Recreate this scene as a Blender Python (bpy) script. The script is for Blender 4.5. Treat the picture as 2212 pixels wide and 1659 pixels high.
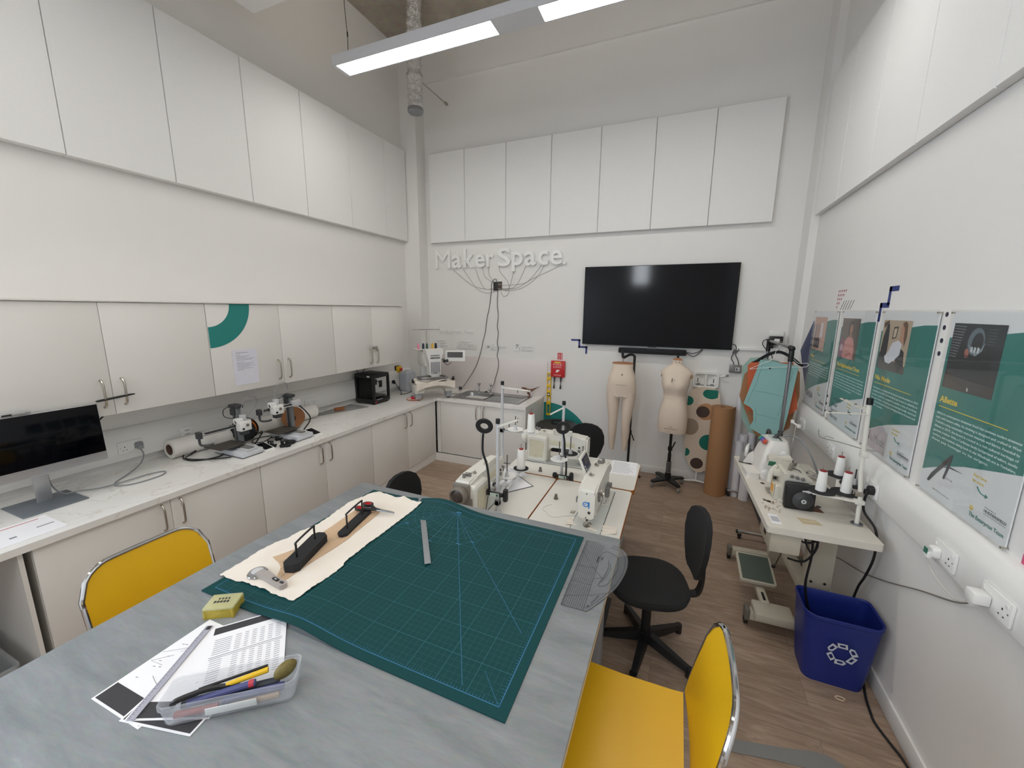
import bpy, bmesh, math, random
from mathutils import Matrix, Vector
for _o in list(bpy.data.objects): bpy.data.objects.remove(_o, do_unlink=True)
SC = bpy.context.scene
C = SC.collection
R = math.radians
PI = math.pi
rnd = random.Random(7)

# ---------------------------------------------------------------- camera
cam = bpy.data.cameras.new('camera')
cam.sensor_fit = 'HORIZONTAL'; cam.sensor_width = 36.0; cam.lens = 13.986
cam.clip_start = 0.02; cam.clip_end = 60
camo = bpy.data.objects.new('camera', cam); C.objects.link(camo)
_a, _b, _c = .3930, -.1857, -.0093          # yaw, pitch, roll measured from the vanishing points
_M = (Matrix.Rotation(_a, 3, 'Z') @ Matrix.Rotation(_b, 3, 'X') @ Matrix(((1, 0, 0), (0, 0, 1), (0, -1, 0))) @ Matrix.Rotation(_c, 3, 'Z'))
_M = _M @ Matrix(((1, 0, 0), (0, -1, 0), (0, 0, -1)))
camo.matrix_world = Matrix.Translation((0, 0, 2.04)) @ _M.to_4x4()
SC.camera = camo

# ---------------------------------------------------------------- colour management, world, daylight
SC.view_settings.view_transform = 'Standard'
SC.view_settings.look = 'None'
SC.view_settings.gamma = 1.0
SC.view_settings.use_curve_mapping = False
SC.view_settings.exposure = 1.08
SC.cycles.use_denoising = True
SC.cycles.max_bounces = 8
SC.cycles.diffuse_bounces = 5
SC.cycles.transparent_max_bounces = 12
SC.cycles.sample_clamp_indirect = 8.0
world = bpy.data.worlds.new('daylight'); SC.world = world
world.use_nodes = True
world.node_tree.nodes['Background'].inputs[0].default_value = (.72, .84, 1.0, 1)
world.node_tree.nodes['Background'].inputs[1].default_value = 1.5

def area(name, loc, rot, sx, sy, power, col):
    l = bpy.data.lights.new(name, 'AREA'); l.shape = 'RECTANGLE'; l.size = sx; l.size_y = sy
    l.energy = power; l.color = col
    o = bpy.data.objects.new(name, l); C.objects.link(o)
    o.location = loc; o.rotation_euler = rot
    return o
# daylight entering through the two windows behind the photographer
area('window_daylight', (-3.80, -1.6, 2.2), (0, R(-90), 0), 2.3, 1.9, 54, (.68, .83, 1.0))
area('high_window_daylight', (-1.2, -3.10, 3.2), (R(90), 0, 0), .48, .8, 14, (.9, .95, 1.0))
LENS = 9.0          # luminaire diffuser strength
UPLENS = 3.0

# ---------------------------------------------------------------- materials
def lin(h):
    if isinstance(h, str):
        h = h.lstrip('#'); c = [int(h[i:i+2], 16)/255 for i in (0, 2, 4)]
    else: c = list(h)
    return tuple(x/12.92 if x <= .04045 else ((x+.055)/1.055)**2.4 for x in c) + (1,)
MATS = {}
def mat(name, col, rough=.5, metal=0., var=.04, scale=30., emit=0., spec=.5, bump=0., coat=0., trans=0.):
    if name in MATS: return MATS[name]
    m = bpy.data.materials.new(name); m.use_nodes = True
    nt = m.node_tree; N = nt.nodes; L = nt.links
    p = N['Principled BSDF']
    p.inputs['Roughness'].default_value = rough; p.inputs['Metallic'].default_value = metal
    p.inputs['Specular IOR Level'].default_value = spec
    p.inputs['Coat Weight'].default_value = coat
    p.inputs['Transmission Weight'].default_value = trans
    c = lin(col)
    tc = N.new('ShaderNodeTexCoord'); nz = N.new('ShaderNodeTexNoise')
    nz.inputs['Scale'].default_value = scale; nz.inputs['Detail'].default_value = 3
    L.new(tc.outputs['Object'], nz.inputs['Vector'])
    mx = N.new('ShaderNodeMix'); mx.data_type = 'RGBA'
    mx.inputs[6].default_value = tuple(x*(1-var) for x in c[:3])+(1,)
    mx.inputs[7].default_value = tuple(min(1, x*(1+var)) for x in c[:3])+(1,)
    L.new(nz.outputs['Fac'], mx.inputs[0]); L.new(mx.outputs[2], p.inputs['Base Color'])
    if emit:
        p.inputs['Emission Color'].default_value = c; p.inputs['Emission Strength'].default_value = emit
    if bump:
        b = N.new('ShaderNodeBump'); b.inputs['Strength'].default_value = bump; b.inputs['Distance'].default_value = .002
        L.new(nz.outputs['Fac'], b.inputs['Height']); L.new(b.outputs['Normal'], p.inputs['Normal'])
    MATS[name] = m
    return m
def clear(name, col, alpha, rough=.05, gloss=.25):
    """thin clear or tinted plastic: mostly see-through with a glossy sheen and a little body colour"""
    if name in MATS: return MATS[name]
    m = bpy.data.materials.new(name); m.use_nodes = True
    nt = m.node_tree; N = nt.nodes; L = nt.links
    for n in list(N): N.remove(n)
    out = N.new('ShaderNodeOutputMaterial'); tr = N.new('ShaderNodeBsdfTransparent')
    di = N.new('ShaderNodeBsdfDiffuse'); gl = N.new('ShaderNodeBsdfGlossy'); fr = N.new('ShaderNodeLayerWeight'); pw = N.new('ShaderNodeMath'); pw.operation = 'POWER'; pw.inputs[1].default_value = 3.5; ad = N.new('ShaderNodeMath'); ad.operation = 'ADD'; ad.inputs[1].default_value = .03
    nz = N.new('ShaderNodeTexNoise'); nz.inputs['Scale'].default_value = 25
    mr = N.new('ShaderNodeMapRange'); mr.inputs[3].default_value = alpha*.85; mr.inputs[4].default_value = alpha*1.15
    m1 = N.new('ShaderNodeMixShader'); m2 = N.new('ShaderNodeMixShader')
    mul = N.new('ShaderNodeMath'); mul.operation = 'MULTIPLY'; mul.inputs[1].default_value = gloss
    di.inputs[0].default_value = lin(col); gl.inputs['Roughness'].default_value = rough
    fr.inputs[0].default_value = .5
    L.new(nz.outputs['Fac'], mr.inputs[0]); L.new(mr.outputs[0], m1.inputs[0])
    L.new(tr.outputs[0], m1.inputs[1]); L.new(di.outputs[0], m1.inputs[2])
    L.new(fr.outputs['Facing'], pw.inputs[0]); L.new(pw.outputs[0], mul.inputs[0]); L.new(mul.outputs[0], ad.inputs[0]); L.new(ad.outputs[0], m2.inputs[0])
    L.new(m1.outputs[0], m2.inputs[1]); L.new(gl.outputs[0], m2.inputs[2]); L.new(m2.outputs[0], out.inputs[0])
    MATS[name] = m
    return m
def nodemat(name):
    m = bpy.data.materials.new(name); m.use_nodes = True; MATS[name] = m
    return m, m.node_tree.nodes, m.node_tree.links, m.node_tree.nodes['Principled BSDF']
def ramp(N, stops):
    r = N.new('ShaderNodeValToRGB'); e = r.color_ramp.elements
    while len(e) < len(stops): e.new(.5)
    for i, (p, c) in enumerate(stops): e[i].position = p; e[i].color = lin(c)
    return r
def coords(N, L, scale=(1, 1, 1), loc=(0, 0, 0), rot=(0, 0, 0)):
    tc = N.new('ShaderNodeTexCoord'); mp = N.new('ShaderNodeMapping')
    mp.inputs['Scale'].default_value = scale; mp.inputs['Location'].default_value = loc; mp.inputs['Rotation'].default_value = rot
    L.new(tc.outputs['Object'], mp.inputs[0]); return mp
def noise(N, L, vec, scale, detail=4, rough=.55, dist=0):
    n = N.new('ShaderNodeTexNoise'); n.inputs['Scale'].default_value = scale; n.inputs['Detail'].default_value = detail
    n.inputs['Roughness'].default_value = rough; n.inputs['Distortion'].default_value = dist
    L.new(vec.outputs[0], n.inputs['Vector']); return n
def mixc(N, L, fac, a, b, mode='MIX'):
    m = N.new('ShaderNodeMix'); m.data_type = 'RGBA'; m.blend_type = mode
    if hasattr(fac, 'is_output'): L.new(fac, m.inputs[0])
    else: m.inputs[0].default_value = fac
    for k, v in ((6, a), (7, b)):
        if hasattr(v, 'is_output'): L.new(v, m.inputs[k])
        else: m.inputs[k].default_value = lin(v)
    return m.outputs[2]

# floor: greyed oak vinyl planks laid across the room
m, N, L, P = nodemat('oak_vinyl_planks')
mp = coords(N, L)
br = N.new('ShaderNodeTexBrick'); br.inputs['Scale'].default_value = 1; br.offset = .37
for k, v in (('Brick Width', 1.25), ('Row Height', .185), ('Mortar Size', .0012), ('Mortar Smooth', .3), ('Bias', 0)): br.inputs[k].default_value = v
br.inputs['Color1'].default_value = (.2, .2, .2, 1); br.inputs['Color2'].default_value = (.8, .8, .8, 1); br.inputs['Mortar'].default_value = (.5, .5, .5, 1)
L.new(mp.outputs[0], br.inputs['Vector'])
mg = coords(N, L, (1.3, 11, 1))
off = N.new('ShaderNodeMixRGB'); off.blend_type = 'ADD'; off.inputs[0].default_value = 1
L.new(mg.outputs[0], off.inputs[1]); L.new(br.outputs['Color'], off.inputs[2])
g1 = noise(N, L, off, 2.4, 6, .62, 1.6); g2 = noise(N, L, off, 9, 5, .6, .4)
r1 = ramp(N, [(.30, '#85705f'), (.52, '#9c8674'), (.72, '#b09b89')]); L.new(g1.outputs['Fac'], r1.inputs[0])
c1 = mixc(N, L, .16, r1.outputs[0], g2.outputs['Color'], 'SOFT_LIGHT')
c2 = mixc(N, L, .22, c1, br.outputs['Color'], 'SOFT_LIGHT')
c3 = mixc(N, L, br.outputs['Fac'], c2, '#6f6055')
L.new(c3, P.inputs['Base Color']); P.inputs['Roughness'].default_value = .46
# ceiling: raw concrete soffit
m, N, L, P = nodemat('raw_concrete')
mp = coords(N, L); n1 = noise(N, L, mp, 1.3, 8, .65, .4); n2 = noise(N, L, mp, 14, 4)
r1 = ramp(N, [(.3, '#8d857b'), (.55, '#a59c90'), (.75, '#bdb5aa')]); L.new(n1.outputs['Fac'], r1.inputs[0])
c1 = mixc(N, L, .3, r1.outputs[0], n2.outputs['Color'], 'SOFT_LIGHT'); L.new(c1, P.inputs['Base Color']); P.inputs['Roughness'].default_value = .9
# cutting table: grey marbled linoleum
m, N, L, P = nodemat('grey_marbled_lino')
mp = coords(N, L, (1.0, 5.5, 1), rot=(0, 0, -.75)); n1 = noise(N, L, mp, 3.0, 8, .66, .5); n2 = noise(N, L, mp, 26, 6, .7, .4)
r1 = ramp(N, [(.28, '#72777a'), (.48, '#828688'), (.62, '#8b8e91'), (.80, '#a0a2a3')]); L.new(n1.outputs['Fac'], r1.inputs[0])
c1 = mixc(N, L, .28, r1.outputs[0], n2.outputs['Color'], 'SOFT_LIGHT'); L.new(c1, P.inputs['Base Color']); P.inputs['Roughness'].default_value = .42
# worktop: white laminate with faint veins
m, N, L, P = nodemat('white_veined_laminate')
mp = coords(N, L, (1.6, 1, 1), rot=(0, 0, .6)); n1 = noise(N, L, mp, 1.1, 5, .5, 2.2)
r1 = ramp(N, [(.0, '#eceae6'), (.487, '#eceae6'), (.5, '#dcd6cf'), (.513, '#eceae6')]); L.new(n1.outputs['Fac'], r1.inputs[0])
L.new(r1.outputs[0], P.inputs['Base Color']); P.inputs['Roughness'].default_value = .22
# brushed steel and crumpled foil
m, N, L, P = nodemat('crumpled_foil')
mp = coords(N, L, (1, 1, .6)); n1 = noise(N, L, mp, 34, 5, .7, .6)
b = N.new('ShaderNodeBump'); b.inputs['Strength'].default_value = .9; b.inputs['Distance'].default_value = .03
L.new(n1.outputs['Fac'], b.inputs['Height']); L.new(b.outputs[0], P.inputs['Normal'])
P.inputs['Base Color'].default_value = (.8, .8, .8, 1); P.inputs['Metallic'].default_value = 1; P.inputs['Roughness'].default_value = .22
# cutting fabric: calico weave
m, N, L, P = nodemat('calico')
mp = coords(N, L); w = noise(N, L, mp, 420, 2); n1 = noise(N, L, mp, 9, 4)
c1 = mixc(N, L, n1.outputs['Fac'], '#e2d8cb', '#ece4d9'); b = N.new('ShaderNodeBump'); b.inputs['Strength'].default_value = .25; b.inputs['Distance'].default_value = .001
L.new(w.outputs['Fac'], b.inputs['Height']); L.new(b.outputs[0], P.inputs['Normal']); L.new(c1, P.inputs['Base Color']); P.inputs['Roughness'].default_value = .95

WALL = mat('white_wall_paint', '#e4e2df', .75, var=.012, scale=6, bump=.08)
PANEL = mat('white_acoustic_felt', '#e6e5e3', .95, var=.02, scale=60, bump=.15)
TRIMW = mat('white_gloss_trim', '#e4e3e0', .35, var=.01)
CAB = mat('white_cabinet_laminate', '#e2dfda', .38, var=.012, scale=4)
CABIN = mat('cabinet_shadow_gap', '#55524e', .8)
STEEL = mat('satin_nickel', '#b9b2a8', .28, 1.0, var=.06)
CHROME = mat('chrome', '#d9dadb', .08, 1.0, var=.02)
SS = mat('stainless_steel', '#a9a9a8', .3, 1.0, var=.05)
ALU = mat('grey_aluminium', '#9a9ca0', .38, .8, var=.04)
BLK = mat('black_plastic', '#141415', .42, var=.1)
BLKM = mat('matt_black', '#1b1b1d', .8, var=.12)
DGREY = mat('dark_grey_plastic', '#39393b', .5, var=.06)
MGREY = mat('mid_grey_plastic', '#7d7b77', .5)
LGREY = mat('light_grey_plastic', '#c3c4c6', .45)
WPL = mat('white_plastic', '#e6e5e2', .35, var=.015)
CREAM = mat('machine_cream_paint', '#dcd9d0', .35, var=.02)
IVORY = mat('machine_ivory_panel', '#cfc8ae', .45)
TAUPE = mat('machine_taupe_plastic', '#7a7268', .45)
PAPER = mat('white_paper', '#eeedf0', .8, var=.01)
INK = mat('black_ink', '#2b2b2f', .8)
INKG = mat('grey_ink', '#8e8e96', .8)
TEAL = mat('teal_vinyl', '#22827c', .5, var=.02)
TEALP = mat('teal_print', '#16776f', .45, var=.03)
NAVY = mat('navy_vinyl', '#2d3a78', .5, var=.02)
RED = mat('red_plastic', '#c4232a', .4)
YEL = mat('yellow_plastic', '#e2b81d', .4)
GOLD = mat('yellow_ink', '#e3c63a', .6)
WINK = mat('white_ink', '#d9ebe7', .6)
SCREEN = mat('black_glass', '#04050a', .09, var=.05, spec=.22)
THREADW = mat('white_thread', '#efeeea', .85, var=.04, scale=200, bump=.3)
ORANGE_EDGE = mat('varnished_beech_edge', '#b5702f', .5, var=.12, scale=12)
YSEAT = mat('yellow_chair_laminate', '#e0b010', .36, var=.02, scale=8)
FABB = mat('black_woven_fabric', '#1d1d1e', .95, var=.25, scale=240, bump=.4)
CABLEB = mat('black_cable', '#18181a', .55)
CABLEG = mat('grey_cable', '#8b8d90', .5)
CABLEW = mat('white_cable', '#c9c6c0', .55)
ACRY = clear('clear_acrylic', '#dfe6e4', .03, .03, .2)
FROST = clear('frosted_plastic', '#c9ced8', .55, .3, .25)
RULER = clear('clear_ruler_plastic', '#8f9499', .18, .1, .3)
LAMP = mat('lit_diffuser', '#fffdf8', .5, var=0, emit=LENS)
UPLAMP = mat('lit_uplight', '#fff3df', .5, var=0, emit=UPLENS)

# ---------------------------------------------------------------- mesh building
class MB:
    def __init__(s): s.v = []; s.f = []; s.fm = []; s.mats = []
    def mi(s, m):
        if m not in s.mats: s.mats.append(m)
        return s.mats.index(m)
    def add(s, vs, fs, m, M=None):
        o = len(s.v); k = s.mi(m)
        for v in vs:
            v = Vector(v); s.v.append(M @ v if M is not None else v)
        for f in fs: s.f.append(tuple(i+o for i in f)); s.fm.append(k)
        return s
    def box(s, x0, x1, y0, y1, z0, z1, m, bev=0., M=None, seg=2):
        if x0 > x1: x0, x1 = x1, x0
        if y0 > y1: y0, y1 = y1, y0
        if z0 > z1: z0, z1 = z1, z0
        vs = [(x, y, z) for x in (x0, x1) for y in (y0, y1) for z in (z0, z1)]
        fs = [(0, 1, 3, 2), (4, 6, 7, 5), (0, 4, 5, 1), (2, 3, 7, 6), (0, 2, 6, 4), (1, 5, 7, 3)]
        if not bev: return s.add(vs, fs, m, M)
        bev = min(bev, .49*min(x1-x0, y1-y0, z1-z0))
        bm = bmesh.new(); bv = [bm.verts.new(v) for v in vs]
        for f in fs: bm.faces.new([bv[i] for i in f])
        bmesh.ops.bevel(bm, geom=bm.edges[:], offset=bev, segments=seg, affect='EDGES', profile=.5)
        return s.addbm(bm, m, M)
    def addbm(s, bm, m, M=None):
        bm.verts.index_update()
        s.add([v.co.copy() for v in bm.verts], [tuple(v.index for v in f.verts) for f in bm.faces], m, M); bm.free(); return s
    def cbox(s, c, d, m, bev=0., M=None):
        return s.box(c[0]-d[0]/2, c[0]+d[0]/2, c[1]-d[1]/2, c[1]+d[1]/2, c[2]-d[2]/2, c[2]+d[2]/2, m, bev, M)
    def tube(s, pts, r, m, n=8, closed=False, caps=True, M=None, sq=None):
        """round (or rectangular, sq=(w,h)) section swept along points"""
        P = [Vector(p) for p in pts]; k = len(P); rs = r if isinstance(r, (list, tuple)) else [r]*k
        T = []
        for i in range(k):
            a = P[i-1] if (i or closed) else P[i]; b = P[(i+1) % k] if (i < k-1 or closed) else P[i]
            t = b-a; T.append(t.normalized() if t.length > 1e-9 else Vector((0, 0, 1)))
        up = Vector((0, 0, 1)) if abs(T[0].z) < .9 else Vector((0, 1, 0))
        u = T[0].cross(up).normalized(); vs = []
        for i in range(k):
            u = (u - T[i]*u.dot(T[i]))
            u = u.normalized() if u.length > 1e-6 else T[i].orthogonal().normalized()
            w = T[i].cross(u)
            if sq:
                for a, b in ((-1, -1), (1, -1), (1, 1), (-1, 1)): vs.append(P[i]+u*(a*sq[0]/2)+w*(b*sq[1]/2))
            else:
                for j in range(n):
                    t = 2*PI*j/n; vs.append(P[i]+u*(math.cos(t)*rs[i])+w*(math.sin(t)*rs[i]))
        if sq: n = 4
        fs = []
        for i in range(k if closed else k-1):
            a = i*n; b = ((i+1) % k)*n
            for j in range(n): fs.append((a+j, a+(j+1) % n, b+(j+1) % n, b+j))
        if caps and not closed: fs.append(tuple(range(n-1, -1, -1))); fs.append(tuple((k-1)*n+j for j in range(n)))
        return s.add(vs, fs, m, M)
    def cyl(s, a, b, r, m, r2=None, n=16, M=None):
        return s.tube([a, b], [r, r if r2 is None else r2], m, n, M=M)
    def lathe(s, prof, m, c=(0, 0, 0), n=24, M=None, sx=1., sy=1.):
        vs = []; fs = []; k = len(prof)
        for r, z in prof:
            for j in range(n):
                t = 2*PI*j/n; vs.append((c[0]+r*sx*math.cos(t), c[1]+r*sy*math.sin(t), c[2]+z))
        for i in range(k-1):
            for j in range(n): fs.append((i*n+j, i*n+(j+1) % n, (i+1)*n+(j+1) % n, (i+1)*n+j))
        loop = abs(prof[0][0]-prof[-1][0]) < 1e-6 and abs(prof[0][1]-prof[-1][1]) < 1e-6
        if prof[0][0] > 1e-6 and not loop: fs.append(tuple(range(n-1, -1, -1)))
        if prof[-1][0] > 1e-6 and not loop: fs.append(tuple((k-1)*n+j for j in range(n)))
        return s.add(vs, fs, m, M)
    def prism(s, poly, h0, h1, m, M=None):
        """polygon in local XY, extruded along local Z from h0 to h1"""
        n = len(poly)
        ar = sum(poly[i][0]*poly[(i+1) % n][1]-poly[(i+1) % n][0]*poly[i][1] for i in range(n))
        if ar < 0: poly = poly[::-1]
        if h0 > h1: h0, h1 = h1, h0
        vs = [(x, y, h0) for x, y in poly]+[(x, y, h1) for x, y in poly]
        fs = [tuple(range(n-1, -1, -1)), tuple(range(n, 2*n))]+[(i, (i+1) % n, n+(i+1) % n, n+i) for i in range(n)]
        return s.add(vs, fs, m, M)
    def ring(s, outer, inner, h0, h1, m, M=None):
        n = len(outer)
        vs = [(x, y, h) for h in (h0, h1) for P in (outer, inner) for x, y in P]; fs = []
        for i in range(n):
            j = (i+1) % n
            fs += [(2*n+i, 2*n+j, 3*n+j, 3*n+i), (i, n+i, n+j, j), (i, j, 2*n+j, 2*n+i), (n+i, 3*n+i, 3*n+j, n+j)]
        return s.add(vs, fs, m, M)
    def sph(s, c, r, m, n=16, k=10, M=None):
        rx, ry, rz = r if isinstance(r, (list, tuple)) else (r, r, r)
        pr = [(math.sin(PI*i/k), -math.cos(PI*i/k)) for i in range(k+1)]
        pr[0] = (0.0, -1); pr[-1] = (0.0, 1)
        vs = []; fs = []
        for a, b in pr:
            for j in range(n): t = 2*PI*j/n; vs.append((c[0]+rx*a*math.cos(t), c[1]+ry*a*math.sin(t), c[2]+rz*b))
        for i in range(k):
            for j in range(n): fs.append((i*n+j, i*n+(j+1) % n, (i+1)*n+(j+1) % n, (i+1)*n+j))
        return s.add(vs, fs, m, M)
    def loft(s, secs, m, caps=True, M=None):
        """closed loops of equal length joined in order"""
        n = len(secs[0]); vs = [p for q in secs for p in q]; fs = []
        for i in range(len(secs)-1):
            for j in range(n): fs.append((i*n+j, i*n+(j+1) % n, (i+1)*n+(j+1) % n, (i+1)*n+j))
        if caps: fs.append(tuple(range(n-1, -1, -1))); fs.append(tuple((len(secs)-1)*n+j for j in range(n)))
        return s.add(vs, fs, m, M)
    def grid(s, fn, nu, nv, m, M=None, th=0.):
        """surface fn(u,v) -> point, optionally thickened downwards along -z by th"""
        vs = [fn(i/nu, j/nv) for j in range(nv+1) for i in range(nu+1)]; w = nu+1
        fs = [(j*w+i, j*w+i+1, (j+1)*w+i+1, (j+1)*w+i) for j in range(nv) for i in range(nu)]
        if th:
            o = len(vs); vs += [(x, y, z-th) for x, y, z in vs]
            fs += [tuple(o+k for k in f[::-1]) for f in fs[:]]
            rim = [i for i in range(w)]+[j*w+nu for j in range(1, nv+1)]+[nv*w+i for i in range(nu-1, -1, -1)]+[j*w for j in range(nv-1, 0, -1)]
            for a, b in zip(rim, rim[1:]+rim[:1]): fs.append((a, o+a, o+b, b))
        return s.add(vs, fs, m, M)
    def text(s, body, M, m, w=None, h=None, depth=.0004, bold=0., align='L'):
        """lettering laid on the local XY plane; h is the line height of the capitals, w stretches it to a width"""
        vs, fs, bb = text_geo(body, bold)
        if not vs: return s
        x0, x1, y1 = bb; kx = ky = (h or 1)/.73
        if w: kx = w/(x1-x0); ky = ky if h else kx
        ox = {'L': -x0, 'C': -(x0+x1)/2, 'R': -x1}[align]
        return s.add([((x+ox)*kx, y*ky, z*depth) for x, y, z in vs], fs, m, M)
    def build(s, name, parent=None, loc=None, rz=0., smooth=35, sub=0):
        me = bpy.data.meshes.new(name); me.from_pydata([tuple(v) for v in s.v], [], s.f)
        for m in s.mats: me.materials.append(m)
        me.polygons.foreach_set('material_index', s.fm)
        bm = bmesh.new(); bm.from_mesh(me); bmesh.ops.recalc_face_normals(bm, faces=bm.faces[:]); bm.to_mesh(me); bm.free()
        me.polygons.foreach_set('use_smooth', [True]*len(s.f))
        me.set_sharp_from_angle(angle=R(smooth)); me.update()
        o = bpy.data.objects.new(name, me); C.objects.link(o)
        if parent: o.parent = parent
        if loc: o.location = loc
        if rz: o.rotation_euler = (0, 0, rz)
        if sub:
            md = o.modifiers.new('smooth', 'SUBSURF'); md.levels = sub; md.render_levels = sub
        return o
_TG = {}
def text_geo(body, bold=0.):
    key = (body, bold)
    if key in _TG: return _TG[key]
    cu = bpy.data.curves.new('lettering', 'FONT'); cu.body = body; cu.size = 1; cu.offset = bold; cu.extrude = .5
    cu.resolution_u = 3
    ob = bpy.data.objects.new('lettering', cu); C.objects.link(ob)
    dg = bpy.context.evaluated_depsgraph_get(); dg.update()
    ev = ob.evaluated_get(dg); me = ev.to_mesh()
    vs = [(v.co.x, v.co.y, v.co.z+.5) for v in me.vertices]; fs = [tuple(p.vertices) for p in me.polygons]
    ev.to_mesh_clear(); bpy.data.objects.remove(ob); bpy.data.curves.remove(cu)
    bb = (min(v[0] for v in vs), max(v[0] for v in vs), max(v[1] for v in vs)) if vs else (0, 1, 1)
    _TG[key] = (vs, fs, bb); return _TG[key]

def frame(o, ex, ey, ez=None):
    ex = Vector(ex).normalized(); ey = Vector(ey).normalized(); ez = Vector(ez) if ez else ex.cross(ey)
    return Matrix(((ex.x, ey.x, ez.x, o[0]), (ex.y, ey.y, ez.y, o[1]), (ex.z, ey.z, ez.z, o[2]), (0, 0, 0, 1)))
def FB(x, y, z): return frame((x, y, z), (1, 0, 0), (0, 0, 1))          # on the back wall, facing the room
def FR(x, y, z): return frame((x, y, z), (0, -1, 0), (0, 0, 1))         # on the right wall
def FL(x, y, z): return frame((x, y, z), (0, 1, 0), (0, 0, 1))          # on the left wall
def FT(x, y, z, a=0.): return Matrix.Translation((x, y, z)) @ Matrix.Rotation(a, 4, 'Z')
def arc(cx, cy, r, a0, a1, n=16, ry=None):
    return [(cx+r*math.cos(R(a0+(a1-a0)*i/n)), cy+(ry or r)*math.sin(R(a0+(a1-a0)*i/n))) for i in range(n+1)]
def rrect(x0, x1, y0, y1, r, n=5):
    return arc(x1-r, y1-r, r, 0, 90, n)+arc(x0+r, y1-r, r, 90, 180, n)+arc(x0+r, y0+r, r, 180, 270, n)+arc(x1-r, y0+r, r, 270, 360, n)
def smooth_path(pts, k=6, closed=False):
    """Catmull-Rom through the points"""
    P = [Vector(p) for p in pts]; n = len(P); out = []
    for i in range(n if closed else n-1):
        g = lambda j: P[j % n] if closed else P[max(0, min(n-1, j))]
        a, b, c, d = g(i-1), g(i), g(i+1), g(i+2)
        for j in range(k):
            t = j/k; out.append(.5*((2*b)+(c-a)*t+(2*a-5*b+4*c-d)*t*t+(3*b-a-3*c+d)*t**3))
    if not closed: out.append(P[-1])
    return out
def tag(o, label, cat, group=None, kind='thing'):
    o['label'] = label; o['category'] = cat
    if group: o['group'] = group
    if kind: o['kind'] = kind
    return o
def thing(name, label, cat, loc=(0, 0, 0), rz=0., group=None):
    o = bpy.data.objects.new(name, None); C.objects.link(o); o.empty_display_size = .1
    o.location = loc; o.rotation_euler = (0, 0, rz)
    return tag(o, label, cat, group)
def struct(o): o['kind'] = 'structure'; return o
def copy_tree(o, label=None, loc=None, rz=None, parent=None, group=None):
    c = o.copy(); C.objects.link(c)
    if parent: c.parent = parent
    if label: c['label'] = label
    if group: c['group'] = group
    if loc is not None: c.location = loc
    if rz is not None: c.rotation_euler = (0, 0, rz)
    for ch in list(o.children): copy_tree(ch, parent=c)
    return c
# ================================================================ the room
XL, XR, YB, YF, ZC = -3.72, 1.15, 5.11, -3.0, 5.42
W, T, S, V = .868, 1.01, .74, .845                # worktop, cutting table, sewing tables, overlocker table heights
FLOOR = MATS['oak_vinyl_planks']; CONC = MATS['raw_concrete']; LINO = MATS['grey_marbled_lino']; LAM = MATS['white_veined_laminate']
struct(MB().box(XL-.1, XR+.1, YF-.1, YB+.1, -.08, 0, FLOOR).build('floor'))
struct(MB().box(XL-.1, XR+.1, YF-.1, YB+.1, ZC, ZC+.1, CONC).build('ceiling'))
struct(MB().box(XL-.1, XR+.1, YB, YB+.1, 0, ZC, WALL).build('wall_back'))
struct(MB().box(XR, XR+.1, YF-.1, YB, 0, ZC, WALL).build('wall_right'))
# left wall with a window opening beside the photographer
wy0, wy1, wz0, wz1 = -2.7, -.5, 1.25, 3.15
struct(MB().box(XL-.1, XL, wy1, YB, 0, ZC, WALL).box(XL-.1, XL, YF-.1, wy0, 0, ZC, WALL)
       .box(XL-.1, XL, wy0, wy1, 0, wz0, WALL).box(XL-.1, XL, wy0, wy1, wz1, ZC, WALL).build('wall_left'))
w = struct(MB().box(XL-.07, XL-.03, wy0, wy1, wz0, wz0+.05, TRIMW).box(XL-.07, XL-.03, wy0, wy1, wz1-.05, wz1, TRIMW)
           .box(XL-.07, XL-.03, wy0, wy0+.05, wz0+.05, wz1-.05, TRIMW).box(XL-.07, XL-.03, wy1-.05, wy1, wz0+.05, wz1-.05, TRIMW)
           .box(XL-.07, XL-.03, -1.625, -1.575, wz0+.05, wz1-.05, TRIMW).build('window_1'))
MB().box(XL-.052, XL-.048, wy0+.05, wy1-.05, wz0+.05, wz1-.05, ACRY).build('pane', w)
# front wall behind the photographer with one high window
hx0, hx1, hz0, hz1 = -1.45, -.95, 2.8, 3.6
struct(MB().box(XL-.1, hx0, YF-.1, YF, 0, ZC, WALL).box(hx1, XR+.1, YF-.1, YF, 0, ZC, WALL)
       .box(hx0, hx1, YF-.1, YF, 0, hz0, WALL).box(hx0, hx1, YF-.1, YF, hz1, ZC, WALL).build('wall_front'))
w = struct(MB().ring(rrect(hx0, hx1, hz0, hz1, .002, 1), rrect(hx0+.04, hx1-.04, hz0+.04, hz1-.04, .002, 1), .03, .07, TRIMW, FB(0, YF, 0)).build('window_2'))
MB().box(hx0+.04, hx1-.04, YF-.052, YF-.048, hz0+.04, hz1-.04, ACRY).build('pane', w)
# boxed columns in both back corners, the downstand at the head of the back wall, skirtings
struct(MB().box(XL, -3.47, 4.91, YB, 0, ZC, WALL).build('trim_1'))
struct(MB().box(1.085, XR, 4.83, YB, 0, ZC, WALL).build('trim_2'))
struct(MB().box(-3.47, 1.085, YB-.035, YB, 5.01, ZC, WALL).build('trim_3'))
def skirting(n, x0, x1, y0, y1): struct(MB().box(x0, x1, y0, y1, 0, .1, TRIMW, .006).build(n))
skirting('baseboard_back', -1.645, 1.085, YB-.016, YB)
skirting('baseboard_right', XR-.016, XR, YF, 4.83)
skirting('baseboard_left', XL, XL+.016, YF, .62)
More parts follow.
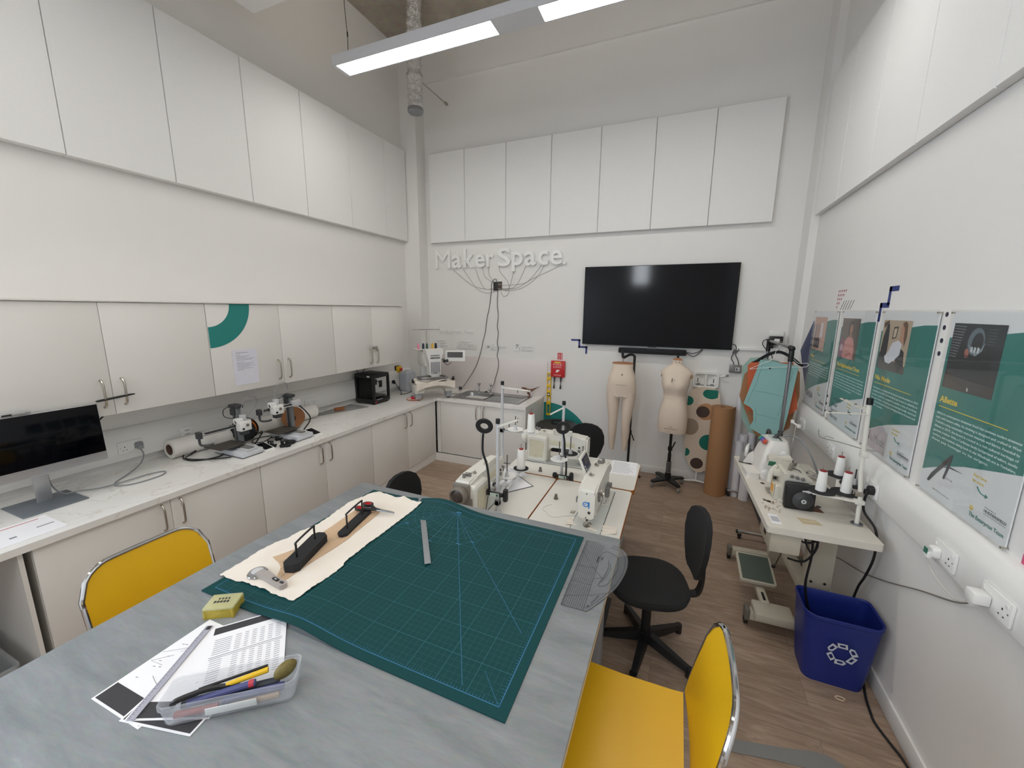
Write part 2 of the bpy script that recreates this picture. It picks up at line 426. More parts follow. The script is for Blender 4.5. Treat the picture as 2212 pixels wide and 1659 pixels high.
# floor transition plate
struct(MB().prism([(.30, 1.80), (.40, 1.875), (.62, 1.925), (.745, 1.962), (.80, 1.965), (.85, 1.945), (.87, 1.90), (.74, 1.872), (.56, 1.845), (.41, 1.812)], .0005, .004, mat('grey_floor_strip', '#7d7c7a', .5)).build('trim_4'))

# ---------------------------------------------------------------- acoustic panels
PW = ['leftmost', 'second', 'third', 'fourth', 'fifth', 'sixth', 'seventh', 'eighth']
def panel(fr, w, h, d, label, grp):
    b = MB(); e = .007
    out = lambda k, z: [(k, k, z), (w-k, k, z), (w-k, h-k, z), (k, h-k, z)]
    b.loft([out(.003, .0015), out(.0, .006), out(0, d-e), out(e*.6, d)], PANEL, M=fr)
    tag(b.build('acoustic_panel'), label, 'acoustic panel', grp)
ys = [.26, .85, 1.44, 2.043, 2.65, 3.238, 3.858, 4.454, 4.90]
for i in range(8):
    panel(FL(XL, ys[i]+.0015, 2.97), ys[i+1]-ys[i]-.003, 1.18, .07, 'white felt acoustic panel high on the left wall, %s counting from the near end' % ['first', 'second', 'third', 'fourth', 'fifth', 'sixth', 'seventh', 'narrow last'][i], 'acoustic panels on the left wall')
xs = [-3.374, -2.81, -2.205, -1.6, -1.001, -.397, .197, .803]
for i in range(7):
    panel(FB(xs[i]+.0015, YB, 2.955), xs[i+1]-xs[i]-.003, 1.165, .065, 'white felt acoustic panel above the raised lettering and screen, %s of seven from the left' % PW[i], 'acoustic panels on the back wall')
ys = [4.78, 4.215, 3.61, 3.015, 2.41, 1.80, 1.19]
for i in range(6):
    panel(FR(XR, ys[i]-.0015, 2.935), ys[i]-ys[i+1]-.003, 1.165, .05, 'white felt acoustic panel high on the right wall, %s counting from the back corner' % ['first', 'second', 'third', 'fourth', 'fifth', 'sixth'][i], 'acoustic panels on the right wall')

# ---------------------------------------------------------------- luminaires, raft, duct
def luminaire(y, label, z=4.2):
    t = thing('linear_ceiling_light', label, 'ceiling light', (-1.2, y, z), group='suspended linear lights')
    WT = mat('light_housing', '#c9c9cc', .4)
    b = MB(); b.box(-1.905, 1.905, -.095, -.083, 0, .085, WT).box(-1.905, 1.905, .083, .095, 0, .085, WT)
    b.box(-1.905, -1.865, -.083, .083, 0, .085, WT).box(1.865, 1.905, -.083, .083, 0, .085, WT)
    b.box(-.315, .07, -.083, .083, .0, .085, WT).box(-1.865, 1.865, -.083, .083, .05, .06, WT)
    b.build('housing', t)
    for x0, x1 in ((-1.865, -.315), (.07, 1.865)):
        MB().box(x0+.003, x1-.003, -.08, .08, .004, .012, LAMP).build('diffuser', t)
        MB().box(x0+.05, x1-.05, -.07, .07, .064, .07, UPLAMP).build('uplight', t)
    for x in (-1.8, -.15, 1.7):
        h = ZC-z
        MB().tube([(x, 0, .06), (x+.01, 0, .25), (x-.006, 0, .5), (x, 0, h)], .003, CABLEB, 6).cyl((x, 0, .06), (x, 0, .1), .007, BLK, n=8).cyl((x+.011, 0, .26), (x+.008, 0, .3), .006, BLK, n=8).cyl((x, 0, h-.01), (x, 0, h), .03, BLK, n=12).build('suspension_wire', t)
    return t
luminaire(3.235, 'suspended white linear light with two lit strips in front of the back wall')
luminaire(.55, 'unseen suspended linear light added over the grey cutting table to light the room')  # out-of-view copy of the row above, added for the light it gives
luminaire(-1.5, 'unseen suspended linear light added behind the cutting table for light, near the high window')  # another unseen copy, put in behind the camera to light the room
t = tag(MB().box(-3.28, -2.1, 1.34, 2.542, 4.3, 4.345, PANEL, .008).build('ceiling_raft'), 'flat white raft hung under the ceiling near the left wall', 'ceiling raft')
b = MB()
for x in (-3.1, -2.3):
    for y in (1.5, 2.4): b.cyl((x, y, 4.345), (x, y, ZC), .004, STEEL, n=6)
b.build('hanger_rod', t)
b = MB(); pts = smooth_path([(-3.10, 4.40, 4.33), (-3.10, 4.40, 4.5), (-3.09, 4.39, 4.75), (-3.07, 4.36, 5.0), (-3.03, 4.32, 5.2), (-2.99, 4.28, 5.415)], 7)
b.tube(pts, [.085+.006*math.sin(i*2.1) for i in range(len(pts))], MATS['crumpled_foil'], 20)
t = tag(b.build('foil_duct'), 'foil-wrapped pipe coming down from the concrete ceiling beside the corner column', 'duct')
MB().lathe([(.0, 4.318), (.075, 4.32), (.092, 4.335), (.092, 4.37), (.088, 4.375)], ALU, (-3.10, 4.40, 0)).build('end_cap', t)
MB().tube([(-3.09+.09*math.cos(a), 4.39+.09*math.sin(a), 4.72) for a in [2*PI*i/20 for i in range(20)]], .006, STEEL, 6, True).tube([(-3.10, 4.49, 4.72), (-3.10, 5.09, 4.72)], .006, STEEL).cyl((-3.10, 5.07, 4.72), (-3.10, YB-.002, 4.72), .02, STEEL).build('clip', t)

# ---------------------------------------------------------------- fitted cupboards
def d_handle(b, M, h=.17):
    """bowed D handle standing on a door face, local Y up, Z out"""
    p = [(0, -h/2, .0), (0, -h/2, .012), (0, -h/2+.02, .03), (0, -h*.2, .033), (0, h*.2, .033), (0, h/2-.02, .03), (0, h/2, .012), (0, h/2, 0)]
    b.tube([M @ Vector(q) for q in smooth_path(p, 3)], .0065, STEEL, 8, sq=None)
    return b
def cupboard(name, label, x_front, x_back, y0, y1, z0, z1, group, pulls, zh, decor=None):
    t = thing(name, label, 'cupboard', (x_back, (y0+y1)/2, z0), group=group)
    o = lambda bb: bb
    y0l, y1l = y0-(y0+y1)/2, y1-(y0+y1)/2
    dx = x_front-x_back; h = z1-z0
    MB().box(0, dx-.02, y0l, y1l, 0, h, CAB).box(dx-.021, dx-.0195, y0l+.002, y1l-.002, .004, h-.004, CABIN).build('carcass', t)
    ym = (y0l+y1l)/2
    for a, c, side in ((y0l+.0015, ym-.0015, 1), (ym+.0015, y1l-.0015, -1)):
        d = MB().box(dx-.0195, dx, a, c, .002, h-.002, CAB, .0015).build('door', t)
        py = (c-.05) if side > 0 else (a+.05)
        d_handle(MB(), FL(dx, py, zh-z0)).build('handle', d)
    return t
U = 'wall cupboards above the worktop'
cupboard('wall_cupboard', 'white wall cupboard above the computer, its two handles tied together with a black band', -3.30, XL+.0015, .712, 1.918, 1.352, 2.062, U, 0, 1.495)
cu2 = cupboard('wall_cupboard', 'white wall cupboard with the teal quarter ring and a printed notice on its door', -3.30, XL+.0015, 1.92, 3.118, 1.352, 2.062, U, 0, 1.49)
cupboard('wall_cupboard', 'white wall cupboard with a small latch on its handles above the black boxy printer', -3.30, XL+.0015, 3.12, 4.25, 1.352, 2.062, U, 0, 1.485)
struct(MB().box(XL, -3.285, .70, 4.26, 2.0625, 2.078, CAB, .003).build('trim_5'))
tag(MB().tube(smooth_path([(-3.272, 1.225, 1.458), (-3.254, 1.235, 1.46), (-3.254, 1.39, 1.472), (-3.272, 1.40, 1.472), (-3.285, 1.38, 1.47), (-3.285, 1.24, 1.46)], 4, True), .004, BLK, 6, True).build('hair_tie'), 'black elastic band looped around two cupboard handles above the computer', 'band')
t = thing('cupboard_latch', 'metal catch over the pair of handles above the black boxy printer', 'latch', (-3.268, 3.675, 1.57))
MB().box(0, .012, -.04, .045, .0, .03, STEEL, .003).box(.0, .016, .02, .05, -.03, 0, STEEL, .003).build('plate', t)
MB().cyl((.012, -.01, .015), (.024, -.01, .015), .012, ALU).build('knob', t)
# teal quarter ring across the top of the door
cy0, ct = 1.9235, 2.060
o_ = arc(0, 0, .335, 270, 360, 24); i_ = arc(0, 0, .175, 270, 360, 24)
tag(MB().prism(o_+i_[::-1], 0.0006, .0016, TEAL, FL(-3.30, cy0, ct)).build('teal_ring_decal'), 'teal quarter ring stuck on the top corner of a white wall cupboard door', 'wall decal')
t = thing('notice_sheet', 'printed A4 notice taped to the white cupboard door below the teal quarter ring', 'notice', (-3.298, 2.075, 1.405))
b = MB(); b.box(0, .0012, 0, .205, 0, .29, mat('notice_paper', '#dcdbe6', .7))
b.build('sheet', t)
b = MB(); b.text('Multi-needle embroidery machine', FL(.0014, .03, .262), INK, .1, .006, .0003)
for k, (wd, gap) in enumerate([(.03, 0), (.11, 0), (.09, 0), (.15, 0), (.13, 0), (.06, .012), (.14, 0), (.12, 0), (.15, 0), (.1, 0), (.13, 0), (.05, 0)]):
    z = .245-k*.0105-(.008 if k > 4 else 0); b.box(.0013, .0015, .03, .03+wd, z, z+.0028, INKG)
b.build('print', t)

LG = 'base cupboards under the worktop'
for y0, y1, lab in ((.75, 1.948, 'white base cupboard behind the yellow chair by the computer'), (1.95, 3.178, 'white base cupboard under the small open 3D printers'), (3.18, 4.385, 'white base cupboard under the boxy black printer, next to the inner corner')):
    cupboard('base_cupboard', lab, -2.926, XL+.12, y0, y1, .105, .83, LG, 0, .72)
# sink cupboard on the back wall, same make turned a quarter
t = thing('base_cupboard', 'white base cupboard under the steel sink', 'cupboard', (-2.27, 4.42, .105), group=LG)
MB().box(-.655, .603, .02, .66, 0, .725, CAB).box(-.62, .60, .0185, .021, .004, .72, CABIN).build('carcass', t)
MB().box(-.655, -.60, 0, .0195, .002, .723, CAB).build('filler_strip', t)
for a, c, s in ((-.597, .0, 1), (.003, .60, -1)):
    d = MB().box(a, c, 0, .0195, .002, .723, CAB, .0015).build('door', t)
    d_handle(MB(), frame(((c-.05) if s > 0 else a+.05, 0, .615), (1, 0, 0), (0, 0, 1))).build('handle', d)
MB().box(.604, .625, -.012, .66, -.1, .725, CAB).build('end_panel', t)
b = MB().box(-2.955, -2.938, .72, 4.39, 0, .104, CAB).box(-2.938, -1.69, 4.39, 4.407, 0, .104, CAB)
tag(b.build('plinth'), 'white plinth running along the floor under the base cupboards', 'plinth')
tag(MB().box(-3.6, -2.926, .70, .718, 0, .83, CAB).build('end_panel'), 'white side panel closing the run of base cupboards by the knee space', 'panel')
# knee space below the desk end: crates
tag(MB().box(-3.70, -3.60, -.9, .70, 0, .83, mat('grey_back_board', '#8d8f91', .6)).build('back_board'), 'grey board at the back of the knee space under the worktop', 'board')
def crate(y, z, lab):
    t = thing('storage_crate', lab, 'crate', (-3.22, y, z), group='clear crates in the knee space')
    M_ = clear('crate_plastic', '#b9bfc2', .45, .25, .2)
    b = MB(); w, d, h = .38, .5, .24
    for a in ((-d/2, d/2, -w/2, -w/2+.006), (-d/2, d/2, w/2-.006, w/2), (-d/2, -d/2+.006, -w/2, w/2), (d/2-.006, d/2, -w/2, w/2)): b.box(a[0], a[1], a[2], a[3], .0, h, M_)
    b.box(-d/2, d/2, -w/2, w/2, 0, .006, M_); b.build('tub', t)
    MB().ring(rrect(-d/2-.012, d/2+.012, -w/2-.012, w/2+.012, .03), rrect(-d/2+.004, d/2-.004, -w/2+.004, w/2-.004, .02), h-.014, h, M_).build('rim', t)
crate(.44, 0, 'clear plastic crate on the floor in the knee space beside the base cupboards')
# ---- worktop, one L-shaped slab
poly = [(XL, -.95), (-2.905, -.95), (-2.905, 4.40), (-1.643, 4.40), (-1.643, YB), (-2.18, YB), (-3.47, YB), (-3.47, 4.91), (XL, 4.91)]
sx0, sx1, sy0, sy1 = -2.70, -1.83, 4.52, 4.99          # sink cut-out
b = MB()
for x0, x1, y0, y1 in ((XL, -2.905, -.95, 4.40), (XL, -3.47, 4.40, 4.91), (-3.47, sx0, 4.40, YB), (sx0, sx1, 4.40, sy0), (sx0, sx1, sy1, YB), (sx1, -1.643, 4.40, YB)):
    b.box(x0, x1, y0, y1, W-.038, W, LAM)
b.build('worktop'); o = bpy.data.objects['worktop']
tag(o, 'white veined laminate worktop running along the left wall and round to the sink', 'worktop')
# upstand splashback
tag(MB().box(-3.465, -1.6, YB-.013, YB-.0015, W+.0005, 1.355, mat('pale_splashback', '#dcd3d0', .3, var=.01), .002).build('splashback'), 'pale splashback board on the wall behind the sink', 'splashback')
# ---- dado trunking on the left wall (structure of the room) and on the right wall
def trunk(name, sx, xw, y0, y1, z0, z1, d):
    s = sx
    P = [(0, z0), (d*.9, z0), (d, z0+.012), (d, z1-.085), (d*.94, z1-.06), (d*.6, z1-.015), (d*.25, z1), (0, z1)]
    b = MB(); b.loft([[(xw+s*x, y0, z) for x, z in P], [(xw+s*x, y1, z) for x, z in P]], WPL)
    return struct(b.build(name))
trunk('trim_6', 1, XL, -.5, 4.90, .93, 1.16, .06)
trunk('trim_7', -1, XR, YF+.05, 4.40, .992, 1.20, .062)
struct(MB().box(.60, 1.085, YB-.022, YB, 1.612, 1.652, WPL, .003).build('trim_8'))
# ---- sockets
def socket(fr, w, label, plugholes=2, grp=None, data=False):
    t = thing('wall_socket', label, 'socket', group=grp); t.matrix_world = fr
    h = .086
    MB().box(-w/2, w/2, -h/2, h/2, 0, .011, WPL, .004).build('faceplate', t)
    b = MB()
    if data:
        b.box(-.018, .018, .01, .016, .0108, .012, INKG).box(-.018, .018, -.02, -.014, .0108, .012, INKG)
    else:
        for cx in ((-.035, .035) if plugholes == 2 else (0,)):
            b.box(cx-.0025, cx+.0025, .0, .008, .0108, .0118, INK)
            for q in (-.011, .011): b.box(cx+q-.003, cx+q+.003, -.022, -.018, .0108, .0118, INK)
    for cx in (-w/2+.012, w/2-.012): b.cyl((cx, 0, .0108), (cx, 0, .0122), .003, ALU, n=8)
    b.build('pin_hole' if not data else 'outlet', t)
    if not data:
        for cx in ((-.055, .055) if plugholes == 2 else (.025,)): MB().box(cx-.006, cx+.006, .018, .034, .0105, .015, WPL, .002).build('switch', t)
    return t
xs_ = XL+.06
socket(FL(xs_, 1.50, .985+.04), .146, 'white double socket with a grey plug on the left wall trunking by the computer', grp='wall sockets')
socket(FL(xs_, 1.87, 1.03), .1, 'white data outlet on the trunking between the grey plug and the paper roll', grp='wall sockets', data=True)
socket(FL(xs_, 3.07, 1.02), .146, 'empty white double socket behind the small printer with the brown spool', grp='wall sockets')
socket(FL(xs_, 4.40, 1.03), .146, 'white double socket with a black plug right of the boxy black printer', grp='wall sockets')
for y, lab in ((2.05, 'white double socket with a white plug on the right wall trunking under the nearest poster'), (1.755, 'white double socket nearest the camera on the right wall trunking'), (3.42, 'white double socket on the right trunking behind the thread cones'), (4.16, 'white double socket on the right trunking under the farthest poster'), (2.735, 'white double socket with a black plug on the right trunking beside the thread stand')):
    socket(FR(XR-.062, y, 1.062), .146, lab, grp='wall sockets')
# ================================================================ left worktop
def cable(name, pts, r, m, label, cat='cable', k=6, closed=False, group=None):
    o = MB().tube(smooth_path(pts, k, closed), r, m, 7, closed).build(name); return tag(o, label, cat, group)
def plug_uk(b, M, m):
    b.loft([[(x*s_, y*s_, z) for x, y in rrect(-.024, .024, -.024, .022, .012, 3)] for z, s_ in ((0, 1), (.014, 1), (.024, .82))], m, M=M)
    b.box(-.016, .016, -.03, .0, .02, .038, m, .006, M)
    return b
# all-in-one computer
t = thing('desktop_computer', 'silver all-in-one computer with a black screen at the near end of the worktop', 'computer', (-3.215, .945, W))
SIL = mat('silver_casing', '#b4b4b6', .32, .55, var=.03)
tl = Matrix.Rotation(R(-3), 4, 'Y')
MB().box(-.02, .0, -.272, .267, .232, .585, SIL, .006, tl).box(-.045, -.02, -.16, .16, .26, .46, DGREY, .012, tl).build('casing', t)
MB().box(.0003, .0022, -.268, .263, .286, .581, SCREEN, .001, tl).build('screen', t)
MB().cyl((.001, 0, .259), (.0022, 0, .259), .007, INKG, M=tl).build('emblem', t)
MB().box(-.02, .005, -.115, -.005, .588, .603, SIL, .004, tl).box(.0045, .0065, -.11, -.075, .591, .60, BLK, 0, tl).box(-.012, .0, -.072, -.048, .58, .59, SIL, 0, tl).build('pop_up_camera', t)
MB().box(-.255, -.235, .005, .07, .004, .37, SIL, .004).box(-.24, -.04, .01, .065, .34, .37, SIL, .004).build('stand_post', t)
MB().box(-.345, -.062, -.11, .165, 0, .007, mat('stand_base_grey', '#7f868e', .4, .4), .003).build('stand_base', t)
cable('power_lead', [(-3.642, 1.545, 1.0), (-3.61, 1.55, .955), (-3.56, 1.50, .905), (-3.50, 1.40, .876), (-3.41, 1.29, .8735), (-3.33, 1.27, .8735), (-3.27, 1.34, .8735), (-3.27, 1.48, .8735), (-3.33, 1.53, .874), (-3.37, 1.45, .875), (-3.35, 1.33, .8815), (-3.39, 1.21, .874), (-3.42, 1.125, .885), (-3.45, 1.06, .89), (-3.515, 1.035, .95), (-3.52, 1.03, 1.10)], .0045, CABLEG, 'grey power lead looping over the worktop from the computer to its wall socket')
t = tag(plug_uk(MB(), FL(XL+.0722, 1.545, 1.025), CABLEG).build('mains_plug'), 'grey mains plug pushed into the socket beside the computer', 'plug')
cable('screen_cable', [(-3.40, 1.21, 1.27), (-3.40, 1.25, 1.30), (-3.40, 1.30, 1.347)], .005, CABLEB, 'short black cable running from behind the computer up to the wall cupboard')
# keyboard tray leaflets
t = thing('leaflet', 'white printed leaflet with a teal block at the worktop front by the computer', 'leaflet', (-3.09, .78, W), R(0))
MB().box(-.15, .125, -.36, .125, 0, .003, PAPER).build('cover', t)
b = MB()
b.prism([(-.02, -.30), (.055, -.29), (.05, -.13), (-.01, -.08), (-.05, -.10), (-.045, -.22)], .0031, .0036, mat('leaflet_teal', '#1a6b86', .6))
b.box(.06, .11, -.22, -.20, .0031, .0034, INKG).box(-.12, -.112, -.05, .09, .0031, .0034, mat('leaflet_red', '#c05a4a', .6)).box(.0, .012, .045, .11, .0031, .0034, INKG).box(.03, .05, -.06, -.035, .0031, .0034, INKG)
for i in range(9): b.box(-.135, -.128, -.34+i*.03, -.322+i*.03, .0031, .0034, INK)
b.build('print', t)
t = thing('photo_card', 'photo card with grey street scene lying under the leaflet by the computer stand', 'card', (-3.26, .62, W))
MB().box(-.13, .0, -.2, .13, 0, .0022, PAPER).build('card', t)
b = MB(); r_ = random.Random(3)
for i in range(46):
    x = -.125+r_.random()*.09; y = -.19+r_.random()*.28; c = r_.choice([INKG, INK, MGREY, LGREY, TAUPE, NAVY])
    b.box(x, x+.006+r_.random()*.016, y, y+.012+r_.random()*.03, .00225, .0026+.0001*(i % 3), c)
b.build('print', t)
# roll of white paper along the wall
t = thing('paper_roll', 'long roll of white paper lying along the wall behind the small printers', 'roll', (-3.585, 1.70, W+.073))
MB().ring([(.072*math.cos(2*PI*i/32), .072*math.sin(2*PI*i/32)) for i in range(32)], [(.043*math.cos(2*PI*i/32), .043*math.sin(2*PI*i/32)) for i in range(32)], 0, 1.34, mat('roll_paper', '#e6e3de', .75), frame((0, 0, 0), (1, 0, 0), (0, 0, -1))).build('paper', t)
MB().ring([(.0428*math.cos(2*PI*i/32), .0428*math.sin(2*PI*i/32)) for i in range(32)], [(.038*math.cos(2*PI*i/32), .038*math.sin(2*PI*i/32)) for i in range(32)], -.002, 1.33, mat('cardboard_tube', '#6d5347', .9), frame((0, 0, 0), (1, 0, 0), (0, 0, -1))).build('core', t)
# black cable coil with plug
t = thing('coiled_lead', 'black mains lead coiled in a loop in front of the paper roll', 'cable', (-3.42, 1.84, W))
lp = [(-.10, .08, .03), (-.16, -.02, .02), (-.08, -.10, .005), (.06, -.1, .005), (.14, .02, .006), (.10, .09, .012), (0.0, .12, .035)]
MB().tube(smooth_path(lp, 7, True), .005, CABLEB, 7, True).tube(smooth_path([(-.10, -.02, .012), (-.03, -.11, .0145), (.09, -.085, .0145), (.18, .0, .006), (.24, .06, .006)], 6), .005, CABLEB, 7).build('lead', t)
b = MB(); Mx = frame((-.115, -.01, .03), (.5, .87, 0), (0, 0, 1)); b.box(-.022, .022, -.02, .022, -.02, .0, CABLEB, .008, Mx)
for q in (-.011, .011): b.box(q-.003, q+.003, -.012, -.006, -.036, -.019, ALU, 0, Mx)
b.box(-.004, .004, .006, .011, -.04, -.019, ALU, 0, Mx); b.build('plug', t)
# small open-frame 3D printers
def mini_printer(name, label, loc, head_y, lift):
    t = thing(name, label, '3D printer', loc, group='small open-frame 3D printers')
    GR = mat('printer_grey', '#c9ccd1', .4); TW = mat('printer_tower_grey', '#85888c', .4, .5)
    MB().box(-.19, .17, -.085, .085, .006, .05, GR, .008).box(-.18, .16, -.08, .08, 0, .006, BLK).box(.03, .168, -.045, .045, .05, .06, LGREY, .004).build('base', t)
    MB().box(-.16, .15, -.022, .022, .058, .07, MGREY).box(-.06, .0, -.05, .05, .068, .082, DGREY, .004).build('bed_slide', t)
    MB().box(-.12, .07, -.18, .02, .083, .088, mat('print_bed_bronze', '#4b4640', .55, .3), .002).build('print_bed', t)
    MB().box(-.11, -.055, .045, .085, .05, .36, TW, .003).box(-.09, -.075, .043, .046, .06, .34, DGREY).build('tower', t)
    MB().box(-.13, -.03, .03, .095, .355, .385, DGREY, .008).box(-.10, -.06, .02, .05, .30, .357, DGREY, .006).build('tower_cap', t)
    a = MB().tube([(-.05, -.24, lift), (-.05, .11, lift)], .006, CHROME, 8).tube([(-.05, -.24, lift-.022), (-.05, .11, lift-.022)], .006, CHROME, 8).box(-.07, -.042, -.20, .10, lift-.016, lift-.006, DGREY)
    a.box(-.075, -.03, -.262, -.232, lift-.04, lift+.012, DGREY, .005).tube(smooth_path([(-.05, -.25, lift-.03), (-.04, -.25, lift-.085), (.0, -.22, lift-.09), (.015, -.19, lift-.085)], 4), .009, DGREY, 8)
    a.box(-.08, -.02, .06, .14, lift-.03, lift+.025, LGREY, .006); a.build('crossbar', t)
    h = head_y; H = MB()
    H.box(-.035, .03, h-.045, h+.045, lift-.05, lift+.03, WPL, .006).box(-.045, .02, h-.055, h-.01, lift+.01, lift+.055, WPL, .006).box(-.03, .01, h-.015, h+.02, lift+.03, lift+.08, LGREY, .004)
    H.cyl((.028, h+.01, lift-.005), (.034, h+.01, lift-.005), .013, TAUPE).cyl((.028, h-.025, lift-.03), (.034, h-.025, lift-.03), .009, BLK).box(-.028, .02, h-.03, h+.03, lift-.085, lift-.05, DGREY, .006)
    H.prism([(0, 0), (.02, 0), (.0, .025)], 0, .002, BLK, frame((-.02, h-.0555, lift+.02), (1, 0, 0), (0, 0, 1))); H.build('print_head', t)
    D = MB(); Md = Matrix.Translation((.12, .135, 0)) @ Matrix.Rotation(R(0), 4, 'Z')
    D.loft([[(-.075, -.04, 0), (.06, -.04, 0), (.06, .045, 0), (-.075, .045, 0)], [(-.075, -.04, .045), (.055, -.04, .012), (.055, .045, .012), (-.075, .045, .045)]], WPL, M=Md); D.build('screen_box', t)
    MB().add([(-.07, -.032, .0445), (.045, -.032, .0152), (.045, .037, .0152), (-.07, .037, .0445)], [(0, 1, 2, 3)], SCREEN, Md @ Matrix.Translation((0, 0, .001))).build('screen', t)
    MB().tube(smooth_path([(-.02, h, lift+.078), (-.03, h+.02, lift+.15), (-.05, h+.08, lift+.20), (-.08, h+.17, lift+.19), (-.10, h+.19, lift+.12), (-.09, h+.12, lift+.06), (-.07, .11, lift+.02)], 7), .0028, CABLEG, 6).build('filament_tube', t)
    MB().tube(smooth_path([(-.10, .05, .38), (-.12, -.01, .35), (-.08, -.03, .30), (-.03, h-.03, lift+.05)], 6), .003, CABLEB, 6).tube(smooth_path([(-.04, .12, lift-.02), (.0, .17, lift-.1), (.01, .20, .12), (-.04, .16, .02)], 6), .006, CABLEB, 7).build('cable_loop', t)
    return t
mini_printer('desktop_printer', 'small open 3D printer with its head at the back, by the orange spool', (-3.23, 2.0, W), .06, .225)
mini_printer('desktop_printer', 'small open 3D printer with its head at the near end, by the brown spool', (-3.20, 2.46, W), -.12, .30)
def spool(label, loc, mf, mw, ax, r=.1, wd=.062):
    t = thing('filament_spool', label, 'spool', loc); Mx = frame((0, 0, 0), (0, 0, 1), Vector(ax).cross(Vector((0, 0, 1))))
    for z0, z1 in ((-wd/2, -wd/2+.005), (wd/2-.005, wd/2)):
        b = MB().ring([(r*math.cos(2*PI*i/32), r*math.sin(2*PI*i/32)) for i in range(32)], [(.03*math.cos(2*PI*i/32), .03*math.sin(2*PI*i/32)) for i in range(32)], z0, z1, mf, Mx); b.build('flange', t)
    MB().lathe([(.03, -wd/2+.005), (r*.86, -wd/2+.006), (r*.88, -.01), (r*.84, .01), (r*.86, wd/2-.006), (.03, wd/2-.005)], mw, n=32, M=Mx).build('filament', t)
    MB().cyl((0, 0, -wd), (0, 0, wd), .026, DGREY, M=Mx).tube([(0, 0, -wd), (-r*1.0, 0, -wd)], .012, DGREY, 8, M=Mx).cbox((-r-.012+.018, 0, -wd), (.022, .07, .05), DGREY, .004, Mx).build('holder', t)
    return t
spool('orange filament spool with black flanges on its stand behind the nearer small printer', (-3.46, 2.21, W+.112), BLK, mat('orange_filament', '#e07a1f', .45), (.55, -.83, 0))
spool('brown cardboard filament spool behind the farther small printer', (-3.42, 2.66, W+.112), mat('cardboard', '#a5714a', .85, bump=.1), mat('dark_filament', '#3b2c26', .6), (.62, -.78, 0))
# printed black toy boats and a black lid
def toy_boat(label, loc, rz, s=1.):
    t = thing('toy_boat', label, 'toy boat', loc, rz, group='black printed toy boats'); q = lambda L_: [(x*s, y*s, z*s) for x, y, z in L_]
    MB().loft([q([(-.03, -.014, 0), (.02, -.012, 0), (.032, 0, 0), (.02, .012, 0), (-.03, .014, 0)]), q([(-.034, -.018, .018), (.024, -.016, .02), (.044, 0, .026), (.024, .016, .02), (-.034, .018, .018)])], BLKM).build('hull', t)
    b = MB(); b.box(-.016*s, .008*s, -.011*s, .011*s, .018*s, .022*s, BLKM).box(-.018*s, .010*s, -.013*s, .013*s, .042*s, .046*s, BLKM)
    for x in (-.014, .006):
        for y in (-.009, .009): b.cbox((x*s, y*s, .032*s), (.005*s, .005*s, .022*s), BLKM)
    b.cyl((-.024*s, 0, .018*s), (-.024*s, 0, .05*s), .006*s, BLKM, n=10); b.build('cabin', t); return t
toy_boat('black printed toy boat nearest the left small printer', (-3.12, 2.20, W), R(20), 1.15)
toy_boat('black printed toy boat at the worktop front, second of three', (-3.02, 2.25, W), R(35), 1.2)
toy_boat('smaller black printed toy boat set back between the two printers', (-3.23, 2.345, W), R(60), .8)
tag(MB().lathe([(0, 0), (.036, 0), (.042, .006), (.042, .018), (.03, .026), (0, .028)], BLKM, (-3.06, 2.33, W), 9).build('printed_cap'), 'black faceted printed cap lying beside the toy boats', 'cap')
# clear sheet on the counter with a wood block
t = thing('clear_sheet', 'thin clear plastic triangle lying against the wall on the worktop', 'plastic sheet', (0, 0, W))
MB().prism([(-3.655, 3.06), (-3.655, 3.64), (-3.37, 3.63), (-3.60, 3.03)], .0008, .004, RULER).build('sheet', t)
MB().tube([(-3.655, 3.06, .004), (-3.655, 3.64, .004), (-3.37, 3.63, .004), (-3.60, 3.03, .004)], .0028, MGREY, 6, True).build('edge_band', t)
tag(MB().box(-.055, .055, -.02, .02, 0, .032, mat('brown_block', '#9a6038', .75, var=.15, scale=40), .003).build('wood_block', None, (-3.56, 3.37, W+.0045), R(62)), 'small brown wooden block sitting on the clear plastic triangle', 'block')
cable('thin_lead', [(-3.40, 2.40, W+.006), (-3.44, 2.28, W+.006), (-3.36, 2.20, W+.006), (-3.30, 2.26, W+.006), (-3.38, 2.42, W+.008)], .004, CABLEB, 'thin black lead tangled on the worktop between the two small printers')
# boxy black printer
t = thing('enclosed_printer', 'boxy black enclosed 3D printer in front of the wall under the cupboards', '3D printer', (-3.515, 3.88, W))
w2, d2, h = .15, .145, .375
b = MB()
b.box(-w2, w2, -d2, d2, .012, .07, BLK, .012).box(-w2, w2, -d2, d2, h-.05, h, BLK, .012)
for sx in (-1, 1):
    for sy in (-1, 1): b.box(sx*w2, sx*(w2-.03), sy*d2, sy*(d2-.03), .05, h-.03, BLK, .006)
b.box(-w2+.002, -w2+.01, -d2+.02, d2-.02, .06, h-.04, BLK); b.build('case', t)
MB().box(-w2+.02, w2-.02, -d2+.02, -d2+.026, .07, h-.05, clear('smoked_panel', '#08090a', .72, .05, .3)).build('side_panel', t)
MB().box(w2-.03, w2-.02, -d2+.12, -d2+.175, .2, .285, BLK, .004).box(-.03, .05, -.03, .03, .22, .29, DGREY, .006).cyl((-.12, 0, .27), (.12, 0, .27), .006, CHROME).build('print_head', t)
MB().box(-.10, .12, -.10, .11, .085, .092, DGREY, .002).build('build_plate', t)
MB().box(.05, .09, -d2-.001, -d2, h-.035, h-.018, WPL).cbox((w2+.0005, -d2+.03, .03), (.002, .03, .012), RED).box(.148, .1505, -.1, .0, .085-.03, .06, LGREY).build('badge', t)
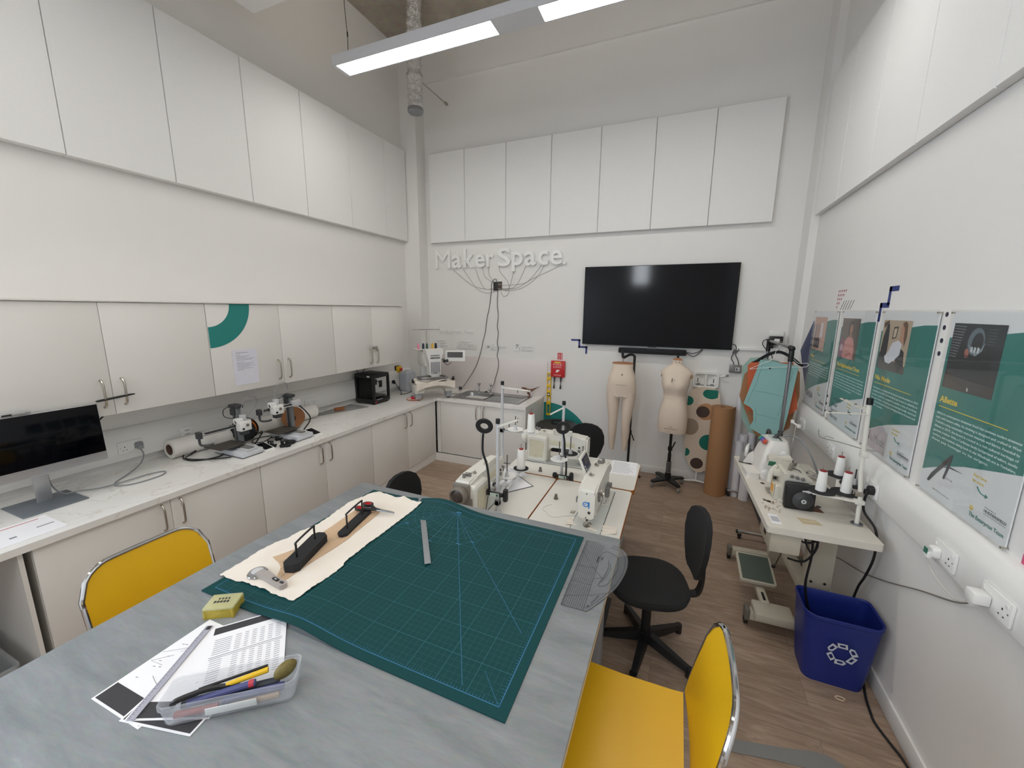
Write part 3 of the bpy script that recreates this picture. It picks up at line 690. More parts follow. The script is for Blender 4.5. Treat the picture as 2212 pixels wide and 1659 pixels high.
for sx in (-1, 1):
    for sy in (-1, 1): MB().cyl((sx*.12, sy*.115, 0), (sx*.12, sy*.115, .013), .018, BLK, n=12).build('foot', t)
cable('hanging_lead', [(-3.50, 3.58, 1.352), (-3.49, 3.62, 1.29), (-3.48, 3.66, 1.27), (-3.48, 3.70, 1.29), (-3.50, 3.78, 1.352)], .004, CABLEB, 'thin black lead hanging in a V below the wall cupboards beside the boxy printer')
# emergency stop, translucent tub, plug lead
t = thing('emergency_stop', 'yellow emergency stop box with a red button on the left wall by the corner', 'stop button', (XL, 4.62, 1.175))
MB().box(0, .02, -.05, .04, -.05, .05, BLK, .003).box(.02, .055, -.045, .045, -.045, .045, YEL, .006).build('box', t)
MB().lathe([(0.001, .055), (.014, .055), (.014, .066), (.022, .07), (.022, .082), (.015, .088), (0, .089)], RED, M=frame((0, .005, 0), (0, 1, 0), (0, 0, 1))).build('button', t)
t = thing('plastic_tub', 'translucent white plastic tub standing in the corner under the yellow stop button', 'tub', (-3.57, 4.66, W))
MB().loft([[(x, y, z) for x, y in rrect(-.085*k, .085*k, -.10*k, .10*k, .03)] for z, k in ((0, .9), (.01, .95), (.24, 1.0), (.27, .9), (.285, .6), (.30, .35))], FROST).build('body', t)
MB().box(-.08, .07, -.09, .09, .004, .07, WPL, .02).build('contents', t)
tag(plug_uk(MB(), FL(XL+.0722, 4.435, 1.025), CABLEB).build('mains_plug'), 'black mains plug in the socket right of the boxy printer', 'plug')
cable('mains_lead', [(-3.60, 4.435, 1.0), (-3.58, 4.45, .95), (-3.55, 4.47, .90), (-3.50, 4.42, .875), (-3.47, 4.36, .8735), (-3.44, 4.42, .8735), (-3.44, 4.52, .8735), (-3.46, 4.60, .8735)], .0042, CABLEB, 'black mains lead trailing from the wall plug over the worktop near the corner')
# red tape and orange ring plate
t = thing('orange_plate', 'small orange-rimmed plate on the worktop corner in front of the embroidery machine', 'plate', (-3.12, 4.205, W))
MB().lathe([(0, .003), (.07, .003), (.10, .008), (.10, .012), (.07, .006), (0, .006)], mat('pale_plate', '#eadfd3', .5), n=28).build('dish', t)
MB().tube([(.10*math.cos(2*PI*i/28), .10*math.sin(2*PI*i/28), .0115) for i in range(28)], .0035, mat('orange_rim', '#d8643c', .5), 6, True).build('rim', t)
tag(MB().box(-.028, .028, -.016, .016, 0, .036, RED, .004).box(-.024, .0, -.012, .012, .036, .05, mat('blue_grey_cap', '#5d7684', .5), .003).build('red_cartridge', None, (-3.13, 4.19, W+.007), R(30)), 'red box-shaped cartridge lying on the orange-rimmed plate', 'cartridge')
tag(MB().tube([(.014*math.cos(a), 0, .016+.014*math.sin(a)) for a in [2*PI*i/14 for i in range(14)]], .004, mat('dark_green_plastic', '#3e5a4c', .5), 6, True).box(.012, .03, -.003, .003, .002, .008, mat('dark_green_plastic', '#3e5a4c')).build('thread_snip', None, (-3.07, 4.24, W+.007), R(40)), 'small green looped snip beside the red cartridge on the plate', 'snip')

# ---------------------------------------------------------------- embroidery machine
t = thing('embroidery_machine', 'white multi-needle embroidery machine in the worktop corner with a grey screen arm', 'embroidery machine', (-2.906, 4.333, W), R(52))
b = MB(); LG_ = mat('leg_grey', '#a4a6aa', .4)
for sx in (-1, 1):
    q = MB().loft([[(sx*.205+x, .03+y, z) for x, y in rrect(-.045*k, .045*k, -.05*k, .05*k, .015)] for z, k in ((.016, .8), (.10, 1))], LG_).build('leg', t)
    MB().cyl((sx*.205, .02, 0), (sx*.205, .02, .017), .026, BLK, n=12).build('foot_pad', q)
CL = MATS['calico']
a = MB()
arch = [(-.26, .10), (-.15, .10), (-.13, .155), (-.06, .17), (.06, .17), (.13, .155), (.15, .10), (.26, .10), (.26, .185), (.22, .24), (-.22, .24), (-.26, .185)]
a.prism(arch, -.09, .05, CREAM, frame((0, 0, 0), (1, 0, 0), (0, 0, 1))).box(-.2, .2, .05, .45, .12, .20, CREAM, .02); a.build('carriage', t)
c_ = MB().grid(lambda u, v: (-.25+.5*u+.01*math.sin(v*9), -.105+.30*v, .262+.012*math.sin(u*11+v*5)-.035*(1-v)**3*(1 if abs(u-.5) > .28 else .3)-.05*max(0, abs(u-.5)-.42)*8), 24, 10, CL)
c_.grid(lambda u, v: (-.255+.51*u, -.108-.006*math.sin(u*19), .245-.10*v-.022*math.sin(PI*u)*(-v)+.03*v*math.sin(PI*u)), 24, 5, CL); c_.build('fabric', t)
MB().ring(rrect(-.19, .19, -.07, .16, .05), rrect(-.165, .165, -.05, .14, .04), .272, .292, ALU).build('hoop', t)
for sx in (-1, 1): MB().box(sx*.255, sx*.285, -.02, .03, .235, .265, BLK, .006).cyl((sx*.275, 0, .265), (sx*.275, 0, .285), .012, BLK).build('hoop_clamp', t)
h = MB()
hp = [(-.072, .33), (.072, .33), (.078, .50), (.11, .62), (.115, .66), (-.115, .66), (-.11, .62), (-.078, .50)]
h.prism(hp, -.02, .12, WPL, frame((0, .04, 0), (1, 0, 0), (0, 0, 1))).box(-.09, .09, .05, .40, .42, .62, WPL, .02).box(-.06, .06, .30, .44, .15, .5, WPL, .02); h.build('head', t)
g = MB()
g.box(-.062, .062, -.088, -.081, .345, .505, MATS.get('head_grey') or mat('head_grey', '#b9babd', .4), .002)
for i in range(6): g.box(-.053+i*.021, -.049+i*.021, -.0905, -.087, .37, .50, DGREY)
for i in range(6): g.box(-.06+i*.022, -.048+i*.022, -.088, -.081, .545, .56, BLK)
for i in range(6): g.cyl((-.05+i*.02, -.082, .585), (-.05+i*.02, -.094, .585), .006, DGREY, n=8)
g.box(-.025, .025, -.09, -.087, .358, .364, INK); g.build('thread_front', t)
n_ = MB().box(-.055, .055, -.085, -.03, .305, .335, LGREY, .004).box(-.075, .075, -.07, -.03, .315, .33, BLK, .003)
for i in range(6): n_.cyl((-.045+i*.018, -.06, .292), (-.045+i*.018, -.06, .31), .0025, CHROME, n=6)
n_.build('needle_bar', t)
MB().box(-.17, .17, .12, .30, .64, .648, CREAM, .003).build('spool_tray', t)
sp = [(-.14, '#e58aa6'), (-.075, '#20253f'), (-.025, '#3d5a4a'), (.05, '#e5b23b'), (.095, '#15151a'), (.14, '#c9cad3')]
for i, (x, c_) in enumerate(sp):
    MB().lathe([(0, .648), (.016, .648), (.015, .70), (.009, .722), (0, .724)], mat('spool_thread_%d' % i, c_, .7), (x, .16, 0), 12).build('thread_spool', t)
MB().cyl((.0, .25, .648), (.0, .25, .90), .005, STEEL, n=8).box(-.19, .19, .244, .256, .892, .899, STEEL).box(-.09, .09, .235, .265, .896, .902, ALU).build('thread_guide', t)
s_ = MB().box(.08, .18, .02, .05, .505, .525, MGREY, .003).box(.15, .20, -.03, .05, .48, .51, DGREY, .005); s_.build('screen_arm', t)
Ms = Matrix.Translation((.29, -.035, .56)) @ Matrix.Rotation(R(-28), 4, 'Z') @ Matrix.Rotation(R(-12), 4, 'X')
MB().box(-.135, .135, 0, .03, -.075, .075, WPL, .012, Ms).box(-.105, .105, -.003, .0, -.025, .055, LGREY, 0, Ms).build('control_panel', t)
MB().box(-.10, .10, -.005, -.0032, -.02, .05, mat('lcd_dark', '#3b3733', .2), 0, Ms).cyl((-.10, -.004, -.05), (-.10, .0, -.05), .009, INK, M=Ms).build('screen', t)
MB().tube(smooth_path([(.14, .02, .49), (.17, -.02, .455), (.2, -.02, .45), (.24, -.03, .48)], 5), .004, CABLEB, 6).build('screen_cable', t)
cable('power_lead', [(-2.86, 4.72, .8735), (-2.80, 4.72, .8735), (-2.72, 4.74, .8735), (-2.74, 4.85, .8735), (-2.66, 5.04, .8735)], .004, CABLEG, 'grey lead on the worktop between the embroidery machine and the sink')

# ---------------------------------------------------------------- sink, taps, dinosaur
t = thing('sink', 'stainless steel sink with a bowl and a ribbed drainer let into the worktop', 'sink', (-2.265, 4.755, W))
RW, RD = .49, .265
bx0, bx1, by0, by1 = -.42, -.03, -.16, .15
b = MB()
for x0, x1, y0, y1 in ((-RW, bx0, -RD, RD), (bx0, bx1, -RD, by0), (bx0, bx1, by1, RD), (bx1, RW, -RD, -.2), (bx1, RW, .12, RD), (.455, RW, -.2, .12)): b.box(x0, x1, y0, y1, .0002, .004, SS)
b.ring(rrect(-RW-.004, RW+.004, -RD-.004, RD+.004, .03), rrect(-RW+.008, RW-.008, -RD+.008, RD-.008, .025), .0002, .0055, SS); b.build('rim', t)
b = MB(); lo = lambda k, z: [(x, y, z) for x, y in rrect(bx0+k, bx1-k, by0+k, by1-k, .06)]
vs = [lo(0, .004), lo(.006, -.02), lo(.018, -.13), lo(.05, -.15)]; b.loft(vs, SS, caps=False); n = len(vs[0]); b.add(vs[-1], [tuple(range(n))], SS)
b.cyl((-.225, 0, -.15), (-.225, 0, -.147), .04, ALU).cyl((-.225, by1-.012, -.04), (-.225, by1-.03, -.04), .014, CHROME); b.build('bowl', t)
b = MB().box(bx1, .455, -.2, .12, -.006, -.003, SS)
for i in range(9): b.tube([(bx1+.02, -.18+i*.034, -.002), (.44, -.18+i*.034, -.002)], .005, SS, 8)
b.build('drainer', t)
for x, k in ((-2.555, 'left-hand'), (-2.375, 'right-hand')):
    t = thing('pillar_tap', 'chrome pillar tap behind the sink bowl, %s' % ('nearer the embroidery machine' if x < -2.5 else 'nearer the drainer'), 'tap', (x, 4.945, W+.004), group='pair of sink taps')
    MB().lathe([(0, 0), (.024, 0), (.024, .006), (.016, .012), (.014, .07), (.017, .08), (.012, .09), (0, .092)], CHROME).tube(smooth_path([(0, 0, .07), (0, -.05, .085), (0, -.09, .075), (0, -.10, .055)], 5), .011, CHROME, 10).build('body', t)
    MB().lathe([(0, .09), (.01, .09), (.01, .105), (.026, .115), (.026, .13), (.018, .14), (0, .142)], CHROME, n=6).build('handle', t)
t = thing('toy_dinosaur', 'small brown toy dinosaur standing on the worktop at the back of the drainer', 'toy', (-1.81, 4.98, W), R(12))
DB = mat('dinosaur_brown', '#6f4535', .7, var=.2, scale=60)
b = MB()
b.tube(smooth_path([(-.075, 0, .118), (-.055, 0, .112), (-.03, 0, .095), (.0, 0, .085), (.04, 0, .10), (.09, 0, .125), (.14, 0, .15)], 4), [.010, .012, .014, .016, .017, .016, .017, .019, .021, .023, .025, .026, .025, .022, .02, .018, .016, .013, .011, .009, .007, .005, .004, .003, .002], DB, 10)
b.sph((-.085, 0, .12), (.024, .012, .013), DB, 12, 8)
for s_ in (-1, 1): b.tube(smooth_path([(.0, s_*.012, .085), (-.012, s_*.016, .05), (.008, s_*.016, .028), (-.004, s_*.016, .004), (-.022, s_*.016, .004)], 4), [.014]*5+[.010]*4+[.007]*8, DB, 8); b.tube([(-.04, s_*.012, .09), (-.052, s_*.014, .075), (-.06, s_*.012, .08)], .004, DB, 6)
b.build('body', t)
# ================================================================ back wall
LET = mat('white_raised_lettering', '#ecebe9', .5, var=.01)
def glyph(ch, x0, x1, zb, zt, depth, fr0, bold):
    vs, fs, bb = text_geo(ch, bold); y0 = min(v[1] for v in vs); y1 = max(v[1] for v in vs)
    return [((v[0]-bb[0])/(bb[1]-bb[0])*(x1-x0)+x0, (v[1]-y0)/(y1-y0)*(zt-zb)+zb, v[2]*depth+.001) for v in vs], fs
for ch, x0, x1, zb, zt, lab in (('M', -3.317, -3.073, 2.604, 2.853, 'white raised letter M starting the word Maker'), ('a', -3.045, -2.893, 2.604, 2.782, 'white raised letter a second in Maker'), ('k', -2.856, -2.694, 2.606, 2.858, 'white raised letter k in Maker'), ('e', -2.675, -2.523, 2.604, 2.78, 'white raised letter e fourth in Maker'), ('r', -2.50, -2.393, 2.608, 2.78, 'white raised letter r ending Maker'),
        ('S', -2.333, -2.148, 2.606, 2.842, 'white raised capital S starting the word Space'), ('p', -2.126, -1.968, 2.536, 2.785, 'white raised letter p in Space'), ('a', -1.947, -1.785, 2.606, 2.787, 'white raised letter a third in Space'), ('c', -1.757, -1.621, 2.606, 2.787, 'white raised letter c in Space'), ('e', -1.594, -1.433, 2.606, 2.785, 'white raised letter e ending Space'), ('.', -1.425, -1.385, 2.605, 2.645, 'white raised full stop after Space')):
    vs, fs = glyph(ch, x0, x1, zb, zt, .035, None, 0 if ch == 'M' else .018)
    tag(MB().add(vs, fs, LET, FB(0, YB, 0)).build('wall_letter', smooth=30), lab, 'letter', 'raised lettering on the back wall')
def wordmark(label, items):
    b = MB()
    for it in items:
        if it[0] == 'ring': b.ring([(it[1]+it[3]*math.cos(2*PI*i/24), it[2]+it[3]*math.sin(2*PI*i/24)) for i in range(24)], [(it[1]+it[3]*.5*math.cos(2*PI*i/24), it[2]+it[3]*.5*math.sin(2*PI*i/24)) for i in range(24)], .0005, .012, LET, FB(0, YB, 0))
        elif it[0] == 'bar': b.box(it[1], it[2], YB-.012, YB-.0005, it[3], it[4], LET)
        else:
            s_, x, z, w_, h_ = it[1:]; b.text(s_, FB(x, YB-.0005, z), LET, w_, h_, .012, .012)
    tag(b.build('wall_wordmark'), label, 'wall sign', 'small raised wordmarks on the back wall')
wordmark('small white raised words The Enterprise Team under a ring', [('ring', -3.318, 1.778, .028), ('t', 'The Enterprise Team', -3.338, 1.692, .612, .052)])
wordmark('small white raised three-line motto behind the embroidery machine', [('t', 'Inspire ideas', -3.338, 1.566, .13, .018), ('t', 'Innovate boldly', -3.338, 1.528, .155, .018), ('t', 'Incubate growth', -3.338, 1.49, .175, .018)])
wordmark('small white raised words University of Huddersfield', [('t', 'University of', -2.955, 1.557, .20, .026), ('t', 'HUDDERSFIELD', -3.012, 1.50, .345, .042), ('t', 'Inspiring global professionals', -3.008, 1.468, .335, .018)])
wordmark('small white raised words 3M Kirklees between two hanging cables', [('t', '3M', -2.535, 1.497, .075, .052), ('t', 'Kirklees', -2.45, 1.505, .24, .052), ('t', 'COUNCIL', -2.44, 1.474, .11, .018)])
wordmark('small white raised words Business Kitchen with a large BK', [('t', 'B', -2.085, 1.478, .07, .095), ('t', 'K', -2.055, 1.52, .055, .06), ('t', 'Business', -1.985, 1.525, .19, .03), ('t', 'Kitchen', -1.985, 1.48, .165, .03)])
# led controller and its wires
t = thing('light_controller', 'small circuit board below the raised letters with thin wires fanning out to each letter', 'controller', (-2.34, YB, 2.355))
MB().box(-.06, .0, -.022, -.0005, -.065, .05, BLK, .003).build('case', t)
b = MB().box(.0, .062, -.012, -.0005, -.055, .055, mat('circuit_board', '#6d5a52', .6, var=.3, scale=80))
for i in range(5): b.box(.008, .055, -.02, -.011, -.048+i*.021, -.036+i*.021, [MGREY, DGREY, mat('terminal_brown', '#5a3b32', .6)][i % 3])
b.build('board', t)
WR = mat('thin_wire', '#a39f9a', .6)
wires = [[(-3.061, 2.602), (-2.931, 2.502), (-2.724, 2.36), (-2.504, 2.31), (-2.396, 2.312)], [(-2.889, 2.605), (-2.786, 2.471), (-2.66, 2.318), (-2.535, 2.263), (-2.427, 2.269), (-2.39, 2.30)], [(-2.689, 2.615), (-2.643, 2.482), (-2.566, 2.345), (-2.504, 2.31), (-2.39, 2.32)], [(-2.572, 2.606), (-2.534, 2.48), (-2.395, 2.39)], [(-2.475, 2.61), (-2.472, 2.505), (-2.395, 2.40)], [(-2.32, 2.62), (-2.306, 2.541), (-2.201, 2.42), (-2.17, 2.327), (-2.185, 2.247), (-2.252, 2.214), (-2.30, 2.295)], [(-2.106, 2.54), (-2.156, 2.366), (-2.2, 2.3), (-2.285, 2.305)], [(-1.93, 2.61), (-2.025, 2.416), (-2.111, 2.326), (-2.285, 2.318)], [(-1.718, 2.61), (-1.827, 2.477), (-1.938, 2.389), (-2.112, 2.365), (-2.285, 2.361)], [(-1.68, 2.608), (-1.771, 2.463), (-1.98, 2.324), (-2.2, 2.287), (-2.285, 2.31)], [(-1.43, 2.608), (-1.634, 2.523), (-1.84, 2.439), (-2.053, 2.325), (-2.285, 2.305)]]
for w_ in wires: MB().tube(smooth_path([(x+2.34, -.006, z-2.355) for x, z in w_], 5), .0025, WR, 5).build('wire', t)
cable('hanging_lead', [(-2.36, YB-.02, 2.40), (-2.35, YB-.024, 2.43), (-2.385, YB-.03, 2.44), (-2.43, YB-.02, 2.38), (-2.437, YB-.012, 2.277), (-2.47, YB-.01, 2.05), (-2.50, YB-.01, 1.93), (-2.535, YB-.012, 1.70), (-2.56, YB-.012, 1.62), (-2.60, YB-.014, 1.45), (-2.676, YB-.02, 1.227), (-2.79, YB-.05, 1.03), (-2.865, YB-.09, .905)], .0038, CABLEB, 'left of two thin dark leads hanging from the circuit board to a plug', group='leads hanging from the circuit board')
cable('hanging_lead', [(-2.335, YB-.015, 2.30), (-2.345, YB-.012, 2.1), (-2.33, YB-.012, 1.95), (-2.345, YB-.012, 1.80), (-2.329, YB-.012, 1.707), (-2.345, YB-.012, 1.57), (-2.325, YB-.012, 1.49), (-2.345, YB-.014, 1.40), (-2.32, YB-.016, 1.30), (-2.335, YB-.018, 1.18), (-2.37, YB-.03, 1.05), (-2.385, YB-.05, .97), (-2.43, YB-.07, .90), (-2.50, YB-.09, .8735)], .0038, CABLEB, 'right of two thin dark leads hanging from the circuit board behind the taps', group='leads hanging from the circuit board')
tag(plug_uk(MB(), frame((-2.885, YB-.12, .868), (.8, .6, 0), (-.3, .4, .87)) @ Matrix.Translation((0, .03, .0)), BLK).build('mains_plug'), 'black mains plug lying on the worktop beside the sink', 'plug')
tag(MB().lathe([(0, 0), (.03, 0), (.03, .006), (0, .008)], BLK, (-2.47, 5.0, W)).build('worktop_grommet'), 'flat black disc on the worktop behind the taps', 'disc')

# screen, soundbar
t = thing('wall_television', 'large black television mounted on the back wall', 'television', (-.283, YB, 2.088))
MB().box(-.30, .30, -.03, -.0005, -.2, .2, DGREY).build('wall_bracket', t)
MB().box(-.846, .846, -.06, -.032, -.475, .473, BLK, .004).box(-.5, .5, -.036, -.028, -.4, .3, BLKM).build('casing', t)
MB().box(-.84, .84, -.0622, -.0602, -.462, .467, SCREEN).build('screen', t)
MB().box(-.05, .05, -.058, -.045, -.482, -.474, DGREY).build('badge', t)
t = thing('soundbar', 'long black soundbar on the wall under the television', 'soundbar', (-.284, YB, 1.557))
MB().box(-.385, .385, -.085, -.002, -.032, .032, BLKM, .01).build('body', t)
MB().box(-.05, .05, -.09, -.05, .026, .034, DGREY, .002).build('control_strip', t)
for pts in ([(.098, -.05, 1.565), (.16, -.03, 1.552), (.2, -.02, 1.56), (.24, -.02, 1.58), (.27, -.025, 1.615)], [(.098, -.05, 1.56), (.15, -.03, 1.525), (.19, -.02, 1.52), (.23, -.02, 1.55), (.275, -.025, 1.60)]):
    cable('speaker_lead', [(x, YB+y, z) for x, y, z in pts], .004, CABLEB, 'one of two thin black leads curving from the soundbar up to the television', group='soundbar leads')
t = thing('connection_box', 'grey wall connection box with leads from the television', 'connection box', (.623, YB, 1.40))
MB().box(-.06, .06, -.035, -.0005, -.045, .045, mat('box_grey', '#85827f', .4, .3), .004).build('box', t)
MB().box(.0, .045, -.037, -.034, -.025, .02, LGREY).box(.008, .02, -.039, -.034, -.015, .01, DGREY).build('socket_insert', t)
for pts, lab in (([(.555, -.04, 1.68), (.60, -.03, 1.665), (.61, -.02, 1.61), (.58, -.02, 1.55), (.575, -.02, 1.51), (.60, -.02, 1.47), (.602, -.02, 1.445)], 'thin black lead looping from the television edge to the left of the grey wall box'), ([(.58, -.02, 1.57), (.60, -.016, 1.62), (.64, -.02, 1.625), (.61, -.02, 1.57), (.64, -.02, 1.50), (.655, -.02, 1.445)], 'thin black lead bending under the television to the right of the grey wall box')):
    cable('screen_lead', [(x, YB+y, z) for x, y, z in pts], .0042, CABLEB, lab)
t = thing('power_adapter', 'black power adapter plugged in high on the back wall beside the corner column', 'adapter', (.975, YB, 1.735))
MB().box(-.07, .07, -.03, -.0005, .04, .10, WPL, .008).build('wall_plate', t)
MB().box(-.06, .06, -.07, -.002, -.045, .045, BLK, .008).box(-.06, -.02, -.06, -.01, -.085, -.045, BLK, .004).build('case', t)
MB().box(-.02, .03, -.0715, -.069, -.02, .02, WPL).build('rating_label', t)
cable('adapter_lead', [(.915, YB-.04, 1.75), (.87, YB-.04, 1.735), (.855, YB-.04, 1.70), (.88, YB-.03, 1.655), (.96, YB-.04, 1.56), (.965, YB-.03, 1.40)], .004, CABLEB, 'thin black lead dropping from the power adapter behind the garment rail')

# wall graphics
def zig(pts, w_):
    out = []; 
    for (a, b_), (c, d_) in zip(pts, pts[1:]): out.append((min(a, c)-w_, max(a, c)+w_, min(b_, d_)-w_, max(b_, d_)+w_))
    return out
b = MB()
for x0, x1, z0, z1 in zig([(-1.275, 1.655), (-1.178, 1.655), (-1.178, 1.568), (-1.083, 1.568), (-1.083, 1.495)], .0125): b.box(x0, x1, YB-.0016, YB-.0003, z0, z1, NAVY)
tag(b.build('zigzag_decal'), 'navy stepped line stuck on the back wall at the lower left corner of the television', 'wall decal')
pl = [(-1.64, .105)]+[(-1.64, .166+.621)]+[(-1.58+.624*math.cos(R(a)), .166+.624*math.sin(R(a))) for a in range(92, -7, -4)]+[(-.96, .105)]
tag(MB().prism(pl, .0003, .0014, TEAL, FB(0, YB, 0)).build('teal_disc_decal'), 'large teal disc stuck low on the back wall behind the black lidded bin', 'wall decal')

# fire blanket, signs, level
t = thing('fire_blanket', 'red fire blanket box hanging on the back wall above the yellow level', 'fire blanket', (-1.447, YB, 1.263))
MB().box(-.095, .095, -.045, -.001, -.11, .11, RED, .01).build('case', t)
for x in (-.045, .045): MB().loft([[(x-.012, -.03, -.108), (x+.012, -.03, -.108), (x+.012, -.027, -.108), (x-.012, -.027, -.108)], [(x-.006, -.03, -.2), (x+.001, -.03, -.2), (x+.001, -.026, -.2), (x-.006, -.026, -.2)], [(x-.016, -.032, -.268), (x+.008, -.032, -.268), (x+.008, -.026, -.268), (x-.016, -.026, -.268)]], BLK).build('pull_tape', t)
PK = mat('pale_pink_ink', '#eab9b6', .6); F = FB(0, -.0452, 0)
b = MB().box(-.045, .04, -.0458, -.045, .08, .098, GOLD); b.text('FIRE', F @ Matrix.Translation((-.06, .05, 0)), PK, .115, .024).text('BLANKET', F @ Matrix.Translation((-.06, .017, 0)), PK, .115, .024)
b.prism([(-.028, -.045), (-.02, -.03), (-.012, -.01), (.02, -.008), (.03, -.02), (.012, -.03), (0, -.043)], .0002, .0006, WPL, F)
b.box(-.05, .05, -.0457, -.045, -.078, -.074, PK).box(-.05, .05, -.0457, -.045, -.088, -.085, PK); b.build('print', t)
for z, lab, tx in ((1.455, 'upper of two small red safety signs above the fire blanket', 'Fire'), (1.408, 'lower of two small red safety signs above the fire blanket', 'blanket')):
    t = thing('safety_sign', lab, 'sign', (-1.43, YB, z), group='red signs above the fire blanket')
    MB().box(-.034, .034, -.0025, -.0003, -.021, .021, RED).build('plate', t)
    MB().text(tx, FB(-.024, -.0026, .0), WPL, .03, .009).box(-.024, .008, -.003, -.0024, -.012, -.008, WPL).box(.018, .026, -.003, -.0024, -.014, .014, WPL).build('print', t)
t = thing('spirit_level', 'yellow spirit level hanging upright on the back wall at the end of the sink worktop', 'spirit level', (-1.568, YB, .905))
b = MB().box(-.028, -.019, -.024, -.003, -.295, .295, YEL, .002).box(.019, .028, -.024, -.003, -.295, .295, YEL, .002)
for z0, z1 in ((-.295, -.27), (-.14, -.09), (-.045, .06), (.10, .14), (.20, .24), (.28, .295)): b.box(-.02, .02, -.022, -.005, z0, z1, YEL, .002)
b.build('frame', t)
MB().box(-.018, .018, -.0245, -.02, -.025, .025, BLK, .003).cyl((0, -.0235, 0), (0, -.0265, 0), .013, WPL).build('vial', t)
MB().cyl((0, -.03, .26), (0, 0, .26), .004, STEEL, n=8).build('hook', t)
# black lidded bin
t = thing('lidded_bin', 'round black lidded bin against the back wall at the end of the sink cupboard', 'bin', (-1.335, 4.72, 0))
MB().lathe([(0, 0), (.19, 0), (.20, .02), (.238, .56), (.245, .58), (.22, .585), (.19, .03), (0, .02)], BLKM, n=36).build('tub', t)
MB().lathe([(.245, .578), (.262, .585), (.262, .602), (.245, .615), (.20, .618), (.19, .612), (.14, .622), (0, .628)], BLK, n=36).build('lid', t)
MB().tube(smooth_path([(-.055, 0, .622), (-.055, 0, .655), (.055, 0, .655), (.055, 0, .622)], 3), .01, BLK, 8, sq=(.035, .012)).build('lid_handle', t)

# ================================================================ mannequins
SKN = mat('dress_form_calico', '#dccbb9', .9, var=.03, scale=120, bump=.15)
STAMP = mat('faded_stamp', '#6f635b', .8)
LEA = mat('tan_leather_cap', '#b07a56', .7)
def ell(cx, cy, rx, ry, z, n=28, e=2.0):
    out = []
    for j in range(n):
        a = 2*PI*j/n; c, s_ = math.cos(a), math.sin(a)
        out.append((cx+rx*math.copysign(abs(c)**(2/e), c), cy+ry*math.copysign(abs(s_)**(2/e), s_), z))
    return out
def castor(b, x, y, z, r=.024, m=None):
    b.cyl((x, y, z+r*1.1), (x, y, z+r*2.4), .008, STEEL, n=8).cyl((x-.011, y+.01, z+r), (x+.011, y+.01, z+r), r, m or MGREY, n=16).box(x-.016, x+.016, y-.012, y+.022, z+r*1.15, z+r*2.0, m or MGREY, .005)
def star_base(t, r, zt, n=4, rot=45):
    b = MB(); cs = []
    for i in range(n):
        a = R(rot+360*i/n); u = Vector((math.cos(a), math.sin(a), 0)); v = Vector((-u.y, u.x, 0)); o_ = u*r
        b.loft([[tuple(u*.03+v*.05+Vector((0, 0, zt))), tuple(u*.03-v*.05+Vector((0, 0, zt))), tuple(u*.03-v*.05+Vector((0, 0, zt+.02))), tuple(u*.03+v*.05+Vector((0, 0, zt+.02)))],
                [tuple(o_+v*.022+Vector((0, 0, zt-.02))), tuple(o_-v*.022+Vector((0, 0, zt-.02))), tuple(o_-v*.022+Vector((0, 0, zt))), tuple(o_+v*.022+Vector((0, 0, zt)))]], BLK)
        cs.append(o_)
    b.cyl((0, 0, zt-.01), (0, 0, zt+.07), .034, BLK, n=16); b.build('base', t)
    for o_ in cs:
        c = MB(); castor(c, o_.x*.97, o_.y*.97, 0, .026); c.build('castor', t)
# torso form
t = thing('dress_form', 'calico torso dress form on a black castor stand in front of the back wall', 'mannequin', (.015, 4.80, 0), R(-8))
star_base(t, .21, .085)
MB().cyl((0, 0, .10), (0, 0, .26), .026, BLK).cyl((0, 0, .26), (0, 0, .40), .02, BLK).cyl((0, 0, .40), (0, 0, .70), .016, BLK).build('pole', t)
b = MB()
for i in range(7): b.cyl((0, 0, .17+i*.02), (0, 0, .178+i*.02), .03, MGREY, n=16)
b.build('height_spring', t)
MB().tube([(.0, -.015, .46), (.03, -.03, .49), (.055, -.045, .56)], .008, BLK, 8).cyl((.0, 0, .44), (.0, 0, .48), .026, BLK).build('clamp_lever', t)
prof = [(.665, .150, .095), (.70, .157, .104), (.80, .158, .113), (.90, .152, .116), (.98, .136, .106), (1.045, .121, .092), (1.085, .116, .088), (1.12, .120, .094), (1.17, .132, .110), (1.215, .143, .124), (1.26, .148, .120), (1.32, .156, .102), (1.37, .168, .085), (1.405, .165, .07), (1.43, .13, .06), (1.445, .085, .052), (1.455, .055, .05), (1.50, .047, .047)]
secs = []
for z, rx, ry in prof:
    q = ell(0, .0, rx, ry, z, 40, 2.25 if z < 1.3 else 2.0); o_ = []
    for x, y, zz in q:
        if 1.12 < z < 1.30 and y < 0:                      # bust
            k = math.exp(-((z-1.215)/.05)**2); y -= .028*k*(math.exp(-((x-.068)/.045)**2)+math.exp(-((x+.068)/.045)**2))
        if z < 1.0 and y > 0: y += .018*math.exp(-((z-.86)/.09)**2)*math.cos(x*9)
        if z > 1.33: zz = z-.045*max(0, abs(x)-.05)/.12*(1 if z > 1.39 else .3)
        o_.append((x, y, zz))
    secs.append(o_)
bd = MB().loft(secs, SKN).build('torso', t, smooth=60)
MB().lathe([(.049, 1.50), (.05, 1.506), (.03, 1.52), (0, 1.522)], LEA).cyl((0, 0, 1.52), (0, 0, 1.55), .012, BLK).build('neck_cap', t)
for sx in (-1, 1):
    q = MB().lathe([(0, .014), (.03, .012), (.042, 0), (0, 0)], mat('arm_plate_tan', '#c0a070', .7), M=frame((sx*.148, .0, 1.345), (0, 1, 0), (-sx*.35, 0, .93)), sx=.9, sy=1.25); q.build('arm_plate', t)
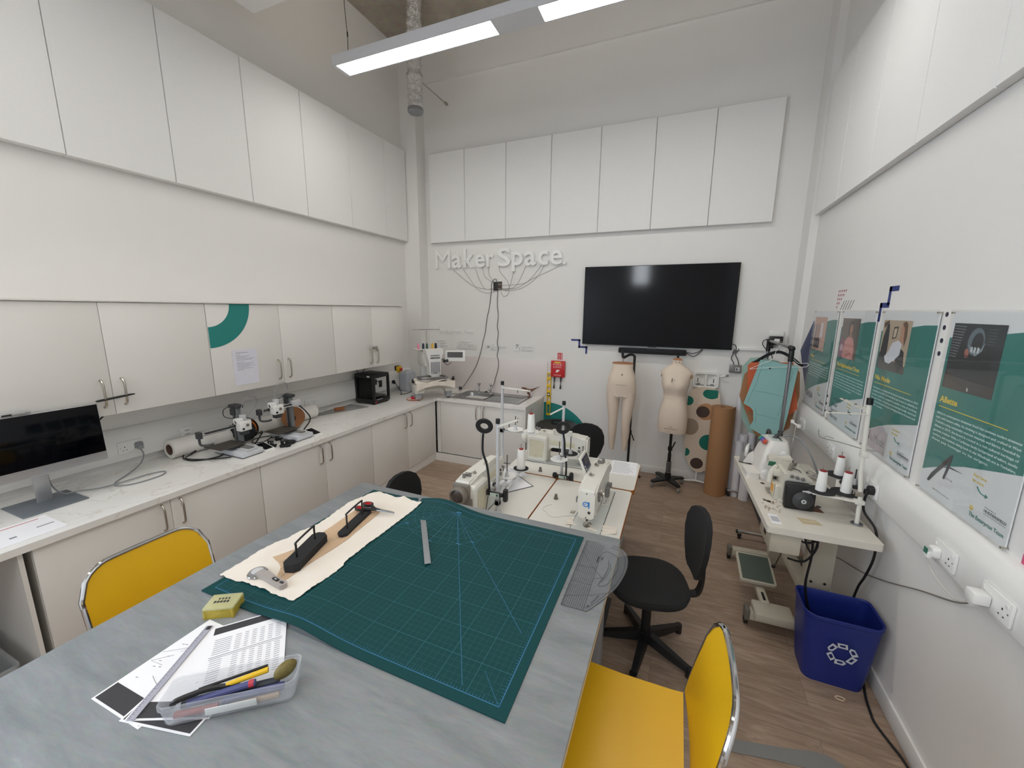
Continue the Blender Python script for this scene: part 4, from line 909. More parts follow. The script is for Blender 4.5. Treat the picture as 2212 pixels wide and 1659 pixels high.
MB().tube([(.118*math.cos(a)*1.0, .090*math.sin(a)*1.0, 1.085) for a in [2*PI*i/40 for i in range(40)]], .003, mat('pale_seam_tape', '#ece2d4', .9), 6, True).build('waist_tape', t)
b = MB().text('ML', frame((-.025, -.0535, 1.472), (1, 0, 0), (0, .05, 1)), STAMP, .03, .018).box(.018, .027, -.047, -.044, 1.473, 1.485, STAMP)
F = frame((-.03, -.1305, 1.265), (1, 0, 0), (0, .35, 1))
b.prism([(.0, .0), (.011, .004), (.014, .04), (.004, .045)], 0, .002, STAMP, F).text('12', F @ Matrix.Translation((.024, .012, 0)), INKG, .018, .018).text('L', F @ Matrix.Translation((.024, -.022, 0)), STAMP, .010, .014)
F = frame((0, -.1135, .70), (1, 0, 0), (0, -.03, 1)); b.box(-.07, .07, -.111, -.1095, .722, .726, STAMP)
for i in range(3): b.box(-.014+i*.012, -.006+i*.012, -.115, -.112, .748, .752, STAMP)
b.box(-.002, .002, -.115, -.112, .737, .743, STAMP).box(-.035, -.03, -.106, -.104, .69, .695, STAMP).box(-.01, -.005, -.107, -.105, .685, .69, STAMP).build('stamp', t)
# legs form
t = thing('trouser_form', 'calico pair-of-legs form hanging from a black stand in front of the back wall', 'mannequin', (-.572, 4.75, 0), R(6))
prof = [(1.43, .118, .085), (1.37, .12, .09), (1.30, .142, .105), (1.22, .160, .115), (1.15, .166, .118), (1.09, .170, .115), (1.055, .170, .110)]
pel = []
for z, rx, ry in prof:
    pel.append([(x, y-(.02*math.exp(-((z-1.24)/.07)**2) if y < 0 else -.03*math.exp(-((z-1.13)/.07)**2)), zz) for x, y, zz in ell(0, 0, rx, ry, z, 32, 2.3)])
b = MB().loft(pel, SKN)
for s_ in (-1, 1):
    L_ = [(1.10, s_*.083, .086, .105, 0), (1.03, s_*.088, .080, .10, 0), (.94, s_*.085, .072, .088, -.004), (.84, s_*.080, .061, .075, -.008), (.74, s_*.076, .052, .06, -.012), (.69, s_*.075, .049, .056, -.012), (.62, s_*.076, .048, .058, -.004), (.54, s_*.077, .043, .052, .0), (.46, s_*.075, .034, .040, -.004), (.38, s_*.072, .026, .030, -.008)]
    b.loft([ell(x, yo, rx, ry, z, 24) for z, x, rx, ry, yo in L_], SKN)
b.build('legs', t, smooth=60)
MB().lathe([(0, 1.431), (.117, 1.431), (.119, 1.436), (.118, 1.441), (0, 1.443)], LEA, sy=.73).build('waist_cap', t)
b = MB()
for s_ in (-1, 1): b.tube([(s_*.012+s_*.15*(i/10), -.105-.012*math.sin(PI*i/10)+.075*(i/10)**2, 1.035+.085*(i/10)) for i in range(11)], .003, mat('pale_seam_tape', '#ece2d4'), 6)
b.build('hip_seam', t)
MB().cyl((.0, -.121, 1.315), (.0, -.112, 1.315), .008, STAMP, n=12).tube([(-.06, -.139, 1.2), (-.02, -.142, 1.197), (.05, -.140, 1.2)], .0016, STAMP, 5).build('stamp', t)
MB().cyl((-.0, .0, 1.44), (-.0, 0, 1.50), .007, STEEL).sph((0, 0, 1.495), .014, STEEL).build('hanging_bolt', t)
MB().tube(smooth_path([(-.01, 0, 1.57), (.0, 0, 1.50), (.03, .03, 1.51), (.08, .11, 1.525), (.125, .20, 1.50), (.13, .21, 1.42), (.13, .21, .9), (.13, .21, .1)], 5), .015, BLK, 10).build('stand_arm', t)
MB().tube([(.13, .2, .55), (.16, .17, .52), (.185, .15, .46)], .007, BLK, 8).cyl((.13, .21, .53), (.13, .21, .57), .024, BLK).build('clamp_lever', t)
b = MB()
for a in (200, 320, 80): b.tube([(.13, .21, .06), (.13+.20*math.cos(R(a)), .21+(.20 if a != 80 else .1)*math.sin(R(a)), .025)], .014, BLK, 8)
b.build('base', t)

# ================================================================ ironing board, holder, rolls
CO = mat('ironing_cover', '#d8c7b4', .9, var=.03, scale=50, bump=.1); BRN = mat('cover_brown_dot', '#4d3d37', .9); TGR = mat('cover_teal_dot', '#1c6f5f', .9); TAN = mat('cover_tan_dot', '#a3917f', .9); SCO = mat('scorch_stain', '#b98a63', .9)
t = thing('ironing_board', 'folded ironing board in a spotted cream cover leaning upright on the back wall', 'ironing board', (.33, 5.03, 0)); t.rotation_euler = (R(-1.5), 0, 0)
ol = [(.04, .14), (.0, .142), (-.05, .165), (-.10, .23), (-.135, .33), (-.165, .46), (-.175, .80), (-.172, 1.0), (-.155, 1.09), (-.11, 1.145), (-.03, 1.172), (.06, 1.172), (.13, 1.15), (.165, 1.10), (.178, 1.0), (.178, .46), (.165, .36), (.135, .26), (.095, .18)]
MB().prism(ol, 0, .03, CO, FB(0, 0, 0)).build('cover', t)
b = MB(); F = FB(0, -.0302, 0)
def clipdot(cx, cz, rx, rz, m, z1=.0006, clip=None):
    p = [(cx+rx*math.cos(2*PI*i/28), cz+rz*math.sin(2*PI*i/28)) for i in range(28)]
    if clip: p = [(max(clip[0], min(clip[1], x)), max(clip[2], min(clip[3], z))) for x, z in p]
    b.prism(p, 0, z1, m, F)
clipdot(.035, .885, .098, .10, SCO, .0003); clipdot(.075, 1.10, .088, .06, TGR, clip=(-.17, .145, 1.03, 1.148)); clipdot(-.155, 1.0, .05, .055, TGR, clip=(-.168, .2, 0, 2)); clipdot(.005, .88, .072, .068, BRN); clipdot(-.115, .69, .09, .10, TAN, clip=(-.168, .2, 0, 2)); clipdot(.09, .52, .095, .095, TGR); clipdot(-.14, .375, .045, .05, TGR, clip=(-.142, .2, 0, 2)); clipdot(-.01, .25, .07, .068, BRN); clipdot(.14, .72, .02, .03, BRN)
b.build('cover_spots', t)
MB().tube([(.0, -.015, .15), (.0, -.015, .03)], .011, WPL, 10).tube(smooth_path([(-.19, -.02, .012), (-.10, -.02, .02), (0, -.02, .03), (.10, -.02, .02), (.19, -.02, .012)], 4), .012, WPL, 10).build('foot', t)
t = thing('board_holder', 'white plastic iron and board holder screwed to the back wall above the ironing board', 'wall holder', (.335, YB, 1.252))
b = MB().ring(rrect(-.135, .135, -.09, .09, .035), rrect(-.115, .115, -.07, .07, .025), .001, .05, WPL, FB(0, 0, 0)).box(-.125, .125, -.012, -.0008, -.08, .08, WPL).box(-.014, .014, -.04, -.01, -.07, .072, WPL, .004)
for s_ in (-1, 1): b.prism([(s_*.115, .05)]+[(s_*.115-s_*.055*math.sin(R(a)), .05*math.cos(R(a))) for a in range(0, 181, 20)]+[(s_*.115, -.05)], .0, .035, WPL, FB(0, 0, 0))
b.build('body', t)
b = MB()
for s_ in (-1, 1): b.box(s_*.083-.004, s_*.083+.004, -.0365, -.034, -.03, .02, BLKM)
b.prism([(-.10, -.07), (.10, -.07), (.09, -.05), (.06, -.045), (.05, -.06), (-.05, -.06), (-.06, -.045), (-.09, -.05)], .002, .014, MGREY, FB(0, 0, 0)).build('slot', t)
MB().tube([(.12, -.03, .04), (.20, -.05, .065)], .009, WPL, 8).cyl((.20, -.05, .065), (.225, -.056, .072), .012, MGREY).build('hook_arm', t)
t = thing('kraft_roll', 'large brown kraft paper roll standing on the floor beside the ironing board', 'paper roll', (.513, 4.80, 0))
KR = mat('kraft_paper', '#a0754f', .8, var=.05, scale=5)
sp = []
for i in range(64):
    a = 2*PI*i/60; r = .104+.004*i/60
    sp.append((r*math.cos(a), r*math.sin(a)))
MB().ring([(.107*math.cos(2*PI*i/48), .107*math.sin(2*PI*i/48)) for i in range(48)], [(.028*math.cos(2*PI*i/48), .028*math.sin(2*PI*i/48)) for i in range(48)], .0, 1.012, KR).build('paper', t)
MB().prism([(.103, -.03), (.112, .0), (.128, .03), (.131, .028), (.116, -.006), (.107, -.032)], .0, 1.018, KR).build('loose_edge', t)
MB().ring([(.0278*math.cos(2*PI*i/24), .0278*math.sin(2*PI*i/24)) for i in range(24)], [(.023*math.cos(2*PI*i/24), .023*math.sin(2*PI*i/24)) for i in range(24)], .9, 1.008, mat('cardboard_tube', '#6d5347')).build('core', t)
for x, y, r, h, lab in ((.69, 4.97, .034, 1.15, 'tall thin white paper tube standing behind the kraft roll by the garment rail'), (.755, 4.93, .042, .70, 'short white paper tube right of the kraft roll, nearest the wall column'), (.835, 4.98, .038, 1.05, 'white paper tube standing behind the hanging pattern cards'), (.715, 4.86, .04, .64, 'short white paper tube in front of the taller tubes beside the kraft roll'), (.80, 4.80, .05, .42, 'stubby white paper tube standing on the garment rail base')):
    z0 = .0 if y > 4.9 else .0
    tag(MB().ring([(r*math.cos(2*PI*i/24), r*math.sin(2*PI*i/24)) for i in range(24)], [(r*.6*math.cos(2*PI*i/24), r*.6*math.sin(2*PI*i/24)) for i in range(24)], 0, h, mat('tube_paper', '#dedbe0', .7)).build('paper_tube', None, (x, y-.04, z0)), lab, 'paper tube', 'white paper tubes standing by the back wall')

# ================================================================ garment rail with pattern cards
t = thing('garment_rail', 'chrome and black garment rail on castors in the back right corner', 'garment rail', (.862, 4.36, 0))
y0, y1 = -.50, .42; GM = mat('rail_grey_metal', '#8d8d90', .3, .9)
for y in (y0, y1):
    MB().cyl((0, y, .08), (0, y, 1.70), .0135, GM).build('post', t)
    MB().box(-.024, .024, y-.024, y+.024, .05, .14, BLK, .006).cyl((0, y, .96), (0, y, 1.05), .019, BLK).build('joint', t)
    MB().tube(smooth_path([(0, y, 1.64), (0, y, 1.72), (0, y+(.02 if y < 0 else -.02), 1.745), (0, y+(.06 if y < 0 else -.06), 1.75)], 3), .02, BLK, 12).sph((0, y, 1.745), .024, BLK).build('corner', t)
    MB().cyl((-.22, y, .07), (.20, y, .07), .0135, CHROME).cyl((-.235, y, .07), (-.22, y, .07), .017, BLK).cyl((.2, y, .07), (.215, y, .07), .017, BLK).build('foot_bar', t)
    for x in (-.205, .185):
        c = MB(); castor(c, x, y, 0, .024, BLK); c.build('castor', t)
MB().cyl((0, y0+.05, 1.75), (0, y1-.05, 1.75), .0125, GM).build('top_bar', t)
MB().box(-.018, .018, y0, y1, .075, .11, DGREY, .004).build('base_bar', t)
def hanger(y, label):
    t = thing('coat_hanger', label, 'hanger', (.862, y, 1.762), group='hangers on the garment rail')
    MB().tube(smooth_path([(.012, 0, -.012), (.016, 0, .003), (.0, 0, .012), (-.016, 0, .0), (-.012, 0, -.03), (0, 0, -.06), (0, 0, -.09)], 4), .0022, STEEL, 6).build('hook', t)
    MB().tube(smooth_path([(-.20, 0, -.20), (-.17, 0, -.185), (-.08, 0, -.115), (0, 0, -.085), (.08, 0, -.115), (.17, 0, -.185), (.20, 0, -.20)], 4), .011, BLKM, 8, sq=(.012, .026)).build('bar', t)
hanger(4.31, 'black plastic hanger on the garment rail above the pattern cards')
def card(name, label, y, pts, col, hole=None, lines=None):
    t = thing(name, label, 'pattern card', (0, y, 0), group='pattern cards hanging on the garment rail')
    MB().prism(pts, 0, .002, col, FB(0, 0, 0)).build('card', t)
    b = MB()
    if hole: b.cyl((hole[0], -.0035, hole[1]), (hole[0], -.0018, hole[1]), .009, INK, n=12)
    for p in (lines or []): b.tube([(x, -.0024, z) for x, z in p], .0012, mat('pencil_line', '#5f8784', .8), 5)
    if hole or lines: b.build('marking', t)
TC = mat('teal_pattern_card', '#8fb9b5', .8, var=.02); OC = mat('orange_pattern_card', '#c8633f', .8); BC = mat('brown_pattern_card', '#a97a55', .85)
card('pattern_card', 'pale teal pattern card hanging foremost on the garment rail', 4.20, [(.709, 1.609), (1.005, 1.569), (.976, 1.12), (.953, .946), (.836, .882), (.684, .966), (.711, 1.037), (.700, 1.13), (.675, 1.158), (.615, 1.192)], TC, (.79, 1.535),
     [[(.645, 1.20), (.70, 1.40), (.735, 1.60)], [(.68, 1.32), (.80, 1.31), (.94, 1.28)], [(.97, 1.52), (.93, 1.30), (.90, 1.10)], [(.73, 1.10), (.82, 1.085), (.92, 1.065)], [(.71, 1.16), (.73, 1.10), (.727, 1.02)]])
card('pattern_card', 'orange pattern card hanging behind the pale teal one', 4.26, [(.622, 1.548), (.648, 1.575), (.975, 1.591), (1.056, 1.169), (.957, 1.061), (.655, 1.118)], OC)
card('pattern_card', 'brown pattern card hanging behind the orange one', 4.34, [(.614, 1.449), (.70, 1.56), (1.0, 1.56), (1.055, 1.493), (1.078, 1.274), (1.034, .962), (.842, .798), (.751, .88), (.593, 1.234)], BC)
card('pattern_card', 'rearmost pale green pattern card with only its edges showing', 4.42, [(.603, 1.522), (.66, 1.6), (.729, 1.61), (.90, 1.58), (.98, 1.4), (.97, 1.0), (.852, .828), (.722, .858), (.645, .995), (.615, 1.201)], mat('green_pattern_card', '#9fbdb0', .8))
cable('hanging_string', [(.862, 4.19, 1.765), (.82, 4.19, 1.70), (.80, 4.19, 1.62), (.70, 4.192, 1.56), (.63, 4.192, 1.52), (.70, 4.192, 1.53), (.85, 4.192, 1.55), (1.0, 4.192, 1.56), (1.06, 4.18, 1.57), (1.06, 4.18, 1.60), (.98, 4.19, 1.605), (.862, 4.19, 1.764)], .0022, WPL, 'thin white string tied from the garment rail round the pattern cards', 'string', 5, False)
# ================================================================ sewing tables and machines
TT = mat('sewing_table_laminate', '#e0ddd6', .35, var=.012, scale=5)
def leg_frame(t, x0, x1, y0, y1, zt, m):
    """T-shaped steel stand: two columns on floor bars"""
    for x in (x0, x1):
        MB().box(x-.025, x+.025, (y0+y1)/2-.05, (y0+y1)/2+.05, .07, zt, m, .004).build('leg', t)
        MB().box(x-.025, x+.025, y0, y1, .03, .075, m, .008).build('foot', t)
        c = MB(); castor(c, x, y0+.03, -.006, .016, BLK); castor(c, x, y1-.03, -.006, .016, BLK); c.build('castor', t)
    MB().box(x0, x1, (y0+y1)/2-.015, (y0+y1)/2+.015, .2, .26, m).build('crossbar', t)
STG = mat('stand_grey_paint', '#a9a69e', .5)
def sewing_table(label, cx, cy, rz, L_, D_, notch=True):
    """top, L along local X"""
    t = thing('sewing_table', label, 'sewing table', (cx, cy, 0), rz, group='white sewing tables with varnished edges')
    b = MB(); z0, z1 = S-.038, S
    P = rrect(-L_/2, L_/2, -D_/2, D_/2, .03, 4)
    b.prism(P, z0, z1-.002, ORANGE_EDGE).prism(rrect(-L_/2+.002, L_/2-.002, -D_/2+.002, D_/2-.002, .028, 4), z1-.002, z1, TT)
    b.build('table_top', t)
    leg_frame(t, -L_/2+.12, L_/2-.12, -D_/2+.03, D_/2-.03, z0, STG)
    MB().box(-.3, .1, -.12, .12, z0-.17, z0-.02, MGREY, .02).build('motor_box', t)
    MB().box(-.18, .18, -D_/2+.06, -D_/2+.26, .09, .10, DGREY, .003).box(-.01, .01, -.03, .0, .09, .3, STG).build('treadle', t)
    return t
sewing_table('far white sewing table with varnished edges standing across behind the other two', -.725, 3.135, PI, 1.03, .555)
sewing_table('right-hand white sewing table next to the black task chair by the aisle', -.501, 2.313, R(90), 1.055, .563)
sewing_table('left-hand white sewing table beside the base cupboards with the loose paper sheets', -1.071, 2.313, R(-90), 1.055, .563)

def sewing_machine(label, loc, rz, wheel, panel, logo, cover):
    """arm along local +X from the pillar to the needle; operator on local +Y"""
    t = thing('sewing_machine', label, 'sewing machine', loc, rz, group='industrial lockstitch sewing machines')
    b = MB().box(-.075, .535, -.088, .09, .0, .006, mat('bed_plate_grey', '#c9cbc6', .35), .002)
    b.box(-.07, .17, -.085, .085, .006, .012, CREAM, .004); b.build('bed', t)
    MB().tube([(-.077, -.0905, .0012), (.538, -.0905, .0012), (.538, .0925, .0012), (-.077, .0925, .0012)], .0016, DGREY, 4, True).build('bed_gap', t)
    # pillar, arm and head as one casting
    pr = [(-.005, .01), (.165, .01), (.168, .10), (.175, .135), (.21, .15), (.385, .155), (.405, .14), (.418, .09), (.435, .07), (.475, .07), (.492, .09), (.50, .13), (.50, .232), (.49, .25), (.40, .258), (.10, .262), (.0, .258), (-.01, .24)]
    bm = bmesh.new(); n = len(pr); f0 = [bm.verts.new((x, -.055, z)) for x, z in pr]; f1 = [bm.verts.new((x, .055, z)) for x, z in pr]
    bm.faces.new(f0); bm.faces.new(f1[::-1])
    for i in range(n): bm.faces.new((f0[i], f1[i], f1[(i+1) % n], f0[(i+1) % n]))
    bmesh.ops.bevel(bm, geom=[e for e in bm.edges if abs(e.verts[0].co.y-e.verts[1].co.y) < .001], offset=.012, segments=3, affect='EDGES')
    MB().addbm(bm, CREAM).build('arm', t, smooth=40)
    # motor cover on the back of the pillar with its ivory panel
    c = MB(); c.loft([[(x, y, z) for x, z in rrect(-.012, .168, .012, .235, .02)] for y in (-.05, -.085)]+[[(x, -.097, z) for x, z in rrect(.0, .156, .024, .223, .018)]], CREAM); c.build('motor_cover', t)
    MB().prism([(.012, .05), (.05, .05), (.075, .043), (.10, .05), (.135, .05), (.146, .15), (.146, .19), (.135, .2), (.02, .205), (.012, .195)], .0975, .099, IVORY, frame((0, 0, 0), (1, 0, 0), (0, 0, 1))).build('back_panel', t)
    MB().cyl((.075, -.0985, .062), (.075, -.1, .062), .003, INK, n=8).cyl((.03, -.0985, .19), (.03, -.1, .19), .003, ALU, n=8).cyl((.13, -.0985, .065), (.13, -.1, .065), .003, ALU, n=8).build('cover_screw', t)
    # handwheel
    h = MB(); Mw = frame((-.012, 0, .185), (0, 1, 0), (0, 0, 1), (-1, 0, 0)); wm = TAUPE if wheel else CREAM
    if wheel:
        h.box(-.032, -.008, -.06, .06, .11, .25, TAUPE, .012).box(-.03, -.008, -.075, .05, .01, .16, TAUPE, .01)
    h.lathe([(.03, 0), (.046, .02), (.056, .03), (.058, .06), (.052, .068), (.044, .07), (.04, .055), (0, .055)], wm, n=32, M=Mw)
    h.build('handwheel', t)
    MB().lathe([(0, .056), (.041, .0565), (.03, .064), (0, .066)], mat('wheel_face', '#4a413d', .35), n=28, M=Mw).build('wheel_face', t)
    # ivory strip along the arm, rear lever and dials on the back of the head
    MB().box(.19, .40, -.0575, -.0545, .162, .205, IVORY, .002).build('name_strip', t)
    d = MB().cyl((.44, -.055, .17), (.44, -.06, .17), .008, BLK).cyl((.44, -.055, .14), (.44, -.0615, .14), .013, MGREY).cyl((.472, -.055, .185), (.472, -.066, .185), .007, MGREY).box(.468, .476, -.07, -.062, .15, .187, MGREY, .003); d.build('rear_lever', t)
    # face plate on the end of the head
    f = MB().loft([[(x, y, z) for y, z in [(-.046, .085), (-.03, .072), (.03, .072), (.046, .085), (.05, .13), (.05, .225), (.04, .242), (-.04, .242), (-.05, .225), (-.05, .13)]] for x in (.498, .507)], CREAM); f.build('face_plate', t)
    fs_ = MB().cyl((.507, .018, .115), (.5085, .018, .115), .009, DGREY).cyl((.507, 0, .232), (.5085, 0, .232), .004, DGREY, n=8).cyl((.507, 0, .08), (.5085, 0, .08), .004, DGREY, n=8); fs_.build('face_screw', t)
    if logo:
        BL = mat('blue_emblem', '#2f7fc6', .4); F = frame((.5072, -.0, .165), (0, 1, 0), (0, 0, 1), (1, 0, 0)); 
        q = MB()
        o_ = [(-.004+.0185*math.cos(2*PI*i/28), .0165*math.sin(2*PI*i/28)) for i in range(28)]; i_ = [(-.004+.0125*math.cos(2*PI*i/28), .0105*math.sin(2*PI*i/28)) for i in range(28)]
        q.ring(o_, i_, 0, .0008, BL, F).prism([(-.012, -.003), (-.005, .007), (-.001, .004), (-.008, -.006)], 0, .0008, BL, F).prism([(.012, -.022), (.02, -.022), (.02, .016), (.004, .017), (.012, .009)], 0, .0008, BL, F); q.build('emblem', t)
    # needle bar, presser foot
    nb = MB().cyl((.45, .0, .03), (.45, .0, .075), .004, CHROME, n=8).cyl((.45, 0, .008), (.45, 0, .03), .0016, CHROME, n=6).cyl((.465, -.0, .02), (.465, 0, .075), .005, CHROME, n=8).box(.438, .478, -.012, .012, .009, .013, STEEL, .002).box(.436, .446, -.006, .006, .035, .06, BLK, .002).box(.46, .472, -.006, .006, .04, .065, BLK, .002); nb.build('needle_bar', t)
    MB().lathe([(0, .0065), (.036, .0065), (.036, .0075), (0, .008)], SS, (.45, 0, 0), 24, sx=1.1, sy=.7).build('needle_plate', t)
    # thread tensioners, top guides, bobbin winder
    g = MB()
    for x in (.30, .12):
        g.cyl((x, -.02, .257), (x, -.02, .285), .003, STEEL, n=6).cyl((x, -.02, .268), (x, -.02, .272), .012, STEEL, n=14).tube([(x-.03, -.01, .262), (x-.01, .0, .27), (x+.02, -.005, .266)], .0018, STEEL, 5)
    g.cyl((.04, .015, .258), (.04, .015, .285), .010, MGREY, n=12).box(.065, .075, -.02, .02, .258, .285, MGREY, .002); g.tube([(.04, .015, .287), (.055, -.01, .29), (.068, -.015, .282)], .003, STEEL, 5); g.build('thread_guide', t)
    k = MB().cyl((.38, .055, .19), (.38, .075, .19), .017, STEEL, n=16).cyl((.38, .075, .19), (.38, .082, .19), .006, STEEL, n=8).tube(smooth_path([(.40, .06, .235), (.43, .075, .22), (.42, .08, .18), (.40, .075, .16), (.43, .07, .13), (.45, .06, .10)], 4), .003, STEEL, 6); k.box(.41, .43, .055, .068, .155, .215, MGREY, .004); k.build('tension_dial', t)
    MB().box(.11, .16, .055, .08, .06, .13, MGREY, .008).cyl((.08, .055, .12), (.08, .085, .12), .02, MGREY, n=18).build('stitch_lever', t)
    if panel:
        Mp = frame((.20, -.058, .252), (-1, 0, 0), (0, -.42, 1)); MB().box(-.085, .09, -.01, .115, -.007, .007, CREAM, .005, Mp).build('control_panel', t)
        MB().box(-.07, .075, .01, .10, .007, .0085, mat('panel_navy', '#27304f', .25), 0, Mp).box(-.03, .06, .045, .09, .0085, .0092, mat('panel_lcd', '#4d5158', .2), 0, Mp).box(-.062, -.04, .02, .03, .0085, .0094, LGREY, 0, Mp).box(-.062, -.045, .04, .05, .0085, .0094, LGREY, 0, Mp).build('panel_screen', t)
    if cover:
        Mp = frame((.30, -.05, .25), (1, 0, 0), (0, -.3, 1)); MB().box(-.09, .08, -.05, .06, -.01, .004, CREAM, .006, Mp).build('control_panel', t)
    return t
sewing_machine('white sewing machine on the far table with its ivory rear panel facing the room', (-1.128, 3.19, S), R(0), False, False, False, True)
sewing_machine('white sewing machine with a blue emblem on its head and a tilted navy screen', (-.425, 2.70, S), R(-90), False, True, True, False)
sewing_machine('white sewing machine with a big taupe handwheel on the left-hand table', (-1.155, 2.01, S), R(90), True, False, False, True)

# thread stands
def cone(label, loc, group='white thread cones at the sewing tables', s=1.):
    t = thing('thread_cone', label, 'thread cone', loc, group=group)
    MB().lathe([(0, .0), (.034*s, 0), (.0345*s, .01), (.0275*s, .145*s), (.026*s, .152*s), (.012, .154*s), (0, .154*s)], THREADW, n=24).build('thread', t)
    MB().lathe([(.011, .152*s), (.018, .153*s), (.018, .160*s), (.01, .164*s), (0, .165*s)], mat('maroon_plastic', '#8c2a2c', .45), n=18).cyl((0, 0, .16*s), (0, 0, .20*s), .003, STEEL, n=8).build('core', t)
    return t
def tray(b, x, y, z, m):
    b.lathe([(0, 0), (.055, .0), (.068, .008), (.066, .010), (.05, .004), (0, .004)], m, (x, y, z), 24)
def thread_stand(label, loc, h, trays, arm_z, arms, cap=True):
    """trays: (dx, dy, dark pad, pin height); arms: list of (dx, dy, dz) top guide ends"""
    t = thing('thread_stand', label, 'thread stand', loc, group='thread stands at the sewing tables')
    MB().cyl((0, 0, 0), (0, 0, h), .0105, LGREY, n=14).cyl((0, 0, 0), (0, 0, .012), .024, LGREY, n=16).build('pole', t)
    MB().cyl((0, 0, h), (0, 0, h+.03), .014, BLK, n=14).build('pole_cap', t)
    a = MB()
    for dx, dy, pad, ph in trays:
        a.box(-.016, .016, -.016, .016, arm_z-.02, arm_z+.014, LGREY, .003); a.tube([(0, 0, arm_z-.006), (dx, dy, arm_z-.006)], .006, LGREY, 8, sq=(.018, .006))
    a.build('tray_arm', t)
    for dx, dy, pad, ph in trays:
        b = MB(); tray(b, dx, dy, arm_z, WPL)
        if pad: b.lathe([(0, .005), (.06, .009), (.058, .012), (0, .009)], BLKM, (dx, dy, arm_z), 24)
        b.lathe([(.018, .004), (.009, .042), (.006, .044), (0, .044)], LGREY, (dx, dy, arm_z), 12)
        if ph: b.cyl((dx, dy, arm_z+.04), (dx, dy, arm_z+ph), .0035, DGREY, n=8)
        b.build('spool_tray', t)
    for dx, dy, dz in arms:
        b = MB().tube([(0, 0, h-.02), (dx, dy, h-.02+dz)], .01, CREAM, 8, sq=(.022, .008)); b.cyl((dx*.55, dy*.55, h-.02+dz*.55), (dx*.55, dy*.55, h-.05+dz*.55), .003, DGREY, n=6); b.cyl((dx*.95, dy*.95, h-.012+dz), (dx*.95, dy*.95, h-.04+dz), .003, DGREY, n=6); b.build('guide_arm', t)
    return t
thread_stand('thread stand pole nearest the cutting table holding the black ring lamp', (-.994, 2.174, S), .60, [(-.10, .385, False, .17), (-.055, .555, True, 0)], .075, [(.13, .02, .055)])
cone('white thread cone on the black-padded tray of the stand nearest the cutting table', (-1.049, 2.729, S+.085), s=1.0)
thread_stand('tall thin thread stand at the back left of the sewing tables, below the toy dinosaur', (-1.278, 2.88, S), .70, [(.105, .03, False, .12), (.245, .02, False, 0)], .325, [(.235, .02, -.015)])
cone('white thread cone on the tall thin stand in front of the sink cupboard', (-1.033, 2.90, S+.335), s=.95)
thread_stand('thread stand between the far table and the machine with the navy screen', (-.765, 2.885, S), .585, [(-.005, -.07, False, .15), (.045, .08, True, .15)], .165, [(-.10, -.02, -.06)])
# ring lamps clipped to the stands
def ring_lamp(label, loc, neck, ring_c, ring_n):
    t = thing('ring_lamp', label, 'lamp', loc, group='black clip-on ring lamps')
    c = MB()
    c.box(-.055, .055, -.03, -.005, -.014, .014, BLK, .01).box(.05, .082, -.026, .012, -.045, .042, BLK, .014).box(-.085, -.05, -.026, .012, -.02, .02, BLK, .012); c.build('clip', t)
    MB().box(-.03, .03, -.033, -.0295, -.011, .011, mat('clip_label', '#b9c7bf', .5)).box(.012, .024, -.0338, -.032, -.007, .007, mat('clip_dark_green', '#24493c', .5)).build('clip_label', t)
    MB().tube(smooth_path(neck, 6), .0075, BLKM, 8).build('gooseneck', t)
    n = Vector(ring_n).normalized(); u = n.cross(Vector((0, 0, 1))).normalized(); M_ = frame(ring_c, u, n.cross(u)*-1 if n.cross(u).z < 0 else n.cross(u), n)
    MB().lathe([(.026, -.008), (.052, -.008), (.056, .0), (.052, .008), (.026, .008), (.026, -.008)], BLK, n=32, M=M_).build('ring', t)
    MB().lathe([(.03, .0085), (.048, .0085), (.048, .0095), (.03, .0095), (.03, .0085)], mat('ring_diffuser_back', '#232325', .5), n=32, M=M_).build('ring_face', t)
    return t
ring_lamp('black clip-on ring lamp on the stand nearest the cutting table', (-.994, 2.155, S+.145), [(-.045, -.01, .015), (-.05, -.01, .10), (-.065, -.01, .19), (-.09, -.01, .26), (-.092, -.01, .33), (-.088, -.01, .385)], (-.08, -.01, .437), (.25, -.9, -.3))
ring_lamp('black clip-on ring lamp on the stand beside the navy screen', (-.745, 2.865, S+.02), [(.02, 0, .01), (.02, 0, .10), (.005, .0, .20), (.0, 0, .28), (-.012, .0, .345)], (-.015, 0, .39), (.35, -.85, -.2))
cable('lamp_lead', [(-1.045, 2.14, S+.13), (-1.05, 2.13, S+.06), (-1.045, 2.09, S+.03), (-1.04, 2.02, S+.005)], .0022, CABLEB, 'thin black lead dropping from the ring lamp clip on the nearest stand')
# loose things on the tables
def knee_knob(label, loc):
    tag(MB().lathe([(0, 0), (.016, 0), (.014, .012), (.010, .016), (.010, .034), (0, .036)], mat('bobbin_grey', '#6d675f', .5), loc, 14).build('bobbin_peg'), label, 'peg', 'grey pegs on the sewing tables')
knee_knob('small grey peg standing on the far sewing table by the thread cone', (-.955, 2.925, S))
knee_knob('small grey peg standing on the right-hand sewing table', (-.70, 2.51, S))
def sheet(name, label, loc, rz, w_, h_, lines=8, cat='paper', grp=None, th=.0012):
    t = thing(name, label, cat, loc, rz, group=grp)
    MB().box(-w_/2, w_/2, -h_/2, h_/2, 0, th, PAPER).build('sheet', t)
    b = MB(); rr = random.Random(len(label))
    for i in range(lines):
        y = h_/2-.04-(h_-.07)*i/max(1, lines-1); b.box(-w_/2+.02, -w_/2+.02+(w_-.04)*(.6+.4*rr.random()), y, y+.004, th, th+.0003, INKG)
    b.build('print', t); return t
sheet('instruction_sheet', 'printed instruction sheet at the aisle end of the far sewing table', (-.335, 3.275, S), R(3), .21, .297, 11)
